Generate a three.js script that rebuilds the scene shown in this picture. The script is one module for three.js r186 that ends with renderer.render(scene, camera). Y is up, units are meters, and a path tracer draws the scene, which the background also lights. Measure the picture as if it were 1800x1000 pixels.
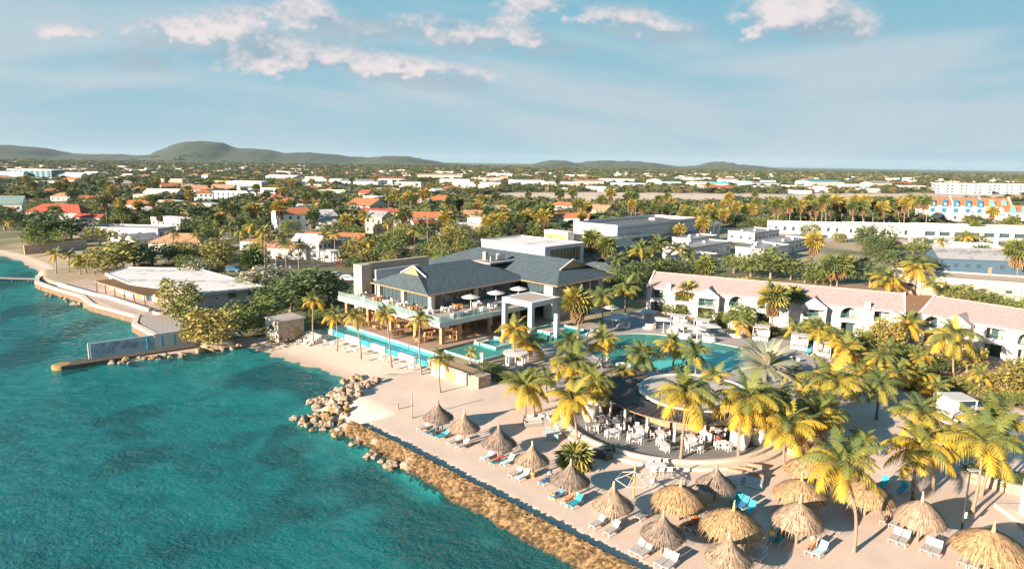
import * as THREE from 'three';
import { mergeGeometries, mergeVertices } from 'three/addons/utils/BufferGeometryUtils.js';
import { MarchingCubes } from 'three/addons/objects/MarchingCubes.js';

// ---------------------------------------------------------------- noise and chance (seeded)
let seed = 20240607;
const rnd = () => { seed |= 0; seed = (seed + 0x6d2b79f5) | 0; let t = Math.imul(seed ^ (seed >>> 15), 1 | seed); t = (t + Math.imul(t ^ (t >>> 7), 61 | t)) ^ t; return ((t ^ (t >>> 14)) >>> 0) / 4294967296; };
const rr = (a, b) => a + (b - a) * rnd();
const pick = (a) => a[Math.floor(rnd() * a.length)];
const reseed = (n) => { seed = n; };
const hash = (x, y, z = 0) => { let h = (Math.imul(x, 374761393) + Math.imul(y, 668265263) + Math.imul(z, 1274126177)) | 0; h = Math.imul(h ^ (h >>> 13), 1274126177); return ((h ^ (h >>> 16)) >>> 0) / 4294967296; };
const sm = (t) => t * t * (3 - 2 * t);
const mixn = (a, b, t) => a + (b - a) * t;
const clamp = (v, a = 0, b = 1) => Math.min(b, Math.max(a, v));
const sstep = (a, b, v) => sm(clamp((v - a) / (b - a)));
function noise(x, y, p = 0) {
  const i = Math.floor(x), j = Math.floor(y), u = sm(x - i), v = sm(y - j), w = (n) => (p ? ((n % p) + p) % p : n);
  return mixn(mixn(hash(w(i), w(j)), hash(w(i + 1), w(j)), u), mixn(hash(w(i), w(j + 1)), hash(w(i + 1), w(j + 1)), u), v);
}
function fbm(x, y, o = 4, p = 0) { let s = 0, a = 0.5, n = 0; for (let k = 0; k < o; k++) { s += a * noise(x + k * 17.3 * (p ? 0 : 1), y - k * 9.1 * (p ? 0 : 1), p); n += a; x *= 2; y *= 2; p *= 2; a *= 0.5; } return s / n; }

// ---------------------------------------------------------------- camera, sun, exposure
const scene = new THREE.Scene();
const D2R = Math.PI / 180;
const camera = new THREE.PerspectiveCamera(45.92, 1800 / 1000, 0.5, 30000);
camera.position.set(0, 34.5, 0);
camera.rotation.order = 'YXZ';
camera.rotation.set(-10.373 * D2R, 0, 0.85 * D2R);
const renderer = new THREE.WebGLRenderer({ antialias: true });
renderer.setSize(1024, 568);
renderer.toneMapping = THREE.LinearToneMapping;
renderer.toneMappingExposure = 3.25;
renderer.shadowMap.enabled = true;
const EXPO = 3.25;
const sunDir = new THREE.Vector3(-Math.sin(50.5 * D2R) * Math.cos(17 * D2R), Math.sin(17 * D2R), Math.cos(50.5 * D2R) * Math.cos(17 * D2R));
const sun = new THREE.DirectionalLight(new THREE.Color().setRGB(1, 0.83, 0.66), 5);
sun.name = 'sun';
sun.position.copy(sunDir).multiplyScalar(600).add(new THREE.Vector3(0, 0, -150));
sun.target.position.set(0, 0, -150);
sun.castShadow = true;
sun.shadow.mapSize.set(4096, 4096);
Object.assign(sun.shadow.camera, { left: -300, right: 300, top: 300, bottom: -300, near: 1, far: 1400 });
scene.add(sun, sun.target);
scene.fog = new THREE.FogExp2(new THREE.Color().setRGB(0.62, 0.78, 0.9), 0.00003);

// ---------------------------------------------------------------- sky: pale air, high wisps and a few low cumulus all the way round
{
  const W = 4096, Hh = 2048, data = new Float32Array(W * Hh * 4);
  // clouds in degrees: azimuth, elevation, half width, half height, weight
  const puffs = [];
  const cloud = (...list) => { for (const p of list) puffs.push(p); };
  cloud([-33.08,8.04, 1.4, 0.9, 1], [-31.6,8.12, 1.6, 0.7, 0.85]);
  cloud([-21.61,9.73, 2.1, 1.6, 1.25], [-24.36,9.26, 2.6, 1.1, 0.95], [-26.82,8.85, 3.0, 1.0, 0.75], [-23.63,8.62, 5.0, 0.8, 0.6]);
  cloud([-18.03,7.79, 2.2, 1.9, 1.35], [-21.55,7.16, 3.0, 1.2, 1.05], [-14.39,7.81, 2.8, 1.5, 1.05], [-11.52,7.51, 3.2, 1.2, 0.9], [-7.9,7.39, 3.4, 1.1, 1.0], [-3.98,6.97, 3.4, 0.8, 0.9], [-13.97,7.07, 7.0, 0.7, 0.6]);
  cloud([-16.07,11.18, 2.2, 1.7, 1.0], [-18.1,10.72, 2.8, 1.2, 0.7], [-13.88,10.02, 3.6, 0.9, 0.6]);
  cloud([-0.54,10.41, 2.3, 1.5, 1.15], [-4.91,9.89, 3.6, 1.2, 0.85], [1.32,9.75, 2.4, 0.9, 0.75], [-7.64,10.94, 3.0, 1.2, 0.6]);
  cloud([1.27,12.28, 3.0, 1.3, 1.1], [7,11.44, 3.2, 1.1, 0.75], [10.16,11.14, 2.6, 1.0, 0.8], [12.84,10.42, 2.8, 0.8, 0.6]);
  cloud([20.94,11.36, 3.0, 2.0, 1.4], [22.76,10.71, 3.0, 1.7, 1.3], [20,10.55, 2.2, 1.5, 1.1], [25.46,10.3, 2.2, 1.1, 0.85]);
  for (const p of puffs) { p[2] *= 1.08; p[3] *= 1.1; }
  const greys = [[-13.88,10.1, 4, 1.1], [-9.9,10.13, 3.5, 0.9], [-4.22,9.4, 4, 1.1], [12.65,9.93, 3, 0.8], [8.39,10.51, 3.5, 0.9], [-6.3,6.2, 4.5, 0.8], [-10.41,6.86, 4, 0.8], [-20.69,8.19, 3, 0.8], [-24.99,8.35, 4, 1], [25.15,9.63, 2.6, 0.9], [2.49,9.07, 3, 0.8], [-28.08,6.62, 2.6, 0.7]];
  reseed(77);
  for (let k = 0; k < 70; k++) greys.push([rr(48, 312), rr(5, 25), rr(2.5, 4.5), rr(0.7, 1.2)]);
  for (let k = 0; k < 95; k++) {
    const az = rr(48, 312), el = rr(6, 26), s = rr(0.7, 1.4);
    for (let q = 0; q < 4; q++) puffs.push([az + rr(-5, 5) * s, el + rr(-0.7, 0.7), rr(2, 4) * s, rr(0.9, 1.8) * s, rr(0.7, 1.25)]);
  }
  const col = 16, bins = Array.from({ length: 360 / col + 1 }, () => []);
  for (const p of puffs) { p[0] = ((p[0] % 360) + 360) % 360; for (let b = Math.floor((p[0] - 12) / col); b <= Math.floor((p[0] + 12) / col); b++) bins[((b % 23) + 23) % 23]?.push(p); }
  const dens = (az, el, near) => {
    let s = 0;
    for (const p of near) {
      let dx = az - p[0]; if (dx > 180) dx -= 360; if (dx < -180) dx += 360;
      let dy = el - p[1]; if (dy < 0) dy *= 1.7;
      const q = (dx * dx) / (p[2] * p[2]) + (dy * dy) / (p[3] * p[3]);
      if (q < 4) s += p[4] * Math.exp(-q * 1.6);
    }
    return s;
  };
  for (let j = 0; j < Hh; j++) {
    const el = ((j + 0.5) / Hh - 0.5) * 180;
    const greyRow = greys.filter((q) => Math.abs(el - q[1]) < q[3] * 1.74);
    for (let i = 0; i < W; i++) {
      const o = (j * W + i) * 4;
      let r, g, b;
      const e = Math.max(el, 0), t = clamp(e / 34), hz = Math.exp(-e / 5);
      r = mixn(0.27, 0.075, Math.sqrt(t)) ; g = mixn(0.56, 0.3, t); b = mixn(0.7, 0.52, t);
      r = mixn(r, 0.4, hz * 0.8); g = mixn(g, 0.57, hz * 0.8); b = mixn(b, 0.65, hz * 0.8);
      if (el > -0.2 && el < 60) {
        const az = (((i + 0.5) / W - 0.25) * 360 + 360) % 360, near = bins[Math.floor(az / col)] ?? [];
        const X = (az > 180 ? az - 360 : az) / 9;
        // wisps
        const wv = fbm(X * 0.55 + e * 0.05, e * 0.34 + 0.5 * Math.sin(X * 0.8), 5);
        const w = clamp((0.35 + 0.65 * sstep(0.34, 0.72, wv)) * 0.95 * Math.exp(-((e - 5) ** 2) / 100));
        r = mixn(r, 0.53, w); g = mixn(g, 0.64, w); b = mixn(b, 0.7, w);
        for (const q of greyRow) { let dx = az - ((q[0] + 360) % 360); if (dx > 180) dx -= 360; if (dx < -180) dx += 360; const k = (dx / q[2]) ** 2 + ((el - q[1]) / q[3]) ** 2; if (k < 3) { const c = sstep(0.25, 0.8, Math.exp(-k) + fbm(X * 7 + 3, e * 1.5, 4) - 0.5) * 0.55; r = mixn(r, 0.4, c); g = mixn(g, 0.5, c); b = mixn(b, 0.57, c); } }
        if (near.length && el < 40) {
          const n1 = fbm(X * 9, e * 1.7, 5) - 0.5, n2 = fbm(X * 34 + 5, e * 5.4, 4) - 0.5;
          const d = dens(az + n1 * 1.6, el + n1 * 1.5, near);
          if (d > 0.03) {
            const cov = sstep(0.14, 0.95, d + n1 * 0.8 + n2 * 0.24) ;
            if (cov > 0) {
              const d2 = dens(az - 1.4 + n1 * 1.6, el + 1.4 + n1 * 1.5, near), lit = clamp(0.34 + (d - d2) * 0.42 + n2 * 0.6 + n1 * 1.5);
              const R = mixn(0.34, 0.9, lit), Gg = mixn(0.47, 0.8, lit), B = mixn(0.57, 0.79, lit), a = cov * 0.9;
              r = mixn(r, R, a); g = mixn(g, Gg, a); b = mixn(b, B, a);
            }
          }
        }
      }
      data[o] = r / EXPO; data[o + 1] = g / EXPO; data[o + 2] = b / EXPO; data[o + 3] = 1;
    }
  }
  const t = new THREE.DataTexture(data, W, Hh, THREE.RGBAFormat, THREE.FloatType);
  t.mapping = THREE.EquirectangularReflectionMapping; t.magFilter = THREE.LinearFilter; t.needsUpdate = true;
  scene.background = t; scene.environment = t;
}

// ---------------------------------------------------------------- building helpers
const V3 = (x, y, z) => new THREE.Vector3(x, y, z);
const taken = {};
const numbered = (n) => { const k = taken[n] = (taken[n] ?? -1) + 1; return k ? n + '_' + String(k).padStart(3, '0') : n; };
class MB {                                    // collects triangles for one mesh
  constructor() { this.p = []; this.n = []; this.c = null; this.u = null; }
  tri(a, b, c, na, nb, nc) {
    if (!na) { const x1 = b[0] - a[0], y1 = b[1] - a[1], z1 = b[2] - a[2], x2 = c[0] - a[0], y2 = c[1] - a[1], z2 = c[2] - a[2]; let x = y1 * z2 - z1 * y2, y = z1 * x2 - x1 * z2, z = x1 * y2 - y1 * x2; const l = Math.hypot(x, y, z) || 1; na = nb = nc = [x / l, y / l, z / l]; }
    this.p.push(a[0], a[1], a[2], b[0], b[1], b[2], c[0], c[1], c[2]); this.n.push(...na, ...nb, ...nc); return this;
  }
  quad(a, b, c, d) { this.tri(a, b, c); this.tri(a, c, d); return this; }
  face(poly) { for (let k = 1; k < poly.length - 1; k++) this.tri(poly[0], poly[k], poly[k + 1]); return this; }
  box(x, y, z, w, h, d, ry = 0) {             // x, z centre, y bottom
    const c = Math.cos(ry), s = Math.sin(ry), q = (a, b, e) => [x + a * w / 2 * c + e * d / 2 * s, y + b * h, z - a * w / 2 * s + e * d / 2 * c];
    const A = q(-1, 0, 1), B = q(1, 0, 1), C = q(1, 1, 1), D = q(-1, 1, 1), E = q(-1, 0, -1), F = q(1, 0, -1), G = q(1, 1, -1), H = q(-1, 1, -1);
    return this.quad(A, B, C, D).quad(F, E, H, G).quad(B, F, G, C).quad(E, A, D, H).quad(D, C, G, H).quad(E, F, B, A);
  }
  slab(pts, y0, y1) {                         // prism over [x, z] points in order
    const sh = new THREE.Shape(pts.map(([x, z]) => new THREE.Vector2(x, -z)));
    const v = THREE.ShapeUtils, ring = sh.getPoints(); if (v.isClockWise(ring)) ring.reverse();
    const q = ring.map((a) => [a.x, -a.y]);
    for (const [a, b, c] of v.triangulateShape(ring, [])) { this.tri([q[a][0], y1, q[a][1]], [q[b][0], y1, q[b][1]], [q[c][0], y1, q[c][1]]); this.tri([q[a][0], y0, q[a][1]], [q[c][0], y0, q[c][1]], [q[b][0], y0, q[b][1]]); }
    q.forEach((a, k) => { const b = q[(k + 1) % q.length]; this.quad([a[0], y0, a[1]], [b[0], y0, b[1]], [b[0], y1, b[1]], [a[0], y1, a[1]]); });
    return this;
  }
  strip(pts, w, y0, y1, closed = false) {     // a wall of width w along [x, z] points
    const n = pts.length, off = pts.map((p, k) => { const a = pts[closed ? (k - 1 + n) % n : Math.max(k - 1, 0)], b = pts[closed ? (k + 1) % n : Math.min(k + 1, n - 1)]; let x = b[0] - a[0], z = b[1] - a[1]; const l = Math.hypot(x, z) || 1; return [-z / l * w / 2, x / l * w / 2]; });
    const L = pts.map((p, k) => [p[0] - off[k][0], p[1] - off[k][1]]), R = pts.map((p, k) => [p[0] + off[k][0], p[1] + off[k][1]]);
    const at = (p, y) => [p[0], y, p[1]];
    for (let k = 0; k < n - (closed ? 0 : 1); k++) { const m = (k + 1) % n; this.quad(at(L[k], y1), at(R[k], y1), at(R[m], y1), at(L[m], y1)).quad(at(R[k], y0), at(R[m], y0), at(R[m], y1), at(R[k], y1)).quad(at(L[m], y0), at(L[k], y0), at(L[k], y1), at(L[m], y1)); }
    if (!closed) { const e = n - 1; this.quad(at(L[0], y0), at(R[0], y0), at(R[0], y1), at(L[0], y1)).quad(at(R[e], y0), at(L[e], y0), at(L[e], y1), at(R[e], y1)); }
    return this;
  }
  tube(pts, rad, n = 6, cap = true) {         // pts [x, y, z], rad number or function of 0..1
    const rings = [], m = pts.length, R = (t) => (typeof rad === 'function' ? rad(t) : rad);
    let side = null;
    for (let k = 0; k < m; k++) {
      const a = pts[Math.max(k - 1, 0)], b = pts[Math.min(k + 1, m - 1)], d = V3(b[0] - a[0], b[1] - a[1], b[2] - a[2]).normalize();
      if (!side) side = Math.abs(d.y) > 0.9 ? V3(1, 0, 0) : V3(0, 1, 0);
      const u = V3().copy(side).addScaledVector(d, -side.dot(d)).normalize(), w = V3().crossVectors(d, u); side = u;
      const r = R(k / (m - 1)), ring = [];
      for (let q = 0; q < n; q++) { const t = q / n * 2 * Math.PI, nx = u.x * Math.cos(t) + w.x * Math.sin(t), ny = u.y * Math.cos(t) + w.y * Math.sin(t), nz = u.z * Math.cos(t) + w.z * Math.sin(t); ring.push([[pts[k][0] + nx * r, pts[k][1] + ny * r, pts[k][2] + nz * r], [nx, ny, nz]]); }
      rings.push(ring);
    }
    for (let k = 0; k < m - 1; k++) for (let q = 0; q < n; q++) { const a = rings[k][q], b = rings[k][(q + 1) % n], c = rings[k + 1][(q + 1) % n], d = rings[k + 1][q]; this.tri(a[0], b[0], c[0], a[1], b[1], c[1]); this.tri(a[0], c[0], d[0], a[1], c[1], d[1]); }
    if (cap) for (const [ring, f] of [[rings[0], -1], [rings[m - 1], 1]]) for (let q = 1; q < n - 1; q++) f > 0 ? this.tri(ring[0][0], ring[q][0], ring[q + 1][0]) : this.tri(ring[0][0], ring[q + 1][0], ring[q][0]);
    return this;
  }
  cyl(x, y, z, r, h, n = 10, r2 = r) { return this.tube([[x, y, z], [x, y + h, z]], (t) => mixn(r, r2, t), n); }
  bar(a, b, w = 0.05, n = 4) { return this.tube([a, b], w, n); }
  lathe(prof, n = 20, x = 0, z = 0) {         // prof [r, y]
    for (let k = 0; k < prof.length - 1; k++) { const [r0, y0] = prof[k], [r1, y1] = prof[k + 1], l = Math.hypot(r1 - r0, y1 - y0) || 1, ny = (r0 - r1) / l, nr = (y1 - y0) / l;
      for (let q = 0; q < n; q++) { const t0 = q / n * 2 * Math.PI, t1 = (q + 1) / n * 2 * Math.PI, P = (r, y, t) => [x + r * Math.cos(t), y, z - r * Math.sin(t)], N = (t) => [nr * Math.cos(t), ny, -nr * Math.sin(t)];
        const a = P(r0, y0, t0), b = P(r0, y0, t1), c = P(r1, y1, t1), d = P(r1, y1, t0);
        if (r0 > 1e-4) this.tri(a, b, c, N(t0), N(t1), N(t1)); if (r1 > 1e-4) this.tri(a, c, d, N(t0), N(t1), N(t0)); } }
    return this;
  }
  add(g, m) {
    g = g.index ? g.toNonIndexed() : g; const p = g.attributes.position, n = g.attributes.normal, v = V3(), nm = m ? new THREE.Matrix3().getNormalMatrix(m) : null;
    for (let k = 0; k < p.count; k++) { v.fromBufferAttribute(p, k); if (m) v.applyMatrix4(m); this.p.push(v.x, v.y, v.z); v.fromBufferAttribute(n, k); if (nm) v.applyMatrix3(nm).normalize(); this.n.push(v.x, v.y, v.z); }
    return this;
  }
  geo() {
    const g = new THREE.BufferGeometry(), P = this.p, N = this.n, U = new Float32Array(P.length / 3 * 2);
    for (let k = 0; k < P.length; k += 9) {
      let x = 0, y = 0, z = 0; for (let q = 0; q < 9; q += 3) { x += N[k + q]; y += N[k + q + 1]; z += N[k + q + 2]; }
      x = Math.abs(x); y = Math.abs(y); z = Math.abs(z);
      for (let q = 0; q < 3; q++) { const a = P[k + q * 3], b = P[k + q * 3 + 1], c = P[k + q * 3 + 2], o = (k / 3 + q) * 2; if (y >= x && y >= z) { U[o] = a; U[o + 1] = c; } else if (x > z) { U[o] = c; U[o + 1] = b; } else { U[o] = a; U[o + 1] = b; } }
    }
    g.setAttribute('position', new THREE.Float32BufferAttribute(P, 3)); g.setAttribute('normal', new THREE.Float32BufferAttribute(N, 3)); g.setAttribute('uv', new THREE.BufferAttribute(this.u ? new Float32Array(this.u) : U, 2));
    if (this.c) g.setAttribute('color', new THREE.Float32BufferAttribute(this.c, 3));
    return g;
  }
}
const mb = () => new MB();
const mesh = (g, m) => { const o = new THREE.Mesh(g instanceof MB ? g.geo() : g, m); o.castShadow = o.receiveShadow = true; return o; };
function thing(name, label, category, x = 0, y = 0, z = 0, ry = 0, group) {
  const o = new THREE.Group(); o.name = numbered(name); o.position.set(x, y, z); o.rotation.y = ry; o.userData = { label, category }; if (group) o.userData.group = group; scene.add(o); return o;
}
function part(parent, name, g, m, label) { const o = mesh(g, m); o.name = name; if (label) o.userData.label = label; parent.add(o); return o; }
function solo(name, g, m, label, category, group) { const o = mesh(g, m); o.name = numbered(name); o.userData = { label, category }; if (group) o.userData.group = group; scene.add(o); return o; }
function struct(name, g, m) { const o = mesh(g, m); o.name = numbered(name); o.userData = { kind: 'structure' }; scene.add(o); return o; }
function copyOf(o, name, label, x, y, z, ry = 0, s = 1, group) {
  const c = o.clone(); c.name = numbered(name); c.userData = { ...o.userData, label }; if (group) c.userData.group = group; c.position.set(x, y, z); c.rotation.set(0, ry, 0); c.scale.setScalar(s); scene.add(c); return c;
}
// the resort's buildings stand turned by this angle
const TH = 46.5 * D2R;

// ---------------------------------------------------------------- textures: grain and relief
function tex(n, fn, srgb = false) {
  const d = new Uint8Array(n * n * 4);
  for (let j = 0; j < n; j++) for (let i = 0; i < n; i++) { const v = fn(i / n, j / n), o = (j * n + i) * 4; if (typeof v === 'number') d[o] = d[o + 1] = d[o + 2] = clamp(v) * 255; else { d[o] = clamp(v[0]) * 255; d[o + 1] = clamp(v[1]) * 255; d[o + 2] = clamp(v[2]) * 255; } d[o + 3] = 255; }
  const t = new THREE.DataTexture(d, n, n); t.wrapS = t.wrapT = THREE.RepeatWrapping; t.magFilter = THREE.LinearFilter; t.minFilter = THREE.LinearMipmapLinearFilter; if (srgb) t.colorSpace = THREE.SRGBColorSpace; t.needsUpdate = true; return t;
}
const scaled = (t, rx, ry = rx) => { const c = t.clone(); c.repeat.set(rx, ry); c.needsUpdate = true; return c; };
const T = {
  mottle: tex(256, (u, v) => 0.72 + 0.42 * (fbm(u * 8, v * 8, 5, 8) - 0.3)),
  grit: tex(512, (u, v) => 0.7 + 0.3 * fbm(u * 64, v * 64, 3, 64) + 0.25 * (fbm(u * 6, v * 6, 4, 6) - 0.5)),
  plaster: tex(512, (u, v) => 0.9 + 0.16 * (fbm(u * 6, v * 6, 5, 6) - 0.5) - 0.1 * sstep(0.6, 0.85, fbm(u * 24, v * 5, 4, 24))),
  stain: tex(512, (u, v) => { const a = fbm(u * 5, v * 5, 5, 5), b = fbm(u * 20, v * 20, 3, 20); return 0.92 - 0.35 * sstep(0.52, 0.75, a) - 0.12 * b; }),
  shingle: tex(512, (u, v) => { const row = Math.floor(v * 32), f = v * 32 - row, c = Math.floor(u * 24 + (row % 2) * 0.5), n = hash(((c % 24) + 24) % 24, row); return 0.55 + 0.45 * n - (f < 0.16 ? 0.3 : 0) + 0.1 * (noise(u * 128, v * 128, 128) - 0.5); }),
  tile: tex(512, (u, v) => { const row = Math.floor(v * 16), f = v * 16 - row, q = u * 24 % 1, n = hash(Math.floor(u * 24), row, 3); return 0.7 + 0.25 * n - (f < 0.14 ? 0.22 : 0) - 0.22 * Math.abs(q - 0.5); }),
  straw: tex(512, (u, v) => 0.45 + 0.75 * noise(u * 128, v * 8, 0) * 0.7 + 0.35 * (fbm(u * 16, v * 4, 3) - 0.5)),
  stone: tex(512, (u, v) => { let best = 9, sec = 9, id = 0; const X = u * 12, Y = v * 12; for (let a = -1; a < 2; a++) for (let b = -1; b < 2; b++) { const i = Math.floor(X) + a, j = Math.floor(Y) + b, wi = ((i % 12) + 12) % 12, wj = ((j % 12) + 12) % 12, d = Math.hypot(i + hash(wi, wj, 1) - X, (j + hash(wi, wj, 2) - Y) * 1.3); if (d < best) { sec = best; best = d; id = hash(wi, wj, 7); } else if (d < sec) sec = d; } return (0.62 + 0.4 * id) * (sec - best < 0.08 ? 0.6 : 1) + 0.12 * (noise(u * 90, v * 90, 90) - 0.5); }),
  brick: tex(512, (u, v) => { const row = Math.floor(v * 24), f = v * 24 - row, x = u * 12 + (row % 2) * 0.5, q = x % 1, n = hash(Math.floor(x) % 12, row, 5); return f < 0.13 || q < 0.06 ? 0.62 : 0.75 + 0.3 * n; }),
  plank: tex(512, (u, v) => { const k = Math.floor(v * 16), f = v * 16 - k; return (f < 0.1 ? 0.55 : 0.72 + 0.3 * hash(k, 1, 9)) + 0.18 * (fbm(u * 6, v * 64 + k, 3) - 0.5); }),
  bark: tex(256, (u, v) => 0.75 + 0.3 * (noise(u * 8, v * 60, 0) - 0.5) + 0.2 * (fbm(u * 30, v * 30, 2, 30) - 0.5) - ((v * 24) % 1 < 0.2 ? 0.18 : 0)),
  leafy: tex(256, (u, v) => 0.55 + 0.7 * fbm(u * 32, v * 32, 3, 32)),
};
function mat(r, g, b, o = {}) {
  const m = new (o.transmission || o.clearcoat ? THREE.MeshPhysicalMaterial : THREE.MeshStandardMaterial)({ roughness: o.rough ?? 0.85, metalness: o.metal ?? 0, side: THREE.DoubleSide });
  m.color.setRGB(r, g, b); if (o.map) m.map = scaled(o.map, o.rep ?? 0.25, o.rep2 ?? o.rep ?? 0.25); if (o.bump) { m.bumpMap = scaled(o.bump, o.rep ?? 0.25, o.rep2 ?? o.rep ?? 0.25); m.bumpScale = o.depth ?? 0.02; }
  if (o.transmission) { m.transmission = o.transmission; m.thickness = 0; if (o.ior) m.ior = o.ior; } if (o.vc) m.vertexColors = true; return m;
}
const K = {
  white: mat(0.6, 0.57, 0.55, { map: T.plaster, rep: 0.15 }), roofwhite: mat(0.72, 0.68, 0.65, { map: T.stain, rep: 0.07 }), cream: mat(0.62, 0.53, 0.42, { map: T.plaster, rep: 0.2 }),
  glass: mat(0.05, 0.08, 0.09, { rough: 0.06 }), pane: mat(0.8, 0.93, 0.92, { rough: 0.03, transmission: 0.9 }), dark: mat(0.03, 0.03, 0.035, { rough: 0.6 }),
  slate: mat(0.085, 0.12, 0.14, { map: T.shingle, rep: 0.13, rough: 0.8, bump: T.shingle, depth: 0.03 }), pink: mat(0.46, 0.345, 0.325, { map: T.tile, rep: 0.2, bump: T.tile, depth: 0.03 }),
  orange: mat(0.5, 0.17, 0.07, { map: T.tile, rep: 0.16, bump: T.tile, depth: 0.03 }), red: mat(0.42, 0.08, 0.045, { map: T.tile, rep: 0.16, bump: T.tile, depth: 0.03 }), terracotta: mat(0.5, 0.26, 0.15, { map: T.tile, rep: 0.16 }),
  brickwall: mat(0.5, 0.38, 0.29, { map: T.brick, rep: 0.4, bump: T.brick, depth: 0.015 }), stonewall: mat(0.5, 0.38, 0.27, { map: T.stone, rep: 0.22, bump: T.stone, depth: 0.05 }),
  deck: mat(0.36, 0.24, 0.16, { map: T.plank, rep: 0.25 }), timber: mat(0.45, 0.25, 0.12, { map: T.plank, rep: 0.5 }), wood: mat(0.4, 0.25, 0.14, { map: T.mottle, rep: 1 }), paledeck: mat(0.42, 0.35, 0.3, { map: T.plank, rep: 0.22 }), greydeck: mat(0.2, 0.19, 0.18, { map: T.plank, rep: 0.22 }),
  concrete: mat(0.42, 0.37, 0.33, { map: T.stain, rep: 0.1 }), asphalt: mat(0.06, 0.058, 0.058, { map: T.grit, rep: 0.1 }), paving: mat(0.5, 0.4, 0.34, { map: T.grit, rep: 0.2 }), metal: mat(0.5, 0.5, 0.5, { rough: 0.4, metal: 0.6 }), steel: mat(0.55, 0.56, 0.58, { rough: 0.35, metal: 0.3 }),
  lounge: mat(0.52, 0.49, 0.47, { rough: 0.7, map: T.mottle, rep: 1 }), loungewhite: mat(0.6, 0.585, 0.57, { rough: 0.6 }), teal: mat(0.03, 0.32, 0.37, { rough: 0.8 }), blue: mat(0.04, 0.22, 0.42, { rough: 0.8 }), cushion: mat(0.6, 0.565, 0.54, { rough: 0.95, map: T.mottle, rep: 1.5 }), fabricgrey: mat(0.35, 0.32, 0.3, { rough: 0.95, map: T.mottle, rep: 1.5 }),
  thatchgrey: mat(0.34, 0.255, 0.195, { map: T.mottle, rep: 2.2, rough: 1 }), thatchgold: mat(0.5, 0.29, 0.12, { map: T.mottle, rep: 2.2, rough: 1 }), thatchpale: mat(0.46, 0.33, 0.22, { map: T.mottle, rep: 2.2, rough: 1 }),
  trunk: mat(0.34, 0.25, 0.18, { map: T.bark, rep: 0.6 }), trunkdark: mat(0.16, 0.11, 0.08, { map: T.bark, rep: 0.6 }), yellowwood: mat(0.55, 0.36, 0.12, { map: T.mottle, rep: 1 }),
  rock: mat(0.32, 0.245, 0.175, { map: T.grit, rep: 0.6 }), rockgold: mat(0.36, 0.22, 0.095, { map: T.grit, rep: 0.5 }), rockdark: mat(0.16, 0.115, 0.075, { map: T.grit, rep: 0.6 }), rockpale: mat(0.36, 0.275, 0.2, { map: T.grit, rep: 0.6 }),
  green: mat(0.02, 0.19, 0.17, { rough: 0.5 }), turq: mat(0.03, 0.5, 0.5, { rough: 0.4, map: T.mottle, rep: 0.8 }), turqpale: mat(0.3, 0.62, 0.6, { rough: 0.4, map: T.mottle, rep: 0.5 }),
  skin: mat(0.42, 0.23, 0.15, { rough: 0.6 }), skindark: mat(0.2, 0.1, 0.065, { rough: 0.6 }), hair: mat(0.025, 0.018, 0.013, { rough: 0.7 }), yellow: mat(0.75, 0.5, 0.02), orangecloth: mat(0.6, 0.15, 0.03), black: mat(0.02, 0.02, 0.022, { rough: 0.7 }), redcloth: mat(0.5, 0.05, 0.05),
};

// ---------------------------------------------------------------- land, shore and sea floor
// the shoreline, in metres; the land lies to the inland side. The last entry tells a sandy shore (s) from a built one (w)
const coast = [
  [60, 20, 'w'], [37, -21, 'w'], [10.07, -48.94, 'w'], [4.61, -54.35, 'w'], [-2.20, -61.15, 'w'], [-9.21, -68.33, 'w'], [-15.24, -74.75, 'w'], [-19.93, -79.46, 'g'], [-22.44,-81.6, 'g'], [-26.79,-85.91, 'g'],
  [-29.29,-88.98, 'g'], [-29.96,-91.65, 'g'], [-28.32,-95.07, 'g'], [-26.6,-98.2, 's'], [-27.64,-100.85, 's'], [-32.96,-105.81, 's'], [-38.78,-110.58, 's'], [-44.84,-115.08, 's'], [-50.72,-119.59, 'w'],
  [-54.19,-116.76, 'j'], [-59.27,-112.58, 'j'], [-64.37,-109.3, 'j'], [-71.21,-106.72, 'j'], [-74,-110.8, 'j'], [-74.07,-115.7, 'j'], [-66.48,-124.74, 'w'], [-69.89,-125.39, 'w'], [-76.51,-132.16, 'w'], [-80.6,-140.39, 'w'],
  [-97.38,-151.26, 'w'], [-105.2,-160.5, 'w'], [-115.97,-167.64, 'w'], [-128.65,-177.87, 'w'], [-138.38,-191.74, 's'], [-153.37,-207.52, 's'], [-174.17,-225.68, 's'], [-230, -262, 'w'], [-420, -330, 'w'], [-900, -420, 'w'], [-7000, -900, 'w'], [-9000, -12000, 'w'], [9000, -12000, 'w'], [9000, 20, 'w'],
];
function shore(x, z) {                        // [signed distance to the shoreline, sandy?]
  let best = 1e9, sandy = 'w', inside = false, dS = 1e9;
  for (let k = 0, n = coast.length; k < n; k++) {
    const a = coast[k], b = coast[(k + 1) % n], dx = b[0] - a[0], dz = b[1] - a[1];
    const t = clamp(((x - a[0]) * dx + (z - a[1]) * dz) / (dx * dx + dz * dz)), d = Math.hypot(x - a[0] - dx * t, z - a[1] - dz * t);
    if (d < best) { best = d; sandy = a[2]; } if (a[2] === 's' && d < dS) dS = d;
    if (a[1] > z !== b[1] > z && x < ((b[0] - a[0]) * (z - a[1])) / (b[1] - a[1]) + a[0]) inside = !inside;
  }
  return [inside ? best : -best, sandy, dS];
}
const inPoly = (P, x, z) => { let r = false; for (let k = 0, n = P.length; k < n; k++) { const a = P[k], b = P[(k + 1) % n]; if (a[1] > z !== b[1] > z && x < ((b[0] - a[0]) * (z - a[1])) / (b[1] - a[1]) + a[0]) r = !r; } return r; };
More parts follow.
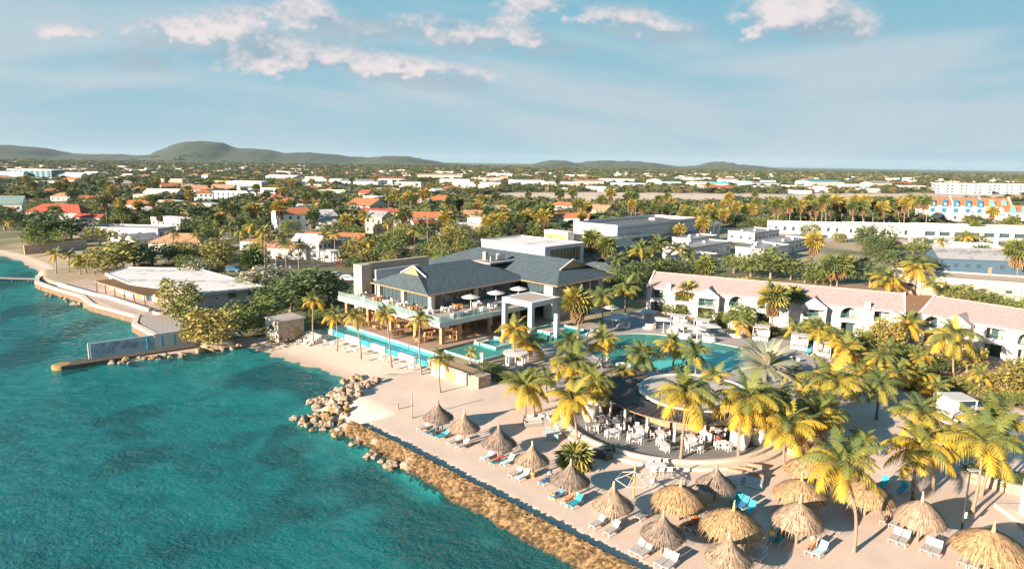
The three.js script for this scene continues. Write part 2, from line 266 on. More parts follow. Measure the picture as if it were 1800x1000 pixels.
const sandArea = [[70, 0], [5.44,-49.52], [-24.75,-82.21], [-28.22,-94.31], [-49.39,-112.88], [-52.65,-124.55], [-44.31,-127.25], [-38.4,-129.91], [-14.18,-108.88], [-4.14,-98.57], [0.66,-103.95], [7.28,-93.4], [10.79,-104.44], [56.74,-124.51], [59.6,-95.69], [71.69,-89.19], [120, -60]];
const soilArea = [[62.56,-143.8], [72.47,-125.39], [67.31,-102.73], [69.25,-85.92], [148.98,-192.55], [38.06,-192.61], [29.48,-147.22], [41.94,-137.28]];
const flats = [[-25.46,-579.27], [48.67,-535], [550.93,-730.17], [689.57,-915.61], [283.28,-788.71], [-1.49,-738.99], [-39.08,-642.49]];
const hillsAt = [                             // x, z, height, half width, half depth
  [-1870, -4100, 122, 220, 300], [-1620, -4200, 84, 270, 300], [-2100, -4300, 45, 300, 300], [-1300, -4300, 66, 330, 300], [-3150, -4200, 84, 330, 400], [-2650, -4400, 40, 420, 300], [-3700, -4300, 48, 500, 400], [-740, -4300, 56, 200, 300], [-1000, -4500, 48, 500, 300],
  [270, -4300, 44, 130, 300], [720, -4600, 46, 320, 300], [1330, -4400, 50, 110, 300], [1480, -4700, 36, 260, 300], [0, -6500, 40, 4200, 900], [2500, -6200, 36, 3500, 500],
];
const farHill = (x, z) => { let h = 0; if (z < -2200) for (const [a, b, c, w, d] of hillsAt) { const q = ((x - a) / w) ** 2 + ((z - b) / d) ** 2; if (q < 9) h = Math.max(h, c * Math.exp(-q * (0.25 + 0.4 * q))) ; } return h * (1 + 0.25 * (fbm(x / 90, z / 90, 4) - 0.5)); };
function level(x, z) {
  const [d, tag, dS] = shore(x, z), far = Math.hypot(x, z), sandy = tag === 's';
  let h;
  if (d > 0) {
    h = sandy ? Math.min(1.5, -0.12 + d * 0.08) : tag === 'g' ? Math.min(1.5, -0.5 + d * 0.3) : tag === 'j' ? Math.min(0.35, -0.6 + d * 0.5) : Math.min(1.5, -0.6 + d * 1.6);
    if (far > 250) h += sstep(250, 1500, far) * 1.5 * fbm(x / 160, z / 160, 3) + farHill(x, z);
    else if (h >= 1.5 && inPoly(sandArea, x, z)) h += 0.16 * (fbm(x * 0.4, z * 0.4, 3) - 0.5) + 0.05 * (fbm(x * 1.7, z * 1.7, 2) - 0.5);
  } else {
    const q = -d, n = fbm(x / 11, z / 11, 4);
    { const w = sstep(0.25, 1, q / Math.max(dS, 0.01)), g2 = sstep(30, 0, dS - q); h = mixn(-0.7 - 0.13 * q, -0.12 - 0.055 * q, clamp(w + 0 * g2)); } h = Math.max(h, -5 - 1.6 * sstep(40, 120, q)) + (n - 0.5) * 1.2 * sstep(2, 14, q) + (fbm(x / 1.9, z / 1.9, 2) - 0.5) * 0.7 * sstep(1, 6, q);
  }
  return [h, d, tag];
}
{
  const axis = (dense0, dense1, step, lo, hi) => { const a = []; let s = step; for (let v = dense0; v > lo; v -= s) { a.push(v); s *= 1.11; } a.push(lo); a.reverse(); for (let v = dense0 + step; v < dense1; v += step) a.push(v); s = step; for (let v = dense1; v < hi; v += s) { a.push(v); s *= 1.11; } a.push(hi); return a; };
  const X = axis(-175, 105, 1, -9000, 9000), Z = axis(-228, -42, 0.9, -11000, 80);
  const nx = X.length, nz = Z.length, P = new Float32Array(nx * nz * 3), C = new Float32Array(nx * nz * 3), U = new Float32Array(nx * nz * 2), kind = new Uint8Array(nx * nz);
  for (let j = 0; j < nz; j++) for (let i = 0; i < nx; i++) {
    const k = j * nx + i, x = X[i], z = Z[j], [h0, d] = level(x, z), h = z < -2200 ? h0 - farHill(x, z) : h0, n = fbm(x / 7, z / 7, 4), n2 = fbm(x / 40 + 9, z / 40, 4);
    P.set([x, h, z], k * 3); U.set([x, z], k * 2);
    let c;
    if (d <= 0 && !(Math.hypot(x, z) > 600 && x > -400)) {
      // sea floor: pale sand with beds of dark weed and rubble
      const q = -d, weed = sstep(0.47, 0.6, fbm(x / 13 + 3, z / 13, 4) + 0.16 * sstep(6, 1, Math.abs(q - 5)) * (z > -86 && x > -32 ? 1 : 0) - 0.05), s = 0.85 + 0.3 * n;
      c = [mixn(0.38 * s, 0.045, weed), mixn(0.36 * s, 0.06, weed), mixn(0.3 * s, 0.05, weed)]; kind[k] = 1;
    } else {
      const wob = (n - 0.5) * 4, s = 0.9 + 0.24 * n;
      const sand = [0.6 * s, 0.465 * s, 0.375 * s];
      if (d < 6 && h < 1.4 || inPoly(sandArea, x + wob * 0.4, z + wob * 0.4)) { c = sand; kind[k] = 2; if (h < 0.35) { const w = sstep(0.35, -0.05, h); c = [mixn(c[0], 0.4, w), mixn(c[1], 0.3, w), mixn(c[2], 0.23, w)]; } }
      else if (inPoly(soilArea, x + wob, z + wob)) c = n2 > 0.52 ? [0.34 * s, 0.17 * s, 0.09 * s] : [0.3 * s, 0.2 * s, 0.13 * s];
      else if (inPoly(flats, x + wob * 5, z + wob * 5)) { const w = fbm(x / 60, z / 18, 4); c = [mixn(0.5, 0.66, w) * s, mixn(0.38, 0.52, w) * s, mixn(0.29, 0.42, w) * s]; }
      else if (z < -2300) { const w = fbm(x / 50, z / 50, 5); c = [mixn(0.025, 0.075, w), mixn(0.05, 0.1, w), mixn(0.028, 0.05, w)]; }
      else { const w = sstep(0.4, 0.62, n2); c = [mixn(0.13, 0.4, w) * s, mixn(0.13, 0.31, w) * s, mixn(0.055, 0.2, w) * s]; }
    }
    C.set(c, k * 3);
  }
  const idx = [[], [], []];
  for (let j = 0; j < nz - 1; j++) for (let i = 0; i < nx - 1; i++) { const a = j * nx + i, b = a + 1, c = a + nx, e = c + 1; const t = kind[a] === 1 && kind[e] === 1 && kind[b] === 1 && kind[c] === 1 ? 1 : kind[a] === 2 && kind[e] === 2 ? 2 : kind[a] ===1 || kind[e]===1|| kind[b]===1 || kind[c]===1 ? (X[i] > -60 && X[i] < 20 ? 2 : 0) : 0; idx[t].push(a, c, b, b, c, e); }
  const base = new THREE.BufferGeometry(); base.setAttribute('position', new THREE.BufferAttribute(P, 3)); base.setAttribute('color', new THREE.BufferAttribute(C, 3)); base.setAttribute('uv', new THREE.BufferAttribute(U, 2)); base.setIndex([...idx[0], ...idx[1], ...idx[2]].length ? idx[0].concat(idx[1], idx[2]) : []); base.computeVertexNormals();
  const m = mat(1, 1, 1, { vc: true, map: T.grit, rep: 0.31, rough: 0.97, bump: T.grit, depth: 0.025 });
  const prints = tex(1024, (u, v) => { let a = 0.93 + 0.1 * (fbm(u * 160, v * 160, 2, 160) - 0.5) + 0.08 * (fbm(u * 10, v * 10, 4, 10) - 0.5); const i = Math.floor(u * 56), j = Math.floor(v * 56), d = Math.hypot(u * 56 - i - 0.3 - 0.4 * hash(i, j, 3), (v * 56 - j - 0.3 - 0.4 * hash(i, j, 4)) * 1.5); if (hash(i, j, 5) < 0.38 && d < 0.24) a -= 0.2 * (1 - d / 0.24); return a; });
  const sandM = mat(1, 1, 1, { vc: true, map: prints, rep: 0.09, rough: 0.97, bump: prints, depth: 0.12 });
  ['ground', 'seabed', 'beach'].forEach((name, t) => { const map = new Map(), ii = [], pp = [], cc = [], uu = [], nn = []; for (const v of idx[t]) { let q = map.get(v); if (q === undefined) { q = map.size; map.set(v, q); pp.push(P[v * 3], P[v * 3 + 1], P[v * 3 + 2]); cc.push(C[v * 3], C[v * 3 + 1], C[v * 3 + 2]); uu.push(U[v * 2], U[v * 2 + 1]); const N = base.attributes.normal.array; nn.push(N[v * 3], N[v * 3 + 1], N[v * 3 + 2]); } ii.push(q); }
    const g = new THREE.BufferGeometry(); g.setAttribute('position', new THREE.Float32BufferAttribute(pp, 3)); g.setAttribute('normal', new THREE.Float32BufferAttribute(nn, 3)); g.setAttribute('color', new THREE.Float32BufferAttribute(cc, 3)); g.setAttribute('uv', new THREE.Float32BufferAttribute(uu, 2)); g.setIndex(ii); struct(name, g, t === 2 ? sandM : m); });
}
{
  // the wooded hills on the skyline
  const P = [], C = [], U = [], I = [], xs = [], zs = []; for (let x = -4700; x <= 4600; x += 32) xs.push(x); for (let z = -5300; z <= -3200; z += 50) zs.push(z);
  for (const z of zs) for (const x of xs) { const e = sstep(0, 250, Math.min(z + 5300, -3200 - z)), n = fbm(x / 26, z / 40, 4), w = fbm(x / 90 + 7, z / 120, 3), h = farHill(x, z) * e; P.push(x, 1 + h + (h > 6 ? (n - 0.5) * 18 : -0.8), z); U.push(x, z); const k = clamp(0.2 + 0.9 * n * w * 2); C.push(mixn(0.012, 0.05, k), mixn(0.03, 0.068, k), mixn(0.022, 0.038, k)); }
  const nx = xs.length; for (let j = 0; j < zs.length - 1; j++) for (let i = 0; i < nx - 1; i++) { const a = j * nx + i; I.push(a, a + nx, a + 1, a + 1, a + nx, a + nx + 1); }
  const g = new THREE.BufferGeometry(); g.setAttribute('position', new THREE.Float32BufferAttribute(P, 3)); g.setAttribute('color', new THREE.Float32BufferAttribute(C, 3)); g.setAttribute('uv', new THREE.Float32BufferAttribute(U, 2)); g.setIndex(I); g.computeVertexNormals(); struct('hills', g, mat(1, 1, 1, { vc: true, rough: 1 }));
}
// ---------------------------------------------------------------- the sea: a rippled surface over slices of tinted water, so that deep water is bluer than shallow
{
  const sheet = (name, y, step, wave, m) => {
    const ax = (a, b, s, hi, gr) => { const q = []; let v = a; while (v < b) { q.push(v); v += s; } let t = s; while (v < hi) { q.push(v); v += t; t *= gr; } q.push(hi); return q; };
    const X = ax(-4, 30, step, 420, 1.25).map((v) => -v).reverse(); X.length = X.length; const xs = []; for (let v = -150; v < 22; v += step) xs.push(v); let t = step * 1.5, lo = -150; const left = []; while (lo > -420) { lo -= t; t *= 1.25; left.push(lo); } xs.unshift(...left.reverse()); xs.push(40, 62);
    const zs = []; for (let v = -44; v > -215; v -= step * (v < -120 ? 1.6 : 1)) zs.push(v); zs.unshift(60, 0, -30, -40); zs.push(-260, -330, -420);
    const nx = xs.length, nz = zs.length, P = [], U = [], I = [];
    for (const z of zs) for (const x of xs) { P.push(x, y + (wave ? wave(x, z) : 0), z); U.push(x, z); }
    for (let j = 0; j < nz - 1; j++) for (let i = 0; i < nx - 1; i++) { const a = j * nx + i; if (shore(xs[i], zs[j])[0] > 6 && shore(xs[i + 1], zs[j + 1])[0] > 6) continue; I.push(a, a + 1, a + nx, a + 1, a + nx + 1, a + nx); }
    const g = new THREE.BufferGeometry(); g.setAttribute('position', new THREE.Float32BufferAttribute(P, 3)); g.setAttribute('uv', new THREE.Float32BufferAttribute(U, 2)); g.setIndex(I); g.computeVertexNormals();
    return struct(name, g, m);
  };
  const ripple = tex(1024, (u, v) => { const a = fbm(u * 24 + 0.6 * Math.sin(v * 6.283 * 5), v * 40, 4, 0), b = fbm(u * 64, v * 110, 3, 0); return 1 - Math.abs(a * 2 - 1) * 0.8 - 0.35 * Math.abs(b * 2 - 1); });
  const top = mat(0.03, 0.26, 0.28, { rough: 0.07, transmission: 0.89, ior: 1.33 }); top.color.setRGB(0.13, 0.62, 0.67); top.specularIntensity = 0.4;
  top.bumpMap = scaled(ripple, 1 / 18); top.bumpScale = 0.22;
  const wave = (x, z) => 0.2 * (fbm(x * 0.55 + z * 0.2, z * 0.8 - x * 0.25, 3) - 0.5) + 0.1 * (fbm(x * 1.5, z * 2.0, 2) - 0.5) + 0.16 * (fbm(x / 7, z / 5, 2) - 0.5);
  sheet('sea', 0, 0.55, wave, top);
  [-0.45, -1.0, -1.7, -2.6, -3.6].forEach((y, k) => { const q = mat(...[[0.74, 0.95, 0.95], [0.6, 0.92, 0.93], [0.5, 0.9, 0.92], [0.42, 0.88, 0.91], [0.36, 0.86, 0.9]][k], { rough: 0, transmission: 1, ior: 1 }); sheet('water', y, 3, (x, z) => (fbm(x / 3.3 + k * 31, z / 2.6, 2) - 0.5) * (0.25 + 0.2 * k), q); });
}

// ---------------------------------------------------------------- the beach restaurant and its terraces
const toW = (X, Z) => [X * Math.cos(TH) + Z * Math.sin(TH), -X * Math.sin(TH) + Z * Math.cos(TH)];
function resort(name, label, cat, X, Z, y = 1.5, group) { const [x, z] = toW(X, Z); return thing(name, label, cat, x, y, z, TH, group); }
// a Dutch-gabled hip roof: eaves x0..x1, z0..z1 at y; ridge along x; gablets at the ends given
function hipRoof(x0, x1, z0, z1, y, rise, g0, g1, th = 0.22) {
  const zc = (z0 + z1) / 2, s = rise / ((z1 - z0) / 2), m = mb();
  const end = (g) => g ?? 0;
  const run = (z1 - z0) / 2, a = g0 == null ? run : g0, b = g1 == null ? run : g1;       // how far in the hips end
  const hA = g0 == null ? rise : Math.min(rise * 0.56, rise), hB = g1 == null ? rise : rise * 0.56;
  const zA = hA / s, zB = hB / s, R0 = [x0 + a, y + rise, zc], R1 = [x1 - b, y + rise, zc];
  const c00 = [x0, y, z0], c01 = [x0, y, z1], c10 = [x1, y, z0], c11 = [x1, y, z1];
  const a0 = [x0 + a, y + hA, z0 + zA], a1 = [x0 + a, y + hA, z1 - zA], b0 = [x1 - b, y + hB, z0 + zB], b1 = [x1 - b, y + hB, z1 - zB];
  const put = (f, d) => f.map((p) => [p[0], p[1] - d, p[2]]);
  const faces = [[c01, c11, b1, R1, R0, a1], [c10, c00, a0, R0, R1, b0], [c00, c01, a1, a0], [c11, c10, b0, b1]];
  for (const f of faces) { m.face(f); m.face(put(f, th).reverse()); }
  const rim = [c00, c01, c11, c10]; rim.forEach((p, k) => { const q = rim[(k + 1) % 4]; m.quad([p[0], p[1] - th, p[2]], [q[0], q[1] - th, q[2]], q, p); });
  return { m, gab: [[a0, a1, R0], [b1, b0, R1]] };
}
{
  const R = resort('restaurant', 'two-storey beach restaurant with slate hipped roofs, white terrace and timber columns', 'restaurant', 76, -89, 1.5);
  const bx = (x0, x1, z0, z1, y0, y1) => mb().box((x0 + x1) / 2 - 76, y0 - 1.5, (z0 + z1) / 2 + 89, x1 - x0, y1 - y0, z1 - z0);
  part(R, 'deck', bx(71.9, 112, -122, -87.2, 0.2, 2.0), K.deck);
  for (const [x, z] of [[76.3, -89.6], [75.9, -96.6], [75.9, -104.2], [75.9, -111.8], [75.9, -119.5], [80.2, -89.4], [88.2, -89.4], [96, -89.4]]) part(R, 'column', bx(x - 0.35, x + 0.35, z - 0.35, z + 0.35, 2.0, 5.3), K.timber);
  part(R, 'ground_floor_wall', mb().add(bx(89.5, 90, -121.5, -100, 2, 5.3).geo()).add(bx(90, 112, -100.5, -100, 2, 5.3).geo()), K.concrete);
  part(R, 'bar_counter', bx(86, 86.8, -116, -103, 2, 3.1), K.wood); part(R, 'bar_counter', bx(92, 101, -97.4, -96.6, 2, 3.1), K.wood);
  for (let k = 0; k < 7; k++) part(R, 'wall_shelf', bx(89.05, 89.5, -119 + k * 2.6, -117 + k * 2.6, 2.6, 4.6), k % 2 ? K.wood : K.brickwall);
  part(R, 'terrace_slab', bx(75, 106, -121.6, -88.7, 5.3, 6.18), K.white);
  part(R, 'terrace_floor', bx(75.25, 105.8, -121.4, -88.95, 6.18, 6.22), K.paledeck);
  for (let k = 0; k < 16; k++) part(R, 'glass_panel', bx(75.1, 75.13, -121.4 + k * 2.03, -119.43 + k * 2.03, 6.2, 7.25), K.pane);
  for (let k = 0; k < 6; k++) part(R, 'glass_panel', bx(75.2 + k * 2.05, 77.2 + k * 2.05, -88.85, -88.82, 6.2, 7.25), K.pane);
  for (let k = 0; k < 8; k++) part(R, 'handrail_post', bx(75.08, 75.16, -121.4 + k * 4.06 - 0.03, -121.4 + k * 4.06 + 0.03, 6.2, 7.28), K.steel);
  for (let k = 0; k < 4; k++) part(R, 'handrail_post', bx(75.2 + k * 4.1, 75.26 + k * 4.1, -88.87, -88.8, 6.2, 7.28), K.steel);
  // upper storey, first block: glass doors between white posts
  const wallA = (x, z0, z1, n) => { const d = (z1 - z0) / n; for (let k = 0; k < n; k++) { const q = part(R, 'glass_door', bx(x - 0.03, x + 0.03, z0 + k * d + 0.06, z0 + (k + 1) * d - 0.06, 6.25, 9.2), K.glass); part(q, 'door_frame', bx(x - 0.08, x + 0.06, z0 + k * d - 0.05, z0 + k * d + 0.06, 6.22, 9.3), K.dark); } };
  const wallB = (z, x0, x1, n) => { const d = (x1 - x0) / n; for (let k = 0; k < n; k++) { const q = part(R, 'glass_door', bx(x0 + k * d + 0.06, x0 + (k + 1) * d - 0.06, z - 0.03, z + 0.03, 6.25, 9.2), K.glass); part(q, 'door_frame', bx(x0 + k * d - 0.05, x0 + k * d + 0.06, z - 0.06, z + 0.08, 6.22, 9.3), K.dark); } };
  wallA(81.2, -115, -98.4, 12); wallB(-98.3, 81.2, 104.5, 15);
  for (const [x, z] of [[80.9, -98.1], [80.9, -106.6], [80.9, -114.8], [92.5, -98.1]]) part(R, 'post', bx(x - 0.45, x + 0.45, z - 0.45, z + 0.45, 6.2, 9.4), K.cream);
  part(R, 'room_floor', bx(81.2, 124, -117, -98.4, 6.0, 6.2), K.deck);
  part(R, 'back_wall', bx(82, 122, -118.3, -118, 2, 9.5), K.white);
  part(R, 'soffit', bx(79.2, 104.5, -115, -96.9, 9.24, 9.34), K.wood);
  {
    const { m, gab } = hipRoof(78.7 - 76, 107 - 76, -115 + 89, -96.4 + 89, 9.6 - 1.5, 4.0, 4, null); m.geo();
    const rf = part(R, 'roof', m, K.slate);
    const g = gab[0].map((p) => [p[0] - 0.02, p[1], p[2]]); part(rf, 'gable', mb().face(g).face(g.map((p) => [p[0] + 0.12, p[1], p[2]]).reverse()), K.timber);
    const [p0, p1, ap] = g; for (const q of [p0, p1]) part(rf, 'bargeboard', mb().bar([q[0] - 0.1, q[1], q[2]], [ap[0] - 0.1, ap[1] + 0.1, ap[2]], 0.2), K.white);
    for (const [a, b] of [[[78.7, -96.4], [78.7, -115]], [[78.7, -96.4], [107, -96.4]]]) part(rf, 'fascia', mb().bar([a[0] - 76, 7.95, a[1] + 89], [b[0] - 76, 7.95, b[1] + 89], 0.14), K.timber);
  }
  {
    // second wing, its ridge across
    const w = new THREE.Group(); w.name = 'wing'; w.position.set(114.5 - 76, 0, -86.2 + 89); w.rotation.y = -Math.PI / 2; R.add(w);     // its x runs to -z... front at x = 0 towards the camera
    const { m, gab } = hipRoof(-44, 0, -10.2, 10.2, 8.1, 4.0, null, 4.2); 
    w.rotation.y = -Math.PI / 2;
    const rf = mesh(m, K.slate); rf.name = 'wing_roof'; w.add(rf);
    const g = gab[1].map((p) => [p[0] + 0.02, p[1], p[2]]); part(rf, 'gable', mb().face(g).face(g.map((p) => [p[0] - 0.12, p[1], p[2]]).reverse()), K.timber);
    for (const q of [g[0], g[1]]) part(rf, 'bargeboard', mb().bar([q[0] + 0.1, q[1], q[2]], [g[2][0] + 0.1, g[2][1] + 0.1, g[2][2]], 0.2), K.white);
    for (const s of [-10.2, 10.2]) part(rf, 'fascia', mb().bar([-30, 7.95, s], [0, 7.95, s], 0.14), K.timber);
    part(rf, 'fascia', mb().bar([0, 7.95, -10.2], [0, 7.95, 10.2], 0.14), K.timber);
  }
  wallA(106, -97.8, -90.5, 6);
  part(R, 'wing_pillar', bx(105.2, 107.4, -90.5, -88.2, 2, 9.4), K.white);
  part(R, 'wing_wall', bx(106.2, 123, -88.6, -88.2, 2, 9.3), K.brickwall);
  for (let k = 0; k < 4; k++) part(R, 'wing_window', bx(108.3 + k * 3.4, 110.8 + k * 3.4, -88.17, -88.1, 6.6, 9), K.glass);
  part(R, 'wing_side_wall', bx(122.6, 123, -128, -88.2, 1.5, 9.3), K.white);
  part(R, 'wing_back_wall', bx(106, 122.6, -128, -127.6, 1.5, 9.3), K.white);
  part(R, 'wing_floor', bx(106, 122.6, -127, -88.7, 5.9, 6.2), K.deck);
  // service yard on the roof side
  part(R, 'brick_wall', bx(79, 98.6, -121.6, -120.4, 2, 12.6), K.brickwall);
  part(R, 'brick_wall', bx(79, 81.5, -120.4, -118.6, 2, 12.6), K.brickwall);
  part(R, 'white_parapet', bx(81.5, 93, -117.4, -117, 9.4, 11.6), K.white);
  part(R, 'flat_roof', bx(81.6, 106, -120.4, -115.2, 9.3, 9.5), K.concrete);
  part(R, 'flue', mb().box(104 - 76, 11.2, -107 + 89, 0.9, 1.9, 0.9), K.brickwall);
  part(R, 'roof_deck', bx(103, 111, -110.5, -104.5, 12.0, 12.35), K.concrete);
  // steps from the deck
}
for (const [k, X, Z, y, s, at] of [[0, 85, -118.7, 9.5, 1.3, 'beside the brick wall, nearest the sea'], [1, 87.6, -118.6, 9.5, 1, 'second from the sea behind the white parapet'], [2, 90, -118.7, 9.5, 1, 'third from the sea behind the white parapet'], [3, 105.5, -106.5, 12.35, 1, 'beside the brick flue between the slate roofs'], [4, 108.6, -106.8, 12.35, 1.2, 'farthest along the slate roofs']]) {
  const a = resort('air_conditioner', 'grey rooftop air conditioner box ' + at, 'air conditioner', X, Z, y, 'air conditioners on the restaurant roof');
  part(a, 'casing', mb().box(0, 0.1, 0, 1.5 * s, 1.1 * s, 0.9 * s), K.metal); part(a, 'fan_grille', mb().cyl(0, 0.1 + 1.1 * s, 0, 0.36 * s, 0.05, 12), K.dark); part(a, 'foot', mb().box(0, 0, 0, 1.2 * s, 0.1, 0.7 * s), K.dark);
}
// white frame pavilion standing in the pool
{
  const R = resort('pavilion', 'tall white open frame pavilion with a pale timber roof beside the pools', 'pavilion', 92.4, -82.6, 1.5);
  const W = 4.05, D = 3.75, h = 8;
  for (const sx of [-1, 1]) for (const sz of [-1, 1]) part(R, 'post', mb().box(sx * (W - 0.4), 0, sz * (D - 0.4), 0.8, h - 0.95, 0.8), K.white);
  for (const s of [-1, 1]) { part(R, 'beam', mb().box(0, h - 0.95, s * (D - 0.4), W * 2, 0.95, 0.8), K.white); part(R, 'beam', mb().box(s * (W - 0.4), h - 0.95, 0, 0.8, 0.95, D * 2 - 1.6), K.white); }
  part(R, 'roof_panel', mb().box(0, h - 0.25, 0, W * 2 - 1.6, 0.2, D * 2 - 1.6), K.paledeck);
}
// ---------------------------------------------------------------- pools
K.poolwater = mat(0.55, 0.98, 1, { rough: 0.04, transmission: 0.94, ior: 1.33 });
K.poolwater.bumpMap = scaled(T.leafy, 0.18); K.poolwater.bumpScale = 0.04; K.poolwater.specularIntensity = 0.2;
K.poolfloor = mat(0.04, 0.7, 0.86, { map: T.mottle, rep: 0.3 }); K.poolpale = mat(0.6, 0.8, 0.8, { map: T.mottle, rep: 0.3 });
{
  const R = resort('long_pool', 'long narrow turquoise infinity pool with white front wall above the beach', 'pool', 70, -98, 0.3);
  const b = (x0, x1, z0, z1, y0, y1) => mb().box((x0 + x1) / 2 - 70, y0 - 0.3, (z0 + z1) / 2 + 98, x1 - x0, y1 - y0, z1 - z0);
  part(R, 'basin', b(67.9, 71.6, -113.6, -83.2, 0.3, 1.2), K.poolfloor);
  part(R, 'rim', b(71.2, 71.86, -113.6, -83.2, 1.2, 2.06), K.white); part(R, 'rim', b(67.9, 71.2, -113.9, -113.3, 1.2, 2.06), K.white); part(R, 'rim', b(67.9, 71.2, -83.5, -83, 1.2, 2.06), K.white);
  part(R, 'water', b(67.9, 71.2, -113.3, -83.5, 1.88, 1.9), K.poolwater);
  const seg = [-113.6, -111.4, -107.2, -102.4, -98.7, -94.4, -90.5, -85.8, -83.2];
  for (let k = 0; k < 8; k++) { const w = k % 2 === 0; if (w) { part(R, 'white_wall', b(67.2, 67.9, seg[k], seg[k + 1], 0.1, 2.0), K.white); if (k > 1) part(R, 'wall_joint', b(67.17, 67.2, (seg[k] + seg[k + 1]) / 2 - 0.04, (seg[k] + seg[k + 1]) / 2 + 0.04, 0.1, 2.0), K.concrete); } else part(R, 'tiled_overflow', b(67.6, 67.9, seg[k], seg[k + 1], 0.1, 1.87), K.turq); }
  part(R, 'ledge', b(66.9, 67.2, -113.6, -83.2, 0, 0.75), K.cream);
}
{
  const R = resort('terrace_pool', 'pale shallow pool with a white sunken lounge beside the timber columns', 'pool', 82, -82, 1.0);
  const b = (x0, x1, z0, z1, y0, y1) => mb().box((x0 + x1) / 2 - 82, y0 - 1, (z0 + z1) / 2 + 82, x1 - x0, y1 - y0, z1 - z0);
  part(R, 'basin', b(74.4, 88.2, -86.6, -78, 0.6, 1.45), K.poolpale);
  part(R, 'water', b(74.5, 88.1, -86.5, -78.1, 1.86, 1.88), K.poolwater);
  part(R, 'rim', b(74.2, 74.5, -86.6, -77.7, 1.45, 1.9), K.turqpale); part(R, 'rim', b(74.5, 88.2, -78.1, -77.7, 1.45, 1.92), K.turqpale);
  part(R, 'front_wall', b(73.9, 88.2, -77.7, -77.4, 0.8, 1.7), K.greydeck);
  for (const q of [[81.4, 81.7, -86.6, -81], [81.7, 86.8, -81.3, -81], [86.5, 86.8, -86.6, -81.3]]) part(R, 'lounge_wall', b(...q, 1.4, 2.15), K.white);
  part(R, 'lounge_floor', b(81.7, 86.5, -86.6, -81.3, 1.4, 1.5), K.paledeck);
}
{
  const R = resort('frame_pool', 'turquoise pool with white low walls around the pavilion posts', 'pool', 95, -83, 1.0);
  const b = (x0, x1, z0, z1, y0, y1) => mb().box((x0 + x1) / 2 - 95, y0 - 1, (z0 + z1) / 2 + 83, x1 - x0, y1 - y0, z1 - z0);
  part(R, 'basin', b(88.3, 104, -87, -76.4, 0.6, 1.3), K.poolfloor); part(R, 'water', b(88.35, 103.8, -86.9, -76.6, 1.8, 1.82), K.poolwater);
  part(R, 'rim', b(88.3, 104, -76.6, -76.2, 1.3, 1.9), K.turqpale); part(R, 'rim', b(103.8, 104.2, -87, -76.6, 1.3, 1.95), K.white);
  part(R, 'lounge_island', b(96.6, 101.4, -86.2, -81.4, 1.3, 1.98), K.white); part(R, 'lounge_floor', b(97, 101, -85.8, -81.8, 1.98, 2.02), K.paledeck);
}
{
  // main pool: free shape
  const C = [28.6, -115.4], out = [];
  for (let k = 0; k < 56; k++) { const t = k / 56 * 2 * Math.PI, r = 13.6 + 1.3 * Math.sin(2 * t + 0.6) + 0.9 * Math.sin(3 * t + 1) + (Math.cos(t - 2.9) > 0.8 ? 1.2 : 0); out.push([r * Math.cos(t), r * Math.sin(t) * 0.93]); }
  const R = thing('main_pool', 'large free-form turquoise swimming pool ringed by white daybeds', 'pool', C[0], 1.0, C[1]);
  const inner = (f) => out.map(([x, z]) => [x * f, z * f]);
  part(R, 'floor', mb().slab(inner(1.0), -0.6, -0.2), K.poolfloor);
  part(R, 'water', mb().slab(inner(0.985), 0.55, 0.57), K.poolwater);
  part(R, 'rim', mb().strip(inner(1.0), 0.4, -0.2, 0.66, true), K.paving);
  part(R, 'shallow_shelf', mb().slab([[-6, 6.5], [-2, 8.4], [4, 8.6], [5, 7.4], [0, 6.2], [-4, 4.6]], -0.2, 0.42), K.poolpale);
  part(R, 'shallow_shelf', mb().slab([[-11, 2], [-7, 4.6], [-7.6, 6.4], [-11, 5]], -0.2, 0.44), K.poolpale);
  // terrace round it, with a hole where the water is
  const sh = new THREE.Shape([[7.28,-93.4], [-1.69,-106.92], [3.82,-119.15], [12.47,-128.4], [19.72,-141.04], [30.04,-150.2], [34.04,-139.33], [48.29,-128.28], [56.4,-122.45], [53.69,-106.52], [44.64,-92.61], [32.66,-86.53], [15.75,-86.9]].map(([x, z]) => new THREE.Vector2(x, -z)));
  sh.holes.push(new THREE.Path(out.map(([x, z]) => new THREE.Vector2(x * 0.99 + C[0], -(z * 0.99 + C[1])))));
  const g = new THREE.ExtrudeGeometry(sh, { depth: 0.35, bevelEnabled: false }); g.rotateX(-Math.PI / 2); g.translate(0, 1.26, 0);
  struct('pool_terrace', mb().add(g), mat(0.36, 0.32, 0.3, { map: T.plank, rep: 0.2 }));
}
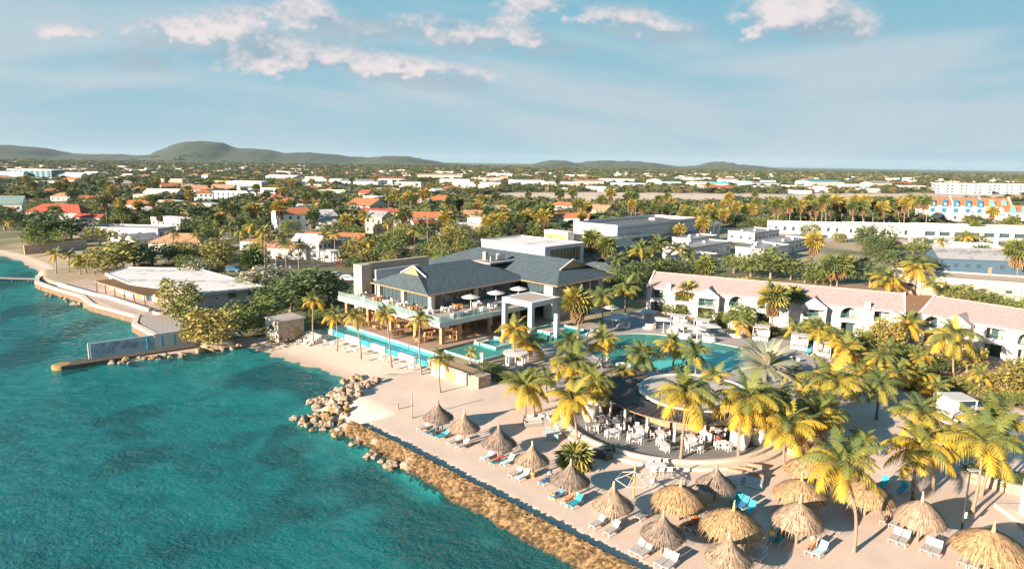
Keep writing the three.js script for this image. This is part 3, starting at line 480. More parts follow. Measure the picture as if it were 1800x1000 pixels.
// ---------------------------------------------------------------- stone hut and stairs at the head of the cove
{
  const [cx, cz] = toW(60.2, -116.5);
  const R = thing('stone_hut', 'small flat-roofed stone hut at the head of the sandy cove', 'hut', cx, 0.9, cz, TH);
  part(R, 'wall', mb().box(0, 0, 0, 5.2, 3.7, 5.0), K.stonewall); part(R, 'roof', mb().box(0.1, 3.7, 0, 5.7, 0.28, 5.5), K.concrete);
  part(R, 'plaster_face', mb().box(-2.63, 0, 0, 0.08, 3.7, 5.0), K.cream); part(R, 'window', mb().box(-2.69, 2.1, 0.2, 0.06, 0.8, 1.6), K.glass); part(R, 'door', mb().box(1.2, 0, 2.53, 1.1, 2.2, 0.08), K.wood);
  const S = resort('beach_stairs', 'broad pale stone stairs from the restaurant deck to the sand', 'stairs', 62.6, -111.6, 0.6);
  for (let k = 0; k < 7; k++) part(S, 'step', mb().box(-1.6 + k * 0.42, 0, 0, 0.42, 0.22 * (k + 1), 5.2), K.cream);
  const P2 = resort('planter_wall', 'low plastered planter wall with a stone end at the beach edge', 'wall', 66, -73.8, 1.2);
  part(P2, 'plaster_face', mb().box(-0.7, 0, -1, 0.5, 2.1, 8.2), K.cream); part(P2, 'stone_end', mb().box(0.4, 0, 4.4, 2.6, 2.1, 2.2), K.stonewall); part(P2, 'soil_bed', mb().box(1.2, 0, -1, 3.2, 1.7, 8), K.wood); part(P2, 'timber_panel', mb().box(-0.98, 0.1, -0.6, 0.06, 1.9, 2.4), K.timber);
}
// ---------------------------------------------------------------- pale pink-roofed guest houses
function guestHouse(name, label, ax, az, ang, len, feats, depth = 10) {
  // facade starts at (ax, az) and runs len metres along ang; feats: [kind, centre, ...]
  const R = thing(name, label, 'guest house', ax, 1.5, az, ang), H = 6.1;
  const sh = new THREE.Shape(); sh.moveTo(0, 0); sh.lineTo(len, 0); sh.lineTo(len, H); sh.lineTo(0, H); sh.closePath();
  const hole = (x, y, w, h, arch) => { const p = new THREE.Path(); p.moveTo(x - w / 2, y); p.lineTo(x + w / 2, y); if (arch) { p.lineTo(x + w / 2, y + h - w / 2); p.absarc(x, y + h - w / 2, w / 2, 0, Math.PI); } else { p.lineTo(x + w / 2, y + h); p.lineTo(x - w / 2, y + h); } p.closePath(); sh.holes.push(p); };
  for (const [k, x] of feats) { if (k === 'arch') { hole(x, 3.3, 3.2, 2.3, true); hole(x, 0.25, 2.6, 2.3); } else if (k === 'win') { hole(x, 3.5, 2.6, 1.9); hole(x, 0.25, 2.6, 2.3); } }
  const front = new THREE.ExtrudeGeometry(sh, { depth: 0.35, bevelEnabled: false, curveSegments: 10 }); front.translate(0, 0, -0.35);
  part(R, 'front_wall', mb().add(front), K.white);
  part(R, 'side_wall', mb().box(0.18, 0, -depth / 2 - 0.2, 0.35, H, depth - 0.4), K.white); part(R, 'side_wall', mb().box(len - 0.18, 0, -depth / 2 - 0.2, 0.35, H, depth - 0.4), K.white); part(R, 'back_wall', mb().box(len / 2, 0, -depth + 0.1, len, H, 0.3), K.white);
  part(R, 'inner_wall', mb().box(len / 2, 0, -2.3, len - 0.8, H - 0.1, 0.2), K.cream); part(R, 'upper_floor', mb().box(len / 2, 2.9, -1.25, len - 0.8, 0.3, 1.75), K.white);
  // roof of tiles: two slopes, white end parapets
  const rise = 2.3, zc = -depth / 2, rf = mb(), e = 0.45, t = 0.14;
  const A = [0.3, H - 0.12, e], B = [len - 0.3, H - 0.12, e], Cc = [len - 0.3, H + rise, zc], Dd = [0.3, H + rise, zc], E = [0.3, H - 0.12, -depth - e], F = [len - 0.3, H - 0.12, -depth - e];
  rf.quad(A, B, Cc, Dd).quad(F, E, Dd, Cc); const dn = (p) => [p[0], p[1] - t, p[2]]; rf.quad(dn(B), dn(A), dn(Dd), dn(Cc)).quad(dn(E), dn(F), dn(Cc), dn(Dd)).quad(dn(A), dn(B), B, A).quad(dn(F), dn(E), E, F);
  const roof = part(R, 'roof', rf, K.pink);
  for (let q = 0; q < 2; q++) { const x = q ? len - 0.15 : 0.15; part(R, 'parapet', mb().face([[x - 0.15, H - 0.3, e + 0.1], [x + 0.15, H - 0.3, e + 0.1], [x + 0.15, H + rise + 0.4, zc], [x - 0.15, H + rise + 0.4, zc]]).face([[x - 0.15, 0, e - 0.4], [x - 0.15, H - 0.3, e + 0.1], [x - 0.15, H + rise + 0.4, zc], [x - 0.15, H - 0.3, -depth - e], [x - 0.15, 0, -depth]]).face([[x + 0.15, 0, e - 0.4], [x + 0.15, 0, -depth], [x + 0.15, H - 0.3, -depth - e], [x + 0.15, H + rise + 0.4, zc], [x + 0.15, H - 0.3, e + 0.1]]), K.white); }
  part(roof, 'ridge', mb().bar(Dd, Cc, 0.16, 6), K.pink);
  for (const [k, x] of feats) {
    if (k === 'porch') {
      const p = part(R, 'porch', mb().box(x - 2.1, 0, 1.1, 0.45, 5.4, 2.2).box(x + 2.1, 0, 1.1, 0.45, 5.4, 2.2).box(x, 2.85, 1.1, 3.75, 0.3, 2.2), K.white);
      const gs = new THREE.Shape([[-2.4, 0], [2.4, 0], [2.4, 0.6], [0, 2.3], [-2.4, 0.6]].map((q) => new THREE.Vector2(...q))); const hp = new THREE.Path(); hp.moveTo(-1.3, 0); hp.lineTo(1.3, 0); hp.absarc(0, 0, 1.3, 0, Math.PI); hp.closePath();
      const gg = new THREE.ExtrudeGeometry(gs, { depth: 0.4, bevelEnabled: false }); gg.translate(x, 4.9, 1.9); part(p, 'gable', mb().add(gg), K.white);
      part(p, 'porch_roof', mb().quad([x - 2.5, 5.35, 2], [x, 7.1, 2], [x, 7.1, -2.5], [x - 2.5, 5.35, -0.4]).quad([x, 7.1, 2], [x + 2.5, 5.35, 2], [x + 2.5, 5.35, -0.4], [x, 7.1, -2.5]), K.pink);
      part(p, 'door', mb().box(x, 3.2, -0.02, 1.7, 2.1, 0.1), K.glass); part(p, 'door', mb().box(x, 0.1, -0.02, 1.7, 2.2, 0.1), K.glass); part(p, 'curtain', mb().box(x + 1.2, 3.2, 0.0, 0.7, 2.1, 0.08), K.cream);
      for (const y of [3.15]) { const r = mb(); for (let q = 0; q <= 4; q++) { r.bar([x - 1.8 + q * 0.9, y, 2.1], [x - 1.8 + q * 0.9, y + 0.95, 2.1], 0.035); } for (let q = 0; q < 4; q++) { r.bar([x - 1.8 + q * 0.9, y, 2.1], [x - 0.9 + q * 0.9, y + 0.95, 2.1], 0.03); r.bar([x - 0.9 + q * 0.9, y, 2.1], [x - 1.8 + q * 0.9, y + 0.95, 2.1], 0.03); } r.bar([x - 1.85, y + 0.95, 2.1], [x + 1.85, y + 0.95, 2.1], 0.05); part(p, 'railing', r, K.green); }
    } else if (k === 'chimney') part(R, 'roof_pier', mb().box(x, H - 0.5, 0.3, 1, 1.5, 0.7), K.white);
    else {
      const w = k === 'arch' ? 3.2 : 2.6, r = mb(); for (let q = 0; q < 4; q++) { const x0 = x - w / 2 + q * w / 4, x1 = x0 + w / 4; r.bar([x0, 3.3, -0.2], [x1, 4.15, -0.2], 0.03); r.bar([x1, 3.3, -0.2], [x0, 4.15, -0.2], 0.03); } r.bar([x - w / 2, 4.18, -0.2], [x + w / 2, 4.18, -0.2], 0.05); part(R, 'railing', r, K.green);
      const d1 = part(R, 'door', mb().box(x - 0.2, 3.2, -2.15, 1.8, 2.1, 0.08), K.glass); part(d1, 'curtain', mb().box(x + 0.3, 3.2, -2.09, 0.6, 2.1, 0.05), K.cream); part(R, 'door', mb().box(x, 0.1, -2.15, 1.9, 2.2, 0.08), K.glass);
    }
  }
  return R;
}
guestHouse('guest_house', 'long white two-storey guest house with pale pink tiled roof behind the pool', 30.4, -148.4, -26.8 * D2R, 50.5, [['win', 2.4], ['arch', 8], ['porch', 13.8], ['arch', 19.5], ['win', 25], ['porch', 34.6], ['arch', 41], ['win', 46.6], ['chimney', 5], ['chimney', 44]], 11);
guestHouse('guest_house', 'white guest house with pink roof and green balcony rails beside the garden', 77.45,-124.66, -52 * D2R, 46, [['arch', 2.6], ['porch', 7], ['win', 12.5], ['arch', 17.5], ['porch', 23.2], ['arch', 29], ['win', 35]], 13);

// ---------------------------------------------------------------- sea wall, boulders, jetty
const dir = (a, b) => { const x = b[0] - a[0], z = b[1] - a[1], l = Math.hypot(x, z); return [x / l, z / l, l]; };
function roughBank(name, label, cat, line, prof, step, amp, colors, m) {
  // line [x, z]; prof [offset to the sea side, y]; a broken rock face with noise
  const pts = []; for (let k = 0; k < line.length - 1; k++) { const [dx, dz, l] = dir(line[k], line[k + 1]), n = Math.ceil(l / step); for (let q = 0; q < n; q++) pts.push([line[k][0] + dx * l * q / n, line[k][1] + dz * l * q / n, line[k][2] ?? 1]); } pts.push([...line[line.length - 1], 1]);
  const P = [], C = [], U = [], I = [], np = prof.length;
  pts.forEach((p, k) => { const a = pts[Math.max(0, k - 2)], b = pts[Math.min(pts.length - 1, k + 2)], [dx, dz] = dir(a, b);
    prof.forEach(([o, y], q) => { const s = q / (np - 1), n1 = fbm(k * step * 1.1, q * 0.42 + 3, 3) - 0.5, n2 = fbm(k * step * 3.1 + 40, q * 0.95, 3) - 0.5, n3 = fbm(k * step * 0.22, 5, 2) - 0.5, A = amp * (q < 2 ? 0.25 : 1), j1 = hash(k, q, 8) - 0.5, j2 = hash(k, q, 9) - 0.5, off = o + n1 * 0.9 * A + n2 * 1.1 * A + j1 * 0.42 * A - o * 0.42 * (1 - sstep(0, 0.45, k / pts.length)) + n3 * 1.6 * A * s;
      P.push(p[0] - dz * off, y + (n2 * 0.6 + n1 * 0.3 + j2 * 0.3) * A * (q === 0 ? 0.3 : 1), p[1] + dx * off); U.push(k * step, q * 0.5);
      const w = clamp(0.6 + n1 * 1.2 + n2 * 2.8 + j1 * 1.3), c = colors[0].map((v, e) => mixn(v, colors[1][e], w)), wet = y < 0.45 ? sstep(0.45, 0, y + n2 * 0.5) : 0; C.push(...c.map((v, e) => mixn(v, colors[2][e], wet))); }); });
  for (let k = 0; k < pts.length - 1; k++) for (let q = 0; q < np - 1; q++) { const a = k * np + q, b = a + 1, c = a + np, d = c + 1; I.push(a, b, c, b, d, c); }
  const g = new THREE.BufferGeometry(); g.setAttribute('position', new THREE.Float32BufferAttribute(P, 3)); g.setAttribute('color', new THREE.Float32BufferAttribute(C, 3)); g.setAttribute('uv', new THREE.Float32BufferAttribute(U, 2)); g.setIndex(I);
  const f = g.toNonIndexed(); f.computeVertexNormals(); const smooth = mergeVertices(g); smooth.computeVertexNormals();
  return solo(name, amp > 0.3 ? f : smooth, m, label, cat);
}
const rockVC = mat(1, 1, 1, { vc: true, map: T.grit, rep: 0.8, rough: 0.95, bump: T.grit, depth: 0.06 });
const wallLine = [[38, -22], [10.88,-49.75], [5.42,-55.16], [-1.39,-61.97], [-8.47,-69.08], [-14.64,-75.35], [-20.33,-80.68]].reverse();
roughBank('sea_wall', 'rough golden coral-stone sea wall running along the water edge of the beach', 'sea wall', wallLine, [[-0.12, 1.2], [-0.1, 1.86], [0.05, 1.94], [0.2, 1.95], [0.38, 1.86], [0.47, 1.75], [0.55, 1.64], [0.65, 1.57], [0.75, 1.45], [0.85, 1.3], [0.95, 1.12], [1.05, 0.98], [1.15, 0.85], [1.25, 0.72], [1.38, 0.55], [1.5, 0.38], [1.62, 0.2], [1.75, 0.05], [1.95, -0.3], [2.3, -1]], 0.2, 0.62, [[0.06, 0.04, 0.016], [0.3, 0.185, 0.085], [0.07, 0.05, 0.03]], rockVC);
// boulders: five shapes, each stone its own thing
const boulderGeos = [0, 1, 2, 3, 4].map((k) => { const g = mergeVertices(new THREE.IcosahedronGeometry(1, 2).deleteAttribute('uv').deleteAttribute('normal')), p = g.attributes.position; for (let q = 0; q < p.count; q++) { const x = p.getX(q), y = p.getY(q), z = p.getZ(q), n = 0.72 + 0.55 * fbm(x * 1.3 + k * 9, y * 1.3 + z * 1.1 + k * 5, 3) + 0.12 * Math.sign(Math.sin(x * 3 + k) * Math.cos(z * 3)); p.setXYZ(q, x * n * 1.15, y * n * 0.8, z * n); } const f = g.toNonIndexed(); f.computeVertexNormals(); return mb().add(f).geo(); });
const boulderMats = { pale: [K.rockpale, K.rock], gold: [K.rockgold, K.rock], dark: [K.rockdark, K.rock] };
function boulder(x, y, z, s, tone, label, group) { const o = mesh(pick(boulderGeos), pick(boulderMats[tone])); o.name = numbered('boulder'); o.position.set(x, y, z); o.rotation.set(rr(-0.4, 0.4), rr(0, 6.28), rr(-0.3, 0.3)); o.scale.set(s * rr(0.8, 1.2), s * rr(0.7, 1.05), s * rr(0.8, 1.2)); o.userData = { label, category: 'boulder', group }; scene.add(o); return o; }
reseed(11);
{
  const lay = (a, b, w, n, s0, s1, tone, y0, y1, label, group) => { for (let k = 0; k < n; k++) { const t = rnd(), o = rr(-1, 1) * w, [dx, dz, l] = dir(a, b), x = a[0] + dx * l * t - dz * o, z = a[1] + dz * l * t + dx * o; const q = rr(s0, s1); const up = rnd() < 0.35 && y1 > 0.8; boulder(x, Math.max(level(x, z)[0], -0.3) + q * rr(0.1, 0.5) + (up ? q * 0.8 : 0), z, q, tone, (q > mixn(s0, s1, 0.66) ? 'large ' : q < mixn(s0, s1, 0.33) ? 'small ' : '') + label + (up ? ', on top' : o > 0.4 * w ? ', seaward' : o < -0.4 * w ? ', inner side' : '') + (t < 0.33 ? ', first third' : t > 0.66 ? ', last third' : ''), group); } };
  lay([-23.53,-92.89], [-21.91,-98.04], 2.4, 62, 0.24, 0.5, 'pale', 1.0, 1.5, 'pale boulder in the rock groyne where it meets the sand', 'pale groyne boulders');
  lay([-26.65,-88.74], [-23.18,-93.47], 3.2, 86, 0.26, 0.54, 'pale', 0.4, 1.5, 'weathered boulder in the rock groyne beside the cove', 'weathered groyne boulders');
  lay([-27.34,-87.07], [-22.91,-83.55], 3.0, 72, 0.28, 0.6, 'gold', 0.2, 1.5, 'golden boulder at the seaward tip of the rock groyne', 'golden groyne tip boulders');
  lay([-25.11,-84.62], [-17.98,-78.03], 1.3, 26, 0.35, 0.8, 'gold', -0.1, 0.7, 'golden boulder in the water under the sea wall end', 'boulders under the sea wall end');
  lay([-16.81,-75.79], [-10.14,-69.72], 1.5, 15, 0.4, 0.85, 'dark', -0.2, 0.5, 'dark wet boulder beside the middle of the sea wall', 'wet boulders beside the sea wall');
  lay([-25.91,-100.04], [-24.39,-102.32], 1.0, 10, 0.35, 0.6, 'gold', 0.2, 0.7, 'ochre boulder at the water edge of the cove', 'ochre cove boulders');
  lay([-50.39,-120.12], [-56.87,-115.96], 1.4, 22, 0.35, 0.75, 'dark', 0.1, 1.0, 'brown boulder below the shrubs beside the painted jetty wall', 'boulders by the jetty shrubs');
  lay([-57.18,-114.46], [-67.72,-108.48], 0.9, 20, 0.25, 0.6, 'gold', 0.0, 0.6, 'small rock at the foot of the painted jetty wall', 'rocks along the jetty');
  lay([-69.05,-123.85], [-74.85,-129.62], 1.3, 9, 0.3, 0.6, 'pale', 0.0, 0.5, 'grey rock under the paved corner terrace', 'rocks under the corner terrace');
  lay([-97.82,-150.32], [-122.72,-170.71], 1.0, 12, 0.35, 0.8, 'gold', 0.0, 0.5, 'ochre rock at the foot of the quay', 'rocks along the quay');
}
{
  const a = [-71.1,-109.28], b = [-58.14,-119.88], [dx, dz, l] = dir(a, b), ang = Math.atan2(-dz, dx);
  const J = thing('jetty_wall', 'white and pale blue painted wall standing on the stone jetty', 'wall', a[0], 0.4, a[1], ang);
  part(J, 'wall', mb().box(l / 2 - 3.5, 0.2, 0, l - 7, 2.7, 0.35), mat(0.4, 0.5, 0.56, { map: T.stain, rep: 0.12 })); part(J, 'white_panel', mb().box(l - 3.5, 0.2, 0.05, 7, 2.9, 0.42), K.white);
  const st = mat(0.05, 0.33, 0.5); for (const t of [0.52, 0.66, 0.78]) part(J, 'blue_stripe', mb().box(l * t, 0.55, 0.22, 0.35, 2.1, 0.1), st);
  part(J, 'pole', mb().cyl(-0.3, 0.3, 0.1, 0.09, 2.7, 8), K.white);
  part(J, 'platform', mb().box(l / 2 - 2.5, -1.3, 0.6, l + 4, 1.55, 3.4), mat(0.1, 0.085, 0.065, { map: T.stone, rep: 0.3 }));
  part(J, 'platform_end', mb().lathe([[1.5, -1.3], [1.55, 0.1], [1.2, 0.28], [0, 0.3]], 14, -4.2, 0.6), K.rockgold);
  const c = [-51.42,-122.78]; const [ex, ez, el] = dir(b, c), W = thing('boundary_wall', 'low whitewashed boundary wall behind the shore shrubs', 'wall', b[0] + ex, 1.2, b[1] + ez, Math.atan2(-ez, ex));
  part(W, 'wall', mb().box(el / 2, 0, -0.6, el - 0.3, 2.0, 0.3), K.white); part(W, 'coping', mb().box(el / 2, 2.0, -0.6, el - 0.2, 0.12, 0.42), K.concrete);
  const T2 = [-75.17,-129.99], q = mb().slab([[-76.82,-133.8], [-78.17,-141.13], [-75.33,-144.75], [-65.4,-135.55], [-58.34,-118.82], [-63.6,-118.52]], 1.3, 1.62);
  struct('corner_terrace', q, mat(0.44, 0.38, 0.34, { map: T.stone, rep: 0.5 }));
  const quay = [[-64.16,-119.54], [-75.29,-130.12], [-78.42,-136.83], [-95.03,-148.05], [-102.43,-156.5], [-113.41,-164.2], [-125.19,-173.53], [-131.28,-182.68]];
  const Q = thing('quay_wall', 'cream topped stone quay wall along the water below the flat house', 'wall', 0, 0, 0); const half = quay.map(([x, z]) => [x, z]);
  part(Q, 'stone_face', mb().strip(half, 1.1, -1.2, 1.2), mat(0.24, 0.16, 0.1, { map: T.stone, rep: 0.3, bump: T.stone, depth: 0.08 })); part(Q, 'coping', mb().strip(half, 1.0, 1.2, 1.72), K.cream);
  const PX = [-130.16,-180.61]; const P = thing('pier', 'narrow dark timber pier reaching out from the quay', 'pier', PX[0], 0, PX[1], Math.PI - 0.1);
  part(P, 'walkway', mb().box(12, 0.9, 0, 24, 0.22, 1.6), K.greydeck); for (let k = 0; k < 5; k++) { part(P, 'pile', mb().cyl(2 + k * 5, -3.5, 0.6, 0.14, 4.4, 8), K.trunkdark); part(P, 'pile', mb().cyl(2 + k * 5, -3.5, -0.6, 0.14, 4.4, 8), K.trunkdark); }
}
// ---------------------------------------------------------------- flat white house on the quay
{
  const top = [[-103.45,-167.88], [-103.77,-178.1], [-84.58,-177.96], [-57.47,-153.48], [-68.48,-143.77], [-89.83,-154.5], [-96.5,-160.91]];
  const cx = top.reduce((s, p) => s + p[0], 0) / 7, cz = top.reduce((s, p) => s + p[1], 0) / 7, rel = (f) => top.map(([x, z]) => [(x - cx) * f, (z - cz) * f]);
  const Hh = thing('beach_house', 'flat white-roofed house with a timber pergola on the quay', 'house', cx, 1.5, cz);
  part(Hh, 'wall', mb().slab(rel(0.94), 0, 3.0), K.white); const rf = part(Hh, 'roof', mb().slab(rel(1), 3.0, 3.5), K.roofwhite);
  part(rf, 'roof_edge', mb().strip(rel(0.985), 0.3, 3.5, 3.68, true), K.white);
  const a = rel(0.945)[3], b = rel(0.945)[4], [dx, dz, l] = dir(b, a), ang = Math.atan2(-dz, dx), at = (t, y, w, h, d) => mb().box(b[0] + dx * l * t - dz * -0.03, y, b[1] + dz * l * t + dx * 0.03, w, h, d, ang);
  part(Hh, 'window', at(0.55, 1.5, 1.7, 1.2, 0.16), K.glass); part(Hh, 'window', at(0.85, 1.5, 1.1, 1.0, 0.16), K.glass); part(Hh, 'wall_lamp', at(0.3, 1.7, 0.35, 0.35, 0.2), K.dark);
  const e = rel(0.94)[4], f = rel(0.94)[5], [gx, gz, gl] = dir(f, e), an = Math.atan2(-gz, gx); for (let k = 0; k < 5; k++) part(Hh, 'door', mb().box(f[0] + gx * gl * (0.1 + k * 0.17) - gz * 0.02, 0.1, f[1] + gz * gl * (0.1 + k * 0.17) + gx * 0.02, 2.0, 2.2, 0.14, an), k % 2 ? K.glass : K.wood);
  // pergola
  const p0 = [-100.4,-159.01], p1 = [-79.88,-142.7], P = thing('pergola', 'dark posted timber pergola on the sea side of the flat house', 'pergola', p0[0], 1.5, p0[1]);
  const [px, pz, pl] = dir(p0, p1), nx = -pz, nz = px, s = (cx - p0[0]) * nx + (cz - p0[1]) * nz > 0 ? 1 : -1;
  for (let k = 0; k < 6; k++) { const t = pl * k / 5; part(P, 'post', mb().box(px * t, 0, pz * t, 0.2, 2.9, 0.2), K.trunkdark); }
  part(P, 'beam', mb().box(px * pl / 2, 2.9, pz * pl / 2, pl + 0.6, 0.22, 0.2, Math.atan2(-pz, px)), K.wood);
  for (let k = 0; k < 30; k++) { const t = pl * k / 29; part(P, 'rafter', mb().bar([px * t, 3.2, pz * t], [px * t + nx * s * 5.5, 3.35, pz * t + nz * s * 5.5], 0.1), K.wood); }
  const tr = [[-116.23,-168.28], [-104.11,-159.44], [-95.91,-150.61], [-77.9,-136.82], [-77.46,-141.18], [-75.9,-145.89], [-97.31,-168.23], [-115.89,-179.31]];
  struct('quay_terrace', mb().slab(tr, 1.3, 1.58), mat(0.5, 0.38, 0.3, { map: T.grit, rep: 0.2 }));
  const wl = thing('terrace_wall', 'low white wall edging the quay terrace', 'wall', 0, 1.5, 0); part(wl, 'wall', mb().strip([[-117.25,-169.8], [-99.69,-156.97], [-95.4,-154.57], [-78.17,-141.13]], 0.5, 0, 0.7), K.white);
  const c2 = [-74.62,-139.71], well = thing('round_planter', 'low round white stone planter on the corner terrace', 'planter', c2[0], 1.62, c2[1]); part(well, 'ring', mb().lathe([[1.9, 0], [1.9, 0.6], [1.5, 0.6], [1.5, 0.2], [0, 0.2]], 24), K.concrete);
  const sb = [-167.07,-232.89], sw = thing('stone_boundary_wall', 'long sunlit rubble stone wall beside the little sandy bay', 'wall', 0, 1.3, 0); part(sw, 'wall', mb().strip([[-163.93,-222.97], [-160.83,-227.61], [-154.03,-240.7]], 0.5, 0, 3.2), K.stonewall);
}
// ---------------------------------------------------------------- round beach bar with its terrace
const BAR = [23.2, -85.2];
{
  const [bx, bz] = BAR, ring = (r, a0, a1, n, c = [0, 0]) => { const q = []; for (let k = 0; k <= n; k++) { const t = mixn(a0, a1, k / n); q.push([c[0] + r * Math.cos(t), c[1] + r * Math.sin(t)]); } return q; };
  const off = [20.6 - bx, -83.7 - bz];
  struct('dining_terrace', mb().slab(ring(13.6, 0, 6.2832 * 47 / 48, 47, off).map(([x, z]) => [x + bx, z + bz]), 1.35, 1.66), K.greydeck);
  const W = thing('curved_wall', 'low curved plastered wall with a step round the dining terrace', 'wall', bx, 1.4, bz);
  part(W, 'wall', mb().strip(ring(13.8, -0.35, 3.6, 44, off), 0.45, 0, 0.75), K.cream); part(W, 'step', mb().strip(ring(14.6, 0.1, 3.3, 40, off), 1.1, 0, 0.42), K.cream);
  const B = thing('beach_bar', 'round beach bar with dark slatted canopy and white-rimmed disc roof', 'bar', bx, 1.66, bz);
  part(B, 'disc_roof', mb().lathe([[0.01, 2.75], [7.2, 2.75], [7.2, 2.98], [0.01, 3.02]], 48, 1.6, -0.4), mat(0.5, 0.43, 0.37, { map: T.stain, rep: 0.09 }));
  part(B, 'disc_rim', mb().lathe([[7.2, 2.85], [7.55, 2.85], [7.55, 3.14], [7.2, 3.14], [7.2, 2.85]], 56, 1.6, -0.4), K.white);
  for (let k = 0; k < 118; k++) { const t = 0.55 + k / 118 * 3.75, c = Math.cos(t), s = Math.sin(t); part(B, 'slat', mb().box((c * 8.9 + 0.2), 2.85, (s * 8.9 - 0.1), 4.1, 0.14, 0.2, -t), k % 3 ? K.slatdark ?? (K.slatdark = mat(0.055, 0.05, 0.05, { map: T.plank, rep: 0.6, rough: 0.6 })) : K.trunkdark); }
  part(B, 'ring_beam', mb().strip(ring(10.4, 0.5, 4.35, 40), 0.22, 2.66, 2.84), K.wood);
  for (let k = 0; k < 12; k++) { const t = 0.6 + k * 0.33; part(B, 'post', mb().cyl(10.4 * Math.cos(t), 0, 10.4 * Math.sin(t), 0.17, 2.66, 10), K.white); }
  part(B, 'counter', mb().strip(ring(5.4, 0.3, 4.4, 30), 0.8, 0, 1.1), K.wood); part(B, 'counter_top', mb().strip(ring(5.4, 0.3, 4.4, 30), 1.1, 1.1, 1.2), K.cream); part(B, 'core', mb().cyl(1.6, 0, -0.4, 2.6, 3, 20), K.white);
}
// ---------------------------------------------------------------- furniture makers (each a thing with parts; copies below)
const maker = {};
const proto = (fn) => { let first = null; return (name, label, cat, x, y, z, ry, s = 1, group) => { if (!first) { first = fn(name, label, cat); first.position.set(x, y, z); first.rotation.y = ry; first.scale.setScalar(s); if (group) first.userData.group = group; return first; } return copyOf(first, name, label, x, y, z, ry, s, group); }; };
const lounger = (fab, frame) => proto((n, l, c) => { const t = thing(n, l, c);   // head towards +x, foot towards -x
  for (const s of [-1, 1]) part(t, 'rail', mb().box(0, 0.27, s * 0.32, 1.95, 0.06, 0.05), frame);
  for (const [x, z] of [[-0.9, -0.32], [-0.9, 0.32], [0.75, -0.32], [0.75, 0.32]]) part(t, 'leg', mb().box(x, 0, z, 0.06, 0.27, 0.06), frame);
  part(t, 'seat', mb().box(-0.32, 0.33, 0, 1.32, 0.06, 0.64), fab); part(t, 'backrest', mb().quad([0.34, 0.36, 0.32], [0.34, 0.36, -0.32], [0.86, 0.88, -0.32], [0.86, 0.88, 0.32]).quad([0.38, 0.32, -0.32], [0.38, 0.32, 0.32], [0.9, 0.84, 0.32], [0.9, 0.84, -0.32]).quad([0.34, 0.36, 0.32], [0.86, 0.88, 0.32], [0.9, 0.84, 0.32], [0.38, 0.32, 0.32]).quad([0.34, 0.36, -0.32], [0.38, 0.32, -0.32], [0.9, 0.84, -0.32], [0.86, 0.88, -0.32]), fab); return t; });
maker.white = lounger(K.lounge, K.loungewhite); maker.teal = lounger(K.teal, K.loungewhite); maker.blue = lounger(K.blue, K.loungewhite); maker.pale = lounger(mat(0.45, 0.62, 0.66), K.loungewhite);
const chairOf = (m) => proto((n, l, c) => { const t = thing(n, l, c); part(t, 'seat', mb().box(0, 0.42, 0, 0.5, 0.06, 0.5), m); part(t, 'backrest', mb().box(-0.23, 0.48, 0, 0.06, 0.45, 0.5), m); for (const x of [-0.21, 0.21]) for (const z of [-0.21, 0.21]) part(t, 'leg', mb().box(x, 0, z, 0.06, 0.42, 0.06), m); for (const z of [-0.24, 0.24]) part(t, 'armrest', mb().box(0.02, 0.64, z, 0.46, 0.05, 0.05), m); return t; });
maker.chairWhite = chairOf(K.loungewhite); maker.chairTimber = chairOf(K.timber); maker.chairBlue = chairOf(mat(0.2, 0.42, 0.5));
const tableOf = (m, w, d) => proto((n, l, c) => { const t = thing(n, l, c); part(t, 'table_top', mb().box(0, 0.71, 0, w, 0.05, d), m); part(t, 'pedestal', mb().box(0, 0.05, 0, 0.4, 0.66, 0.4), m); part(t, 'base', mb().box(0, 0, 0, 0.6, 0.05, 0.6), m); return t; });
maker.tableWhite = tableOf(K.loungewhite, 1.1, 1.1); maker.tableTimber = tableOf(K.timber, 1.3, 1.0); maker.tableLong = tableOf(K.loungewhite, 2.2, 1.0); maker.tableGrey = tableOf(K.greydeck, 1.1, 1.1);
maker.parasol = proto((n, l, c) => { const t = thing(n, l, c); part(t, 'pole', mb().cyl(0, 0, 0, 0.06, 2.8, 8), K.loungewhite); part(t, 'canopy', mb().lathe([[1.75, 2.42], [0.9, 2.68], [0.01, 2.86]], 8).lathe([[0.01, 2.83], [0.9, 2.64], [1.75, 2.39]], 8).lathe([[1.75, 2.3], [1.76, 2.42]], 8), K.cushion); part(t, 'base', mb().cyl(0, 0, 0, 0.38, 0.1, 12), K.concrete); part(t, 'finial', mb().cyl(0, 2.84, 0, 0.06, 0.12, 6), K.loungewhite); return t; });
maker.square = proto((n, l, c) => { const t = thing(n, l, c); part(t, 'pole', mb().cyl(0, 0, 0, 0.07, 3, 8), K.loungewhite); part(t, 'canopy', mb().face([[-1.7, 2.8, 1.7], [1.7, 2.8, 1.7], [0, 3.1, 0]]).face([[1.7, 2.8, 1.7], [1.7, 2.8, -1.7], [0, 3.1, 0]]).face([[1.7, 2.8, -1.7], [-1.7, 2.8, -1.7], [0, 3.1, 0]]).face([[-1.7, 2.8, -1.7], [-1.7, 2.8, 1.7], [0, 3.1, 0]]).box(0, 2.72, 1.69, 3.4, 0.09, 0.02).box(0, 2.72, -1.69, 3.4, 0.09, 0.02).box(1.69, 2.72, 0, 0.02, 0.09, 3.36).box(-1.69, 2.72, 0, 0.02, 0.09, 3.36), K.cushion); part(t, 'base', mb().box(0, 0, 0, 0.8, 0.1, 0.8), K.concrete); return t; });
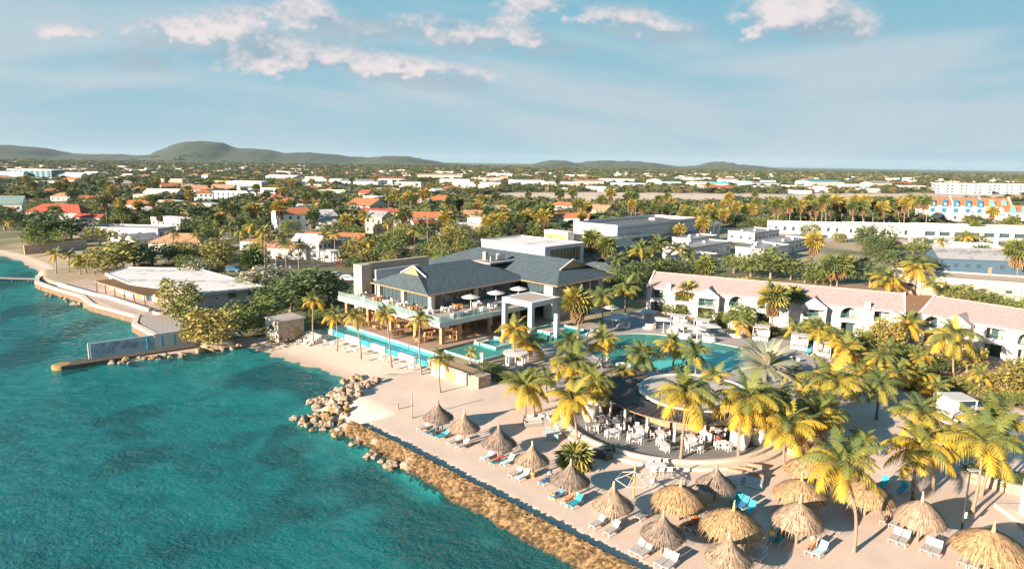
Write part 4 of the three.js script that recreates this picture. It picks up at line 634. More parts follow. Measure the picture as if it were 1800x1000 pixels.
maker.cabana = proto((n, l, c) => { const t = thing(n, l, c), w = 1.35; for (const x of [-w, w]) for (const z of [-w, w]) part(t, 'post', mb().box(x, 0, z, 0.1, 2.5, 0.1), K.loungewhite); part(t, 'canopy', mb().box(0, 2.5, 0, 2.9, 0.1, 2.9), K.cushion); part(t, 'mattress', mb().box(0, 0.3, 0, 2.4, 0.28, 2.2), K.cushion); part(t, 'platform', mb().box(0, 0.05, 0, 2.6, 0.25, 2.5), K.loungewhite); part(t, 'back_curtain', mb().box(w, 0.3, 0, 0.06, 2.2, 2.5), K.cushion); for (const z of [-0.7, 0, 0.7]) part(t, 'pillow', mb().box(0.95, 0.58, z, 0.25, 0.4, 0.6), K.loungewhite); return t; });
maker.pod = proto((n, l, c) => { const t = thing(n, l, c); part(t, 'shell', mb().lathe([[0.01, 0], [1.05, 0], [1.2, 0.3], [1.15, 0.42], [1.0, 0.42], [0.01, 0.42]], 24), K.loungewhite); part(t, 'cushion', mb().lathe([[1.0, 0.42], [0.98, 0.55], [0.8, 0.6], [0.01, 0.6]], 20), K.cushion); const b = mb(), q = []; for (let k = 0; k <= 12; k++) { const a = -1.2 + k / 12 * 2.4; q.push([1.02 * Math.cos(a), 1.02 * Math.sin(a)]); } b.strip(q, 0.22, 0.42, 1.0); part(t, 'backrest', b, K.loungewhite); for (const z of [-0.4, 0.35]) part(t, 'pillow', mb().box(0.6, 0.6, z, 0.22, 0.32, 0.5), K.cushion); return t; });
maker.sofa = proto((n, l, c) => { const t = thing(n, l, c); part(t, 'base', mb().box(0, 0, 0, 2.2, 0.4, 0.9), K.fabricgrey); part(t, 'seat_cushion', mb().box(0.05, 0.4, 0.06, 2.0, 0.14, 0.72), K.cushion); part(t, 'backrest', mb().box(0, 0.4, -0.38, 2.2, 0.42, 0.16), K.cushion); for (const x of [-1.02, 1.02]) part(t, 'armrest', mb().box(x, 0.4, 0.06, 0.16, 0.24, 0.74), K.fabricgrey); return t; });
maker.platform = proto((n, l, c) => { const t = thing(n, l, c); part(t, 'platform', mb().box(0, 0, 0, 2.3, 0.28, 1.7), K.loungewhite); part(t, 'mattress', mb().box(-0.1, 0.28, 0, 2.0, 0.16, 1.6), K.cushion); part(t, 'bolster', mb().box(0.85, 0.44, 0, 0.3, 0.3, 1.5), K.terracotta); return t; });
maker.bed = proto((n, l, c) => { const t = thing(n, l, c), s = new THREE.Shape(); s.absellipse(0, 0, 1.15, 0.75, 0, 6.2832); const g = new THREE.ExtrudeGeometry(s, { depth: 0.3, bevelEnabled: true, bevelSize: 0.1, bevelThickness: 0.08, bevelSegments: 2, curveSegments: 20 }); g.rotateX(-Math.PI / 2); part(t, 'rattan_base', mb().add(g, new THREE.Matrix4().makeTranslation(0, 0.08, 0)), mat(0.3, 0.22, 0.16, { map: T.mottle, rep: 3 })); const c2 = new THREE.ExtrudeGeometry(s, { depth: 0.1, bevelEnabled: true, bevelSize: 0.02, bevelThickness: 0.05, curveSegments: 20 }); c2.rotateX(-Math.PI / 2); c2.scale(0.7, 1, 0.7); c2.translate(0.1, 0.46, 0); part(t, 'cushion', mb().add(c2), K.fabricgrey); const q = []; for (let k = 0; k <= 14; k++) { const a = -0.1 + k / 14 * 2.0; q.push([1.1 * Math.cos(a), 0.35 + 1.35 * Math.sin(a), 0]); } part(t, 'canopy_hoop', mb().tube(q, 0.025, 5), K.metal); part(t, 'bolster', mb().box(0.7, 0.62, 0, 0.35, 0.22, 0.9), K.loungewhite); return t; });
maker.armchair = proto((n, l, c) => { const t = thing(n, l, c); part(t, 'base', mb().box(0, 0.08, 0, 0.85, 0.32, 0.85), K.fabricdark ?? (K.fabricdark = mat(0.09, 0.08, 0.075))); part(t, 'seat_cushion', mb().box(0.04, 0.4, 0, 0.66, 0.12, 0.62), K.fabricgrey); part(t, 'backrest', mb().box(-0.36, 0.4, 0, 0.13, 0.42, 0.85), K.fabricdark); for (const z of [-0.37, 0.37]) part(t, 'armrest', mb().box(0.04, 0.4, z, 0.72, 0.2, 0.1), K.fabricdark); for (const x of [-0.36, 0.36]) for (const z of [-0.36, 0.36]) part(t, 'leg', mb().box(x, 0, z, 0.07, 0.08, 0.07), K.dark); return t; });
maker.urn = proto((n, l, c) => { const t = thing(n, l, c); part(t, 'pot', mb().lathe([[0.01, 0], [0.55, 0], [0.85, 0.8], [1.0, 1.7], [1.05, 1.95], [0.85, 1.95], [0.8, 1.6]], 20), K.loungewhite); part(t, 'soil', mb().cyl(0, 1.55, 0, 0.82, 0.06, 16), K.wood); return t; });
// palapas: straw laid in shaggy rings on a pole
function palapa(r, rimY, topY, tone, layers, knob) {
  return proto((n, l, c) => {
    const t = thing(n, l, c); part(t, 'pole', mb().cyl(0, 0, 0, 0.13, rimY + (topY - rimY) * 0.7, 8), K.trunk);
    const th = mb(); th.c = []; const base = tone, prof = (s) => { const R = r * s, y = topY - (topY - rimY) * (knob ? 0.28 * s + 0.72 * s * s : Math.pow(s, 0.62)); return [R, y]; };
    const tri = (a, b, c2, w) => { th.tri(a, b, c2); for (let k = 0; k < 3; k++) th.c.push(base[0] * w, base[1] * w, base[2] * w); };
    // body
    const N = 28; for (let k = 0; k < 7; k++) for (let q = 0; q < N; q++) { const s0 = k / 7, s1 = (k + 1) / 7, t0 = q / N * 6.2832, t1 = (q + 1) / N * 6.2832, P = (s, a) => { const [R, y] = prof(s); return [R * 0.96 * Math.cos(a), y - 0.06, -R * 0.96 * Math.sin(a)]; }; const w = rr(0.55, 0.8); tri(P(s0, t0), P(s1, t0), P(s1, t1), w); if (k) tri(P(s0, t0), P(s1, t1), P(s0, t1), w); }
    // straw
    for (let e = 0; e < layers; e++) { const n2 = Math.round(90 + 150 * (e + 1) / layers); for (let q = 0; q < n2; q++) { const a = rnd() * 6.2832, s0 = clamp((e + rr(-0.3, 0.4)) / layers, 0.02, 1), s1 = Math.min(s0 + rr(1.1, 1.9) / layers, 1.0 + rr(0, 0.14)), w = rr(0.03, 0.075) * (r / 2.2), [R0, y0] = prof(s0), [R1, y1] = prof(Math.min(s1, 1)), ex = Math.max(0, s1 - 1) * r * 2.2, lift = rr(0.01, 0.09), da = rr(-0.06, 0.06); const c0 = Math.cos(a), s_ = -Math.sin(a), c1 = Math.cos(a + da), s1_ = -Math.sin(a + da), R1e = R1 + lift * 0.6 + ex * 0.3, ye = y1 + lift * 0.4 - ex; tri([R0 * c0 - s_ * w, y0 + lift, R0 * s_ + c0 * w], [R1e * c1, ye, R1e * s1_], [R0 * c0 + s_ * w, y0 + lift, R0 * s_ - c0 * w], rr(0.6, 1.35)); } }
    const m = K['thatch' + n + tone[0]] ??= mat(1, 1, 1, { vc: true, rough: 1, map: T.mottle, rep: 2 }); const o = part(t, 'thatch', th, m); part(o, 'peak', mb().tube([[0, topY - 0.35, 0], [0.02, topY + 0.25, 0.01], [0.05, topY + (knob ? 0.95 : 0.35), 0.02]], (q) => mixn(knob ? 0.2 : 0.16, 0.05, q), 8), mat(base[0] * 1.1, base[1] * 1.1, base[2] * 1.1)); return t;
  });
}
reseed(5);
const greyStraw = [0.3, 0.225, 0.175], goldStraw = [0.45, 0.285, 0.145], paleStraw = [0.42, 0.3, 0.205];
const mkGrey = palapa(2.0, 1.75, 3.7, greyStraw, 5, false), mkGrey2 = palapa(1.9, 1.85, 3.75, paleStraw, 5, false), mkGold = palapa(2.65, 1.9, 3.35, goldStraw, 6, true), mkPale = palapa(2.2, 2.1, 3.9, paleStraw, 6, true);
const nth = ['first', 'second', 'third', 'fourth', 'fifth', 'sixth', 'seventh', 'eighth', 'ninth', 'tenth'];
[[-8.91,-78.7], [-5.4,-75.06], [-1.25,-71.01], [2.43,-66.68], [6.13,-62.35], [9.62,-57.3], [13.24,-52.79], [17.72,-49.21]].forEach(([x, z], k) => (k % 2 ? mkGrey2 : mkGrey)('grey_palapa', 'pointed grey straw palapa, ' + nth[k] + ' along the sea wall from the rock groyne', 'palapa', x, 1.5, z, k * 1.3, 1 + 0.03 * (k % 3), 'grey palapas along the sea wall'));
[[20.54,-62.09, 'grey palapa standing inland beside the mattress platforms'], [25.58,-54.52, 'pale straw palapa beside the towel-covered loungers and yellow shirt'], [36.73,-55.18, 'pale straw palapa between two white double loungers below the lamp post']].forEach(([x, z, l], k) => (k ? mkPale : mkGrey)('grey_palapa', l, 'palapa', x, 1.5, z, k, 1, 'inland palapas'));
[[16.04,-58.29, 'golden thatched palapa in front of the dining terrace, nearest the yellow frame'], [19.55,-53.83, 'golden thatched palapa nearest the sea wall, tall straw peak'], [31.18,-65.03, 'golden thatched palapa half hidden under the coconut palm, farthest from the sea'], [28.08,-59.88, 'golden thatched palapa directly behind the pale straw palapa'], [34.33,-59.74, 'golden thatched palapa behind the leaning palm trunk'], [39.77,-50.52, 'golden thatched palapa at the bottom corner below the garden wall']].forEach(([x, z, l], k) => mkGold('golden_palapa', l, 'palapa', x, 1.5, z, k * 0.9, 1 + 0.04 * (k === 1) + 0.12 * (k === 5), 'golden palapas'));
// a bare palapa frame and posts on the sand
{
  const [x, z] = [12.55,-62.54], f = thing('palapa_frame', 'bare yellow pole with a six-sided umbrella frame without straw', 'palapa frame', x, 1.5, z);
  part(f, 'pole', mb().cyl(0, 0, 0, 0.1, 3.7, 8), K.yellowwood); const hex = []; for (let k = 0; k <= 6; k++) hex.push([1.9 * Math.cos(k * 1.0472), 1.9, 1.9 * Math.sin(k * 1.0472)]);
  for (let k = 0; k < 6; k++) { part(f, 'rim_bar', mb().bar(hex[k], hex[k + 1], 0.045), K.cushion); part(f, 'rib', mb().bar(hex[k], [0, 2.75, 0], 0.04), K.cushion); part(f, 'inner_bar', mb().bar([hex[k][0] * 0.45, 2.37, hex[k][2] * 0.45], [hex[k + 1][0] * 0.45, 2.37, hex[k + 1][2] * 0.45], 0.04), K.yellowwood); }
}
{
  const at = (px) => px; const v = [-12.76,-82.69]; const t = thing('volleyball_post', 'tall yellow post standing alone on the open sand', 'post', v[0], 1.5, v[1]); part(t, 'post', mb().cyl(0, 0, 0, 0.09, 3.5, 8), K.yellowwood); part(t, 'collar', mb().cyl(0, 0.02, 0, 0.14, 0.2, 8), K.wood);
  const w = [-15.15,-85.85], s = thing('short_post', 'short yellow post stub on the open sand', 'post', w[0], 1.4, w[1]); part(s, 'post', mb().cyl(0, 0, 0, 0.12, 0.75, 8), K.yellowwood); part(s, 'cap', mb().cyl(0, 0.75, 0, 0.16, 0.06, 8), K.wood);
  const l = [41.78,-56.82], lp = thing('lamp_post', 'dark slim lamp post on the sand between the palms', 'lamp post', l[0], 1.5, l[1]); part(lp, 'pole', mb().tube([[0, 0, 0], [0, 3, 0], [0, 6.2, 0]], (q) => 0.11 - 0.05 * q, 8), K.dark); part(lp, 'lamp_head', mb().box(0.25, 6.1, 0, 0.9, 0.14, 0.4), K.metal); part(lp, 'notice', mb().box(0.1, 1.5, 0.12, 0.22, 0.6, 0.04), K.white);
  const g = [49.29,-59.44], gp = thing('entrance_pillar', 'thick white pillar on a pale stone base at the edge', 'pillar', g[0] + 0.6, 1.5, g[1]); part(gp, 'pillar', mb().box(0, 0.4, 0, 1.1, 4.2, 1.1), K.white); part(gp, 'base', mb().box(0.8, 0, 0, 5, 0.4, 4.5), K.cream);
  const gw = thing('garden_wall', 'low sunlit stone garden wall behind the palms', 'wall', 0, 1.5, 0); part(gw, 'wall', mb().strip([[49.19,-67.25], [50.81,-65.64], [52.86,-64], [56.88,-61.81]], 0.5, 0, 1.1), K.stonewall);
}

// ---------------------------------------------------------------- the town
const foot = [], landmarks = [];
const nextTo = (x, z) => { let b = 1e9, m = null; for (const l of landmarks) { const d = Math.hypot(l[0] - x, l[1] - z); if (d < b) { b = d; m = l; } } const far = Math.hypot(x, z) - Math.hypot(m[0], m[1]), side = Math.atan2(x, -z) - Math.atan2(m[0], -m[1]); return (far > b * 0.6 ? 'behind' : far < -b * 0.6 ? 'in front of' : side < 0 ? 'seaward of' : 'inland of') + ' the ' + m[2]; };                              // [x, z, radius] kept clear of trees
const wallTones = [K.white, K.cream, mat(0.68, 0.6, 0.52, { map: T.plaster, rep: 0.2 }), mat(0.55, 0.62, 0.66, { map: T.plaster, rep: 0.2 }), mat(0.6, 0.42, 0.3, { map: T.plaster, rep: 0.2 })];
const roofTones = { orange: K.orange, red: K.red, terracotta: K.terracotta, white: K.roofwhite, grey: mat(0.3, 0.3, 0.31, { map: T.stain, rep: 0.1 }), green: mat(0.22, 0.33, 0.31, { map: T.tile, rep: 0.2 }), dark: mat(0.12, 0.12, 0.125, { map: T.stain, rep: 0.1 }), pink: K.pink, tan: mat(0.5, 0.38, 0.28, { map: T.stain, rep: 0.1 }), blue: mat(0.08, 0.3, 0.42, { map: T.stain, rep: 0.1 }), teal: mat(0.1, 0.42, 0.42), yellow: mat(0.62, 0.45, 0.16) };
function house(name, label, x, z, w, d, h, roof, tone, ry = 0, o = {}) {
  if (name !== 'town_house') landmarks.push([x, z, label.split(' ').slice(0, 9).join(' ').replace(/ (a|an|the|with|and|in|beside|behind|of|at|by)$/, '')]); const y = o.y ?? level(x, z)[0] - 0.15, t = thing(name, label, o.cat ?? 'house', x, y, z, ry, o.group), wm = o.wall ?? K.white, rm = roofTones[tone], e = o.eave ?? 0.5, g = 0.03;
  foot.push([x, z, Math.hypot(w, d) / 2 + 1]);
  part(t, 'wall', mb().box(0, 0, 0, w, h, d), wm);
  if (roof === 'flat') { const r = part(t, 'roof', mb().box(0, h, 0, w + 0.2, 0.25, d + 0.2), rm); if (o.parapet) { const p = o.parapet, pm = o.pm ?? wm; for (const s of [-1, 1]) { part(r, 'parapet', mb().box(0, h + 0.25, s * (d / 2), w + 0.3, p, 0.3), pm); part(r, 'parapet', mb().box(s * (w / 2), h + 0.25, 0, 0.3, p, d - 0.3), pm); } } }
  else {
    const rise = o.rise ?? Math.min(w, d) * 0.26, W = w / 2 + e, Dp = d / 2 + e, along = w >= d, m = mb(), y0 = h - 0.05, y1 = h + rise;
    const L = along ? W : Dp, S = along ? Dp : W, inn = roof === 'hip' ? S * 0.95 : 0, P = (a, yy, b) => (along ? [a, yy, b] : [b, yy, -a]);
    const A = P(-L, y0, S), B = P(L, y0, S), C = P(L, y0, -S), D = P(-L, y0, -S), R0 = P(-L + inn, y1, 0), R1 = P(L - inn, y1, 0);
    m.quad(A, B, R1, R0).quad(C, D, R0, R1); if (inn) m.tri(B, C, R1).tri(D, A, R0); m.quad(A, D, C, B);
    const r = part(t, 'roof', m, rm);
    if (!inn) for (const s of [-1, 1]) part(t, 'gable_wall', mb().tri(P(s * (L - e), h, S - e), P(s * (L - e), h, -S + e), P(s * (L - e), y1 - 0.25, 0)), wm);
    if (o.chimney) part(r, 'chimney', mb().box(w * 0.2, h + rise * 0.4, 0, 0.7, rise, 0.7), wm);
    if (o.ridge !== 0) part(r, 'ridge', mb().bar(R0, R1, 0.12, 5), rm);
  }
  const n = o.win ?? Math.max(2, Math.round(w / 3.4)), st = o.floors ?? Math.max(1, Math.round(h / 3.4)), wh = o.wh ?? 1.2, ww = o.ww ?? 1.3;
  for (let f = 0; f < st; f++) for (let k = 0; k < n; k++) { const X = -w / 2 + w * (k + 0.5) / n, Y = f * h / st + (h / st - wh) * 0.55; if (f === 0 && k === Math.floor(n / 2) && !o.nodoor) part(t, 'door', mb().box(X, 0.05, d / 2 + g, 1.1, 2.1, 0.1), K.wood); else part(t, 'window', mb().box(X, Y, d / 2 + g, ww, wh, 0.1), K.glass); }
  const n2 = o.win2 ?? Math.max(1, Math.round(d / 4)); if (!o.plain) for (const s of [-1, 1]) for (let f = 0; f < st; f++) for (let k = 0; k < n2; k++) part(t, 'window', mb().box(s * (w / 2 + g), f * h / st + (h / st - wh) * 0.55, -d / 2 + d * (k + 0.5) / n2, 0.1, wh, ww), K.glass);
  return t;
}
reseed(31);
// houses one can pick out in the photograph
const B1 = TH, B2 = -0.45, B3 = 0.15;
house('house', 'white gable-ended house with a grey-green roof at the far shore end of town', -296.21,-396.01, 15, 13, 4.5, 'gable', 'green', 0.35, { rise: 4.5 });
house('house', 'long villa with a bright red hipped tile roof beside the dark round tree', -236.11,-350.86, 31, 11, 4, 'hip', 'red', -0.12, { rise: 3.8, win: 6 });
house('house', 'low outbuilding with a red tile roof in front of the red-roofed villa', -209.07,-332.18, 14, 6, 3, 'gable', 'red', -0.12, {});
house('house', 'small house with an orange gabled roof behind the red-roofed villa', -286.15,-456.58, 12, 9, 4, 'gable', 'orange', 0.3, {});
house('house', 'house with a faded orange roof among yellow palms', -328.43,-492.62, 14, 9, 3.4, 'hip', 'terracotta', 0.1, {});
house('house', 'modern flat-roofed white house with tall dark window slots', -151.75,-266.03, 30, 12, 5, 'flat', 'grey', -0.1, { parapet: 0.5, win: 6, wh: 3, ww: 1.5, floors: 1 });
house('house', 'small white gabled annex beside the modern flat-roofed house', -138.52,-249.24, 9, 7, 3, 'gable', 'grey', 0.9, {});
house('house', 'single-storey house with a tan hipped roof behind the coconut palms', -117.99,-238.49, 19, 11, 3.4, 'hip', 'terracotta', -0.05, {});
house('house', 'white gabled warehouse-like house in the dark tree belt', -278.08,-537.11, 27, 12, 4.5, 'gable', 'white', -0.1, { plain: 1 });
house('house', 'house with a vivid orange hipped roof wrapped in trees', -168.05,-398.95, 15, 12, 4, 'hip', 'orange', 0.2, {});
house('house', 'long white office building with a dark window band', -224.48,-543.33, 42, 12, 5.5, 'flat', 'white', -0.1, { parapet: 0.6, win: 10, wh: 2 });
house('house', 'two-storey house with a dark gabled front and orange roof', -274.93,-593.32, 22, 12, 5.5, 'gable', 'terracotta', 0.2, {});
house('house', 'pair-roofed house with pale orange gables', -268.45,-627.5, 24, 12, 5, 'gable', 'terracotta', -0.2, {});
house('house', 'white two-storey block with rows of small square windows', -276.02,-700.86, 38, 14, 8, 'flat', 'white', -0.1, { parapet: 0.8, win: 9 });
house('house', 'yellow-walled flat building beside the white windowed block', -336.4,-809.99, 42, 12, 5, 'flat', 'yellow', -0.05, { wall: mat(0.62, 0.47, 0.2), plain: 1 });
house('office_block', 'blue and white office block with a dark teal glass front', -633.35,-899.92, 66, 22, 12, 'flat', 'white', -0.15, { cat: 'office block', wall: mat(0.16, 0.3, 0.36), parapet: 1.2, pm: K.white, win: 8, wh: 2.2, ww: 5 });
house('office_block', 'low pale blue building at the town edge above the bay', -656.93,-886.8, 40, 18, 9, 'flat', 'white', 0.1, { cat: 'office block', wall: wallTones[3], parapet: 1, win: 6 });
house('house', 'long low white building beside the blue office block', -589.92,-895.89, 50, 16, 6, 'gable', 'white', -0.1, {});
house('house', 'modern white house with horizontal glass bands', -199.2,-541.85, 22, 12, 8.5, 'flat', 'dark', -0.05, { parapet: 0.6, win: 2, ww: 8, wh: 2.2 });
house('house', 'flat-roofed house with one pale green wall', -161.56,-606.74, 28, 12, 5, 'flat', 'terracotta', 0.1, { wall: mat(0.52, 0.6, 0.5), parapet: 0.4 });
house('house', 'large white house with a broad pale orange gabled roof', -88.67,-409.79, 19, 17, 6, 'gable', 'orange', -0.55, { rise: 3.8 });
house('house', 'small house with an orange gabled roof beside tall fan palms', -82.74,-547.98, 12, 9, 4.5, 'gable', 'orange', -0.3, {});
house('house', 'white veranda house with an orange pyramid roof', -52.54,-498.03, 19, 13, 4.6, 'hip', 'orange', 0.05, { rise: 3.4 });
house('house', 'white house with a pale grey gabled roof and low wing', -102.49,-349.75, 17, 13, 4, 'gable', 'white', 0.7, { rise: 3 });
house('house', 'low carport wing of the pale grey gabled house', -90.17,-338.99, 12, 7, 2.8, 'flat', 'grey', 0.1, {});
const solar = house('house', 'white house with orange roof and dark solar panels beside the road', -62.58,-235.52, 21, 10, 4.4, 'gable', 'orange', -0.1, { rise: 3.2 });
house('house', 'white gabled front of the roadside compound', -68.3,-226.28, 9, 10, 5.5, 'gable', 'white', 1.35, { rise: 2.5 });
house('house', 'white garage with a flat white roof beside the parked cars', -58.34,-219.29, 8, 6, 3.2, 'flat', 'white', -0.1, { plain: 1 });
house('house', 'house with a terracotta roof and a bright blue porch', -47.06,-352.25, 16, 10, 4, 'gable', 'orange', 0.1, { wall: mat(0.2, 0.48, 0.66) });
house('house', 'wide house with a pinkish flat roof beside the field', -30.76,-455.63, 26, 12, 3.4, 'flat', 'pink', -0.1, {});
house('house', 'house with a low salmon roof at the edge of the field', -40.95,-433.09, 20, 10, 3.2, 'hip', 'terracotta', 0.1, {});
house('house', 'house with a dusty pink roof half hidden by palms', -12,-419.88, 24, 11, 3.4, 'hip', 'pink', -0.1, {});
house('house', 'pink bungalow with a terracotta roof behind the brick wall', -16.54,-378.14, 22, 10, 3.4, 'gable', 'terracotta', 0.1, { wall: wallTones[4] });
house('house', 'long pale roadside house seen through the palm trunks', -77.28,-225.33, 18, 9, 4, 'gable', 'terracotta', -0.05, {});
house('house', 'flat house with a terracotta roof strip at the near road', -87.42,-241.98, 20, 8, 3.6, 'flat', 'terracotta', -0.05, {});
{ for (let k = 0; k < 5; k++) part(solar, 'solar_panel', mb().quad([-2 + k * 2.1, 4.75, 4.75], [-0.1 + k * 2.1, 4.75, 4.75], [-0.1 + k * 2.1, 6.6, 2.0], [-2 + k * 2.1, 6.6, 2.0]), K.glass); }
// big white halls behind the restaurant
function hallL(name, label, X, Z, w, d, h, o) { const [x, z] = toW(X, Z); return house(name, label, x, z, w, d, h, 'flat', o.tone ?? 'white', TH, { y: 1.5, ...o, cat: o.cat ?? 'hall' }); }
{
  const t = hallL('conference_hall', 'white flat-roofed hall with a tall brown slatted opening behind the restaurant', 152.5, -136.5, 18, 26, 8.7, { tone: 'white', parapet: 0.35, nodoor: 1, win: 0, plain: 1 });
  t.children.find((c) => c.name === 'wall').removeFromParent();
  for (const [x, y, z, w, h, d] of [[-8.85, 0, 0, 0.3, 8.7, 26], [8.85, 0, 0, 0.3, 8.7, 26], [0, 0, -12.85, 17.4, 8.7, 0.3], [0, 0, 12.85, 17.4, 3.9, 0.3], [0, 8.2, 12.85, 17.4, 0.5, 0.3], [-7.6, 3.9, 12.85, 2.2, 4.3, 0.3], [8.1, 3.9, 12.85, 1.2, 4.3, 0.3]]) part(t, 'wall', mb().box(x, y, z, w, h, d), K.white);
  part(t, 'balcony_floor', mb().box(0, 3.7, 10.6, 17.4, 0.2, 4.2), K.deck); part(t, 'inner_wall', mb().box(0, 3.9, 8.6, 17.4, 4.7, 0.2), K.cream); for (let k = 0; k < 9; k++) part(t, 'slat', mb().box(-5.6 + k * 1.5, 4.0, 13.12, 0.5, 4.2, 0.12), k % 3 === 1 ? K.timber : K.wood); part(t, 'window', mb().box(-9.03, 5, -8, 0.1, 1.4, 0.9), K.glass);
  const l = hallL('long_hall', 'long white hall with a dark sunken roof behind the palms', 253, -164, 63, 22, 7.2, { tone: 'dark', parapet: 1.3, nodoor: 1, win: 0, plain: 1 });
  part(l, 'base_roof', mb().box(2, 2.2, 13.2, 60, 0.4, 4.2), K.slate); part(l, 'roof_unit', mb().box(20, 7.45, -3, 8, 1.0, 3), K.metal); part(l, 'grey_roof_wing', mb().box(-26, 3.2, 15, 22, 1.4, 9), K.slate);
  const o = hallL('gatehouse', 'white box frame with orange timber shutters behind the hall', 215, -177.5, 4, 12.6, 4.9, { tone: 'white', nodoor: 1, win: 0, plain: 1, cat: 'pavilion' }); for (let k = 0; k < 4; k++) part(o, 'shutter', mb().box(-2.05, 0.4, -4.1 + k * 2.75, 0.1, 3.4, 2.6), K.timber);
  const s = hallL('slate_house', 'grey slate-roofed building with white window row behind the palms', 186, -134, 30, 12, 4, { tone: 'dark', plain: 1, win: 7, nodoor: 1, cat: 'building' }); s.children.find((c) => c.name === 'roof').removeFromParent?.();
  const hp = hipRoof(-17, 17, -8, 8, 4, 3, 3, 3); const rf = part(s, 'roof', hp.m, K.slate); for (const g of hp.gab) part(rf, 'gable', mb().face(g), K.white);
  const s2 = hallL('slate_house', 'low slate-roofed building beside the dark palm grove', 166, -112, 24, 10, 3.6, { tone: 'dark', plain: 1, win: 5, nodoor: 1, cat: 'building' }); s2.children.find((c) => c.name === 'roof').removeFromParent?.(); const h2 = hipRoof(-13.5, 13.5, -6.5, 6.5, 3.6, 2.6, 3, 3); part(s2, 'roof', h2.m, K.slate);
  // low white service buildings to the right
  const rows = [[222, -118, 34, 9, 4.2, 'long flat white service building with pale blue roof behind the guest house'], [196, -106, 20, 8, 3.6, 'flat white service building with a dark porch by the palm grove'], [232, -98, 22, 10, 4.6, 'white flat building with rooftop boxes above the green trees'], [262, -104, 34, 10, 4, 'long flat building with grey roof beside the car park'], [246, -132, 22, 8, 4, 'flat building with a white parapet below the long hall'], [292, -128, 26, 12, 4, 'low flat building with a salmon wall beside the white portal']];
  for (const [X, Z, w, d, h, l2] of rows) { const q = hallL('service_building', l2, X, Z, w, d, h, { tone: 'grey', parapet: 0.4, cat: 'building', win: Math.round(w / 4) }); for (let k = 0; k < 3; k++) part(q, 'roof_box', mb().box(-w / 2 + 3 + k * w / 3.4 + rr(0, 2), h + 0.25, d * rr(-0.3, 0.3), 1.3, 0.8, 1.0), k % 2 ? K.white : K.metal); }
  const pt = resort('white_portal', 'free-standing white square portal frame beside the long hall', 'portal', 276, -140, 1.5); for (const x of [-5, 0, 5]) part(pt, 'pillar', mb().box(x, 0, 0, 1.4, 6.5, 1.4), K.white); part(pt, 'lintel', mb().box(0, 6.5, 0, 11.4, 1.2, 1.8), K.white); foot.push([...toW(276, -140), 7]);
}
for (const [X, Z, r] of [[92, -104, 30], [114, -100, 26], [92, -82, 16], [60, -116, 8]]) foot.push([...toW(X, Z), r]);
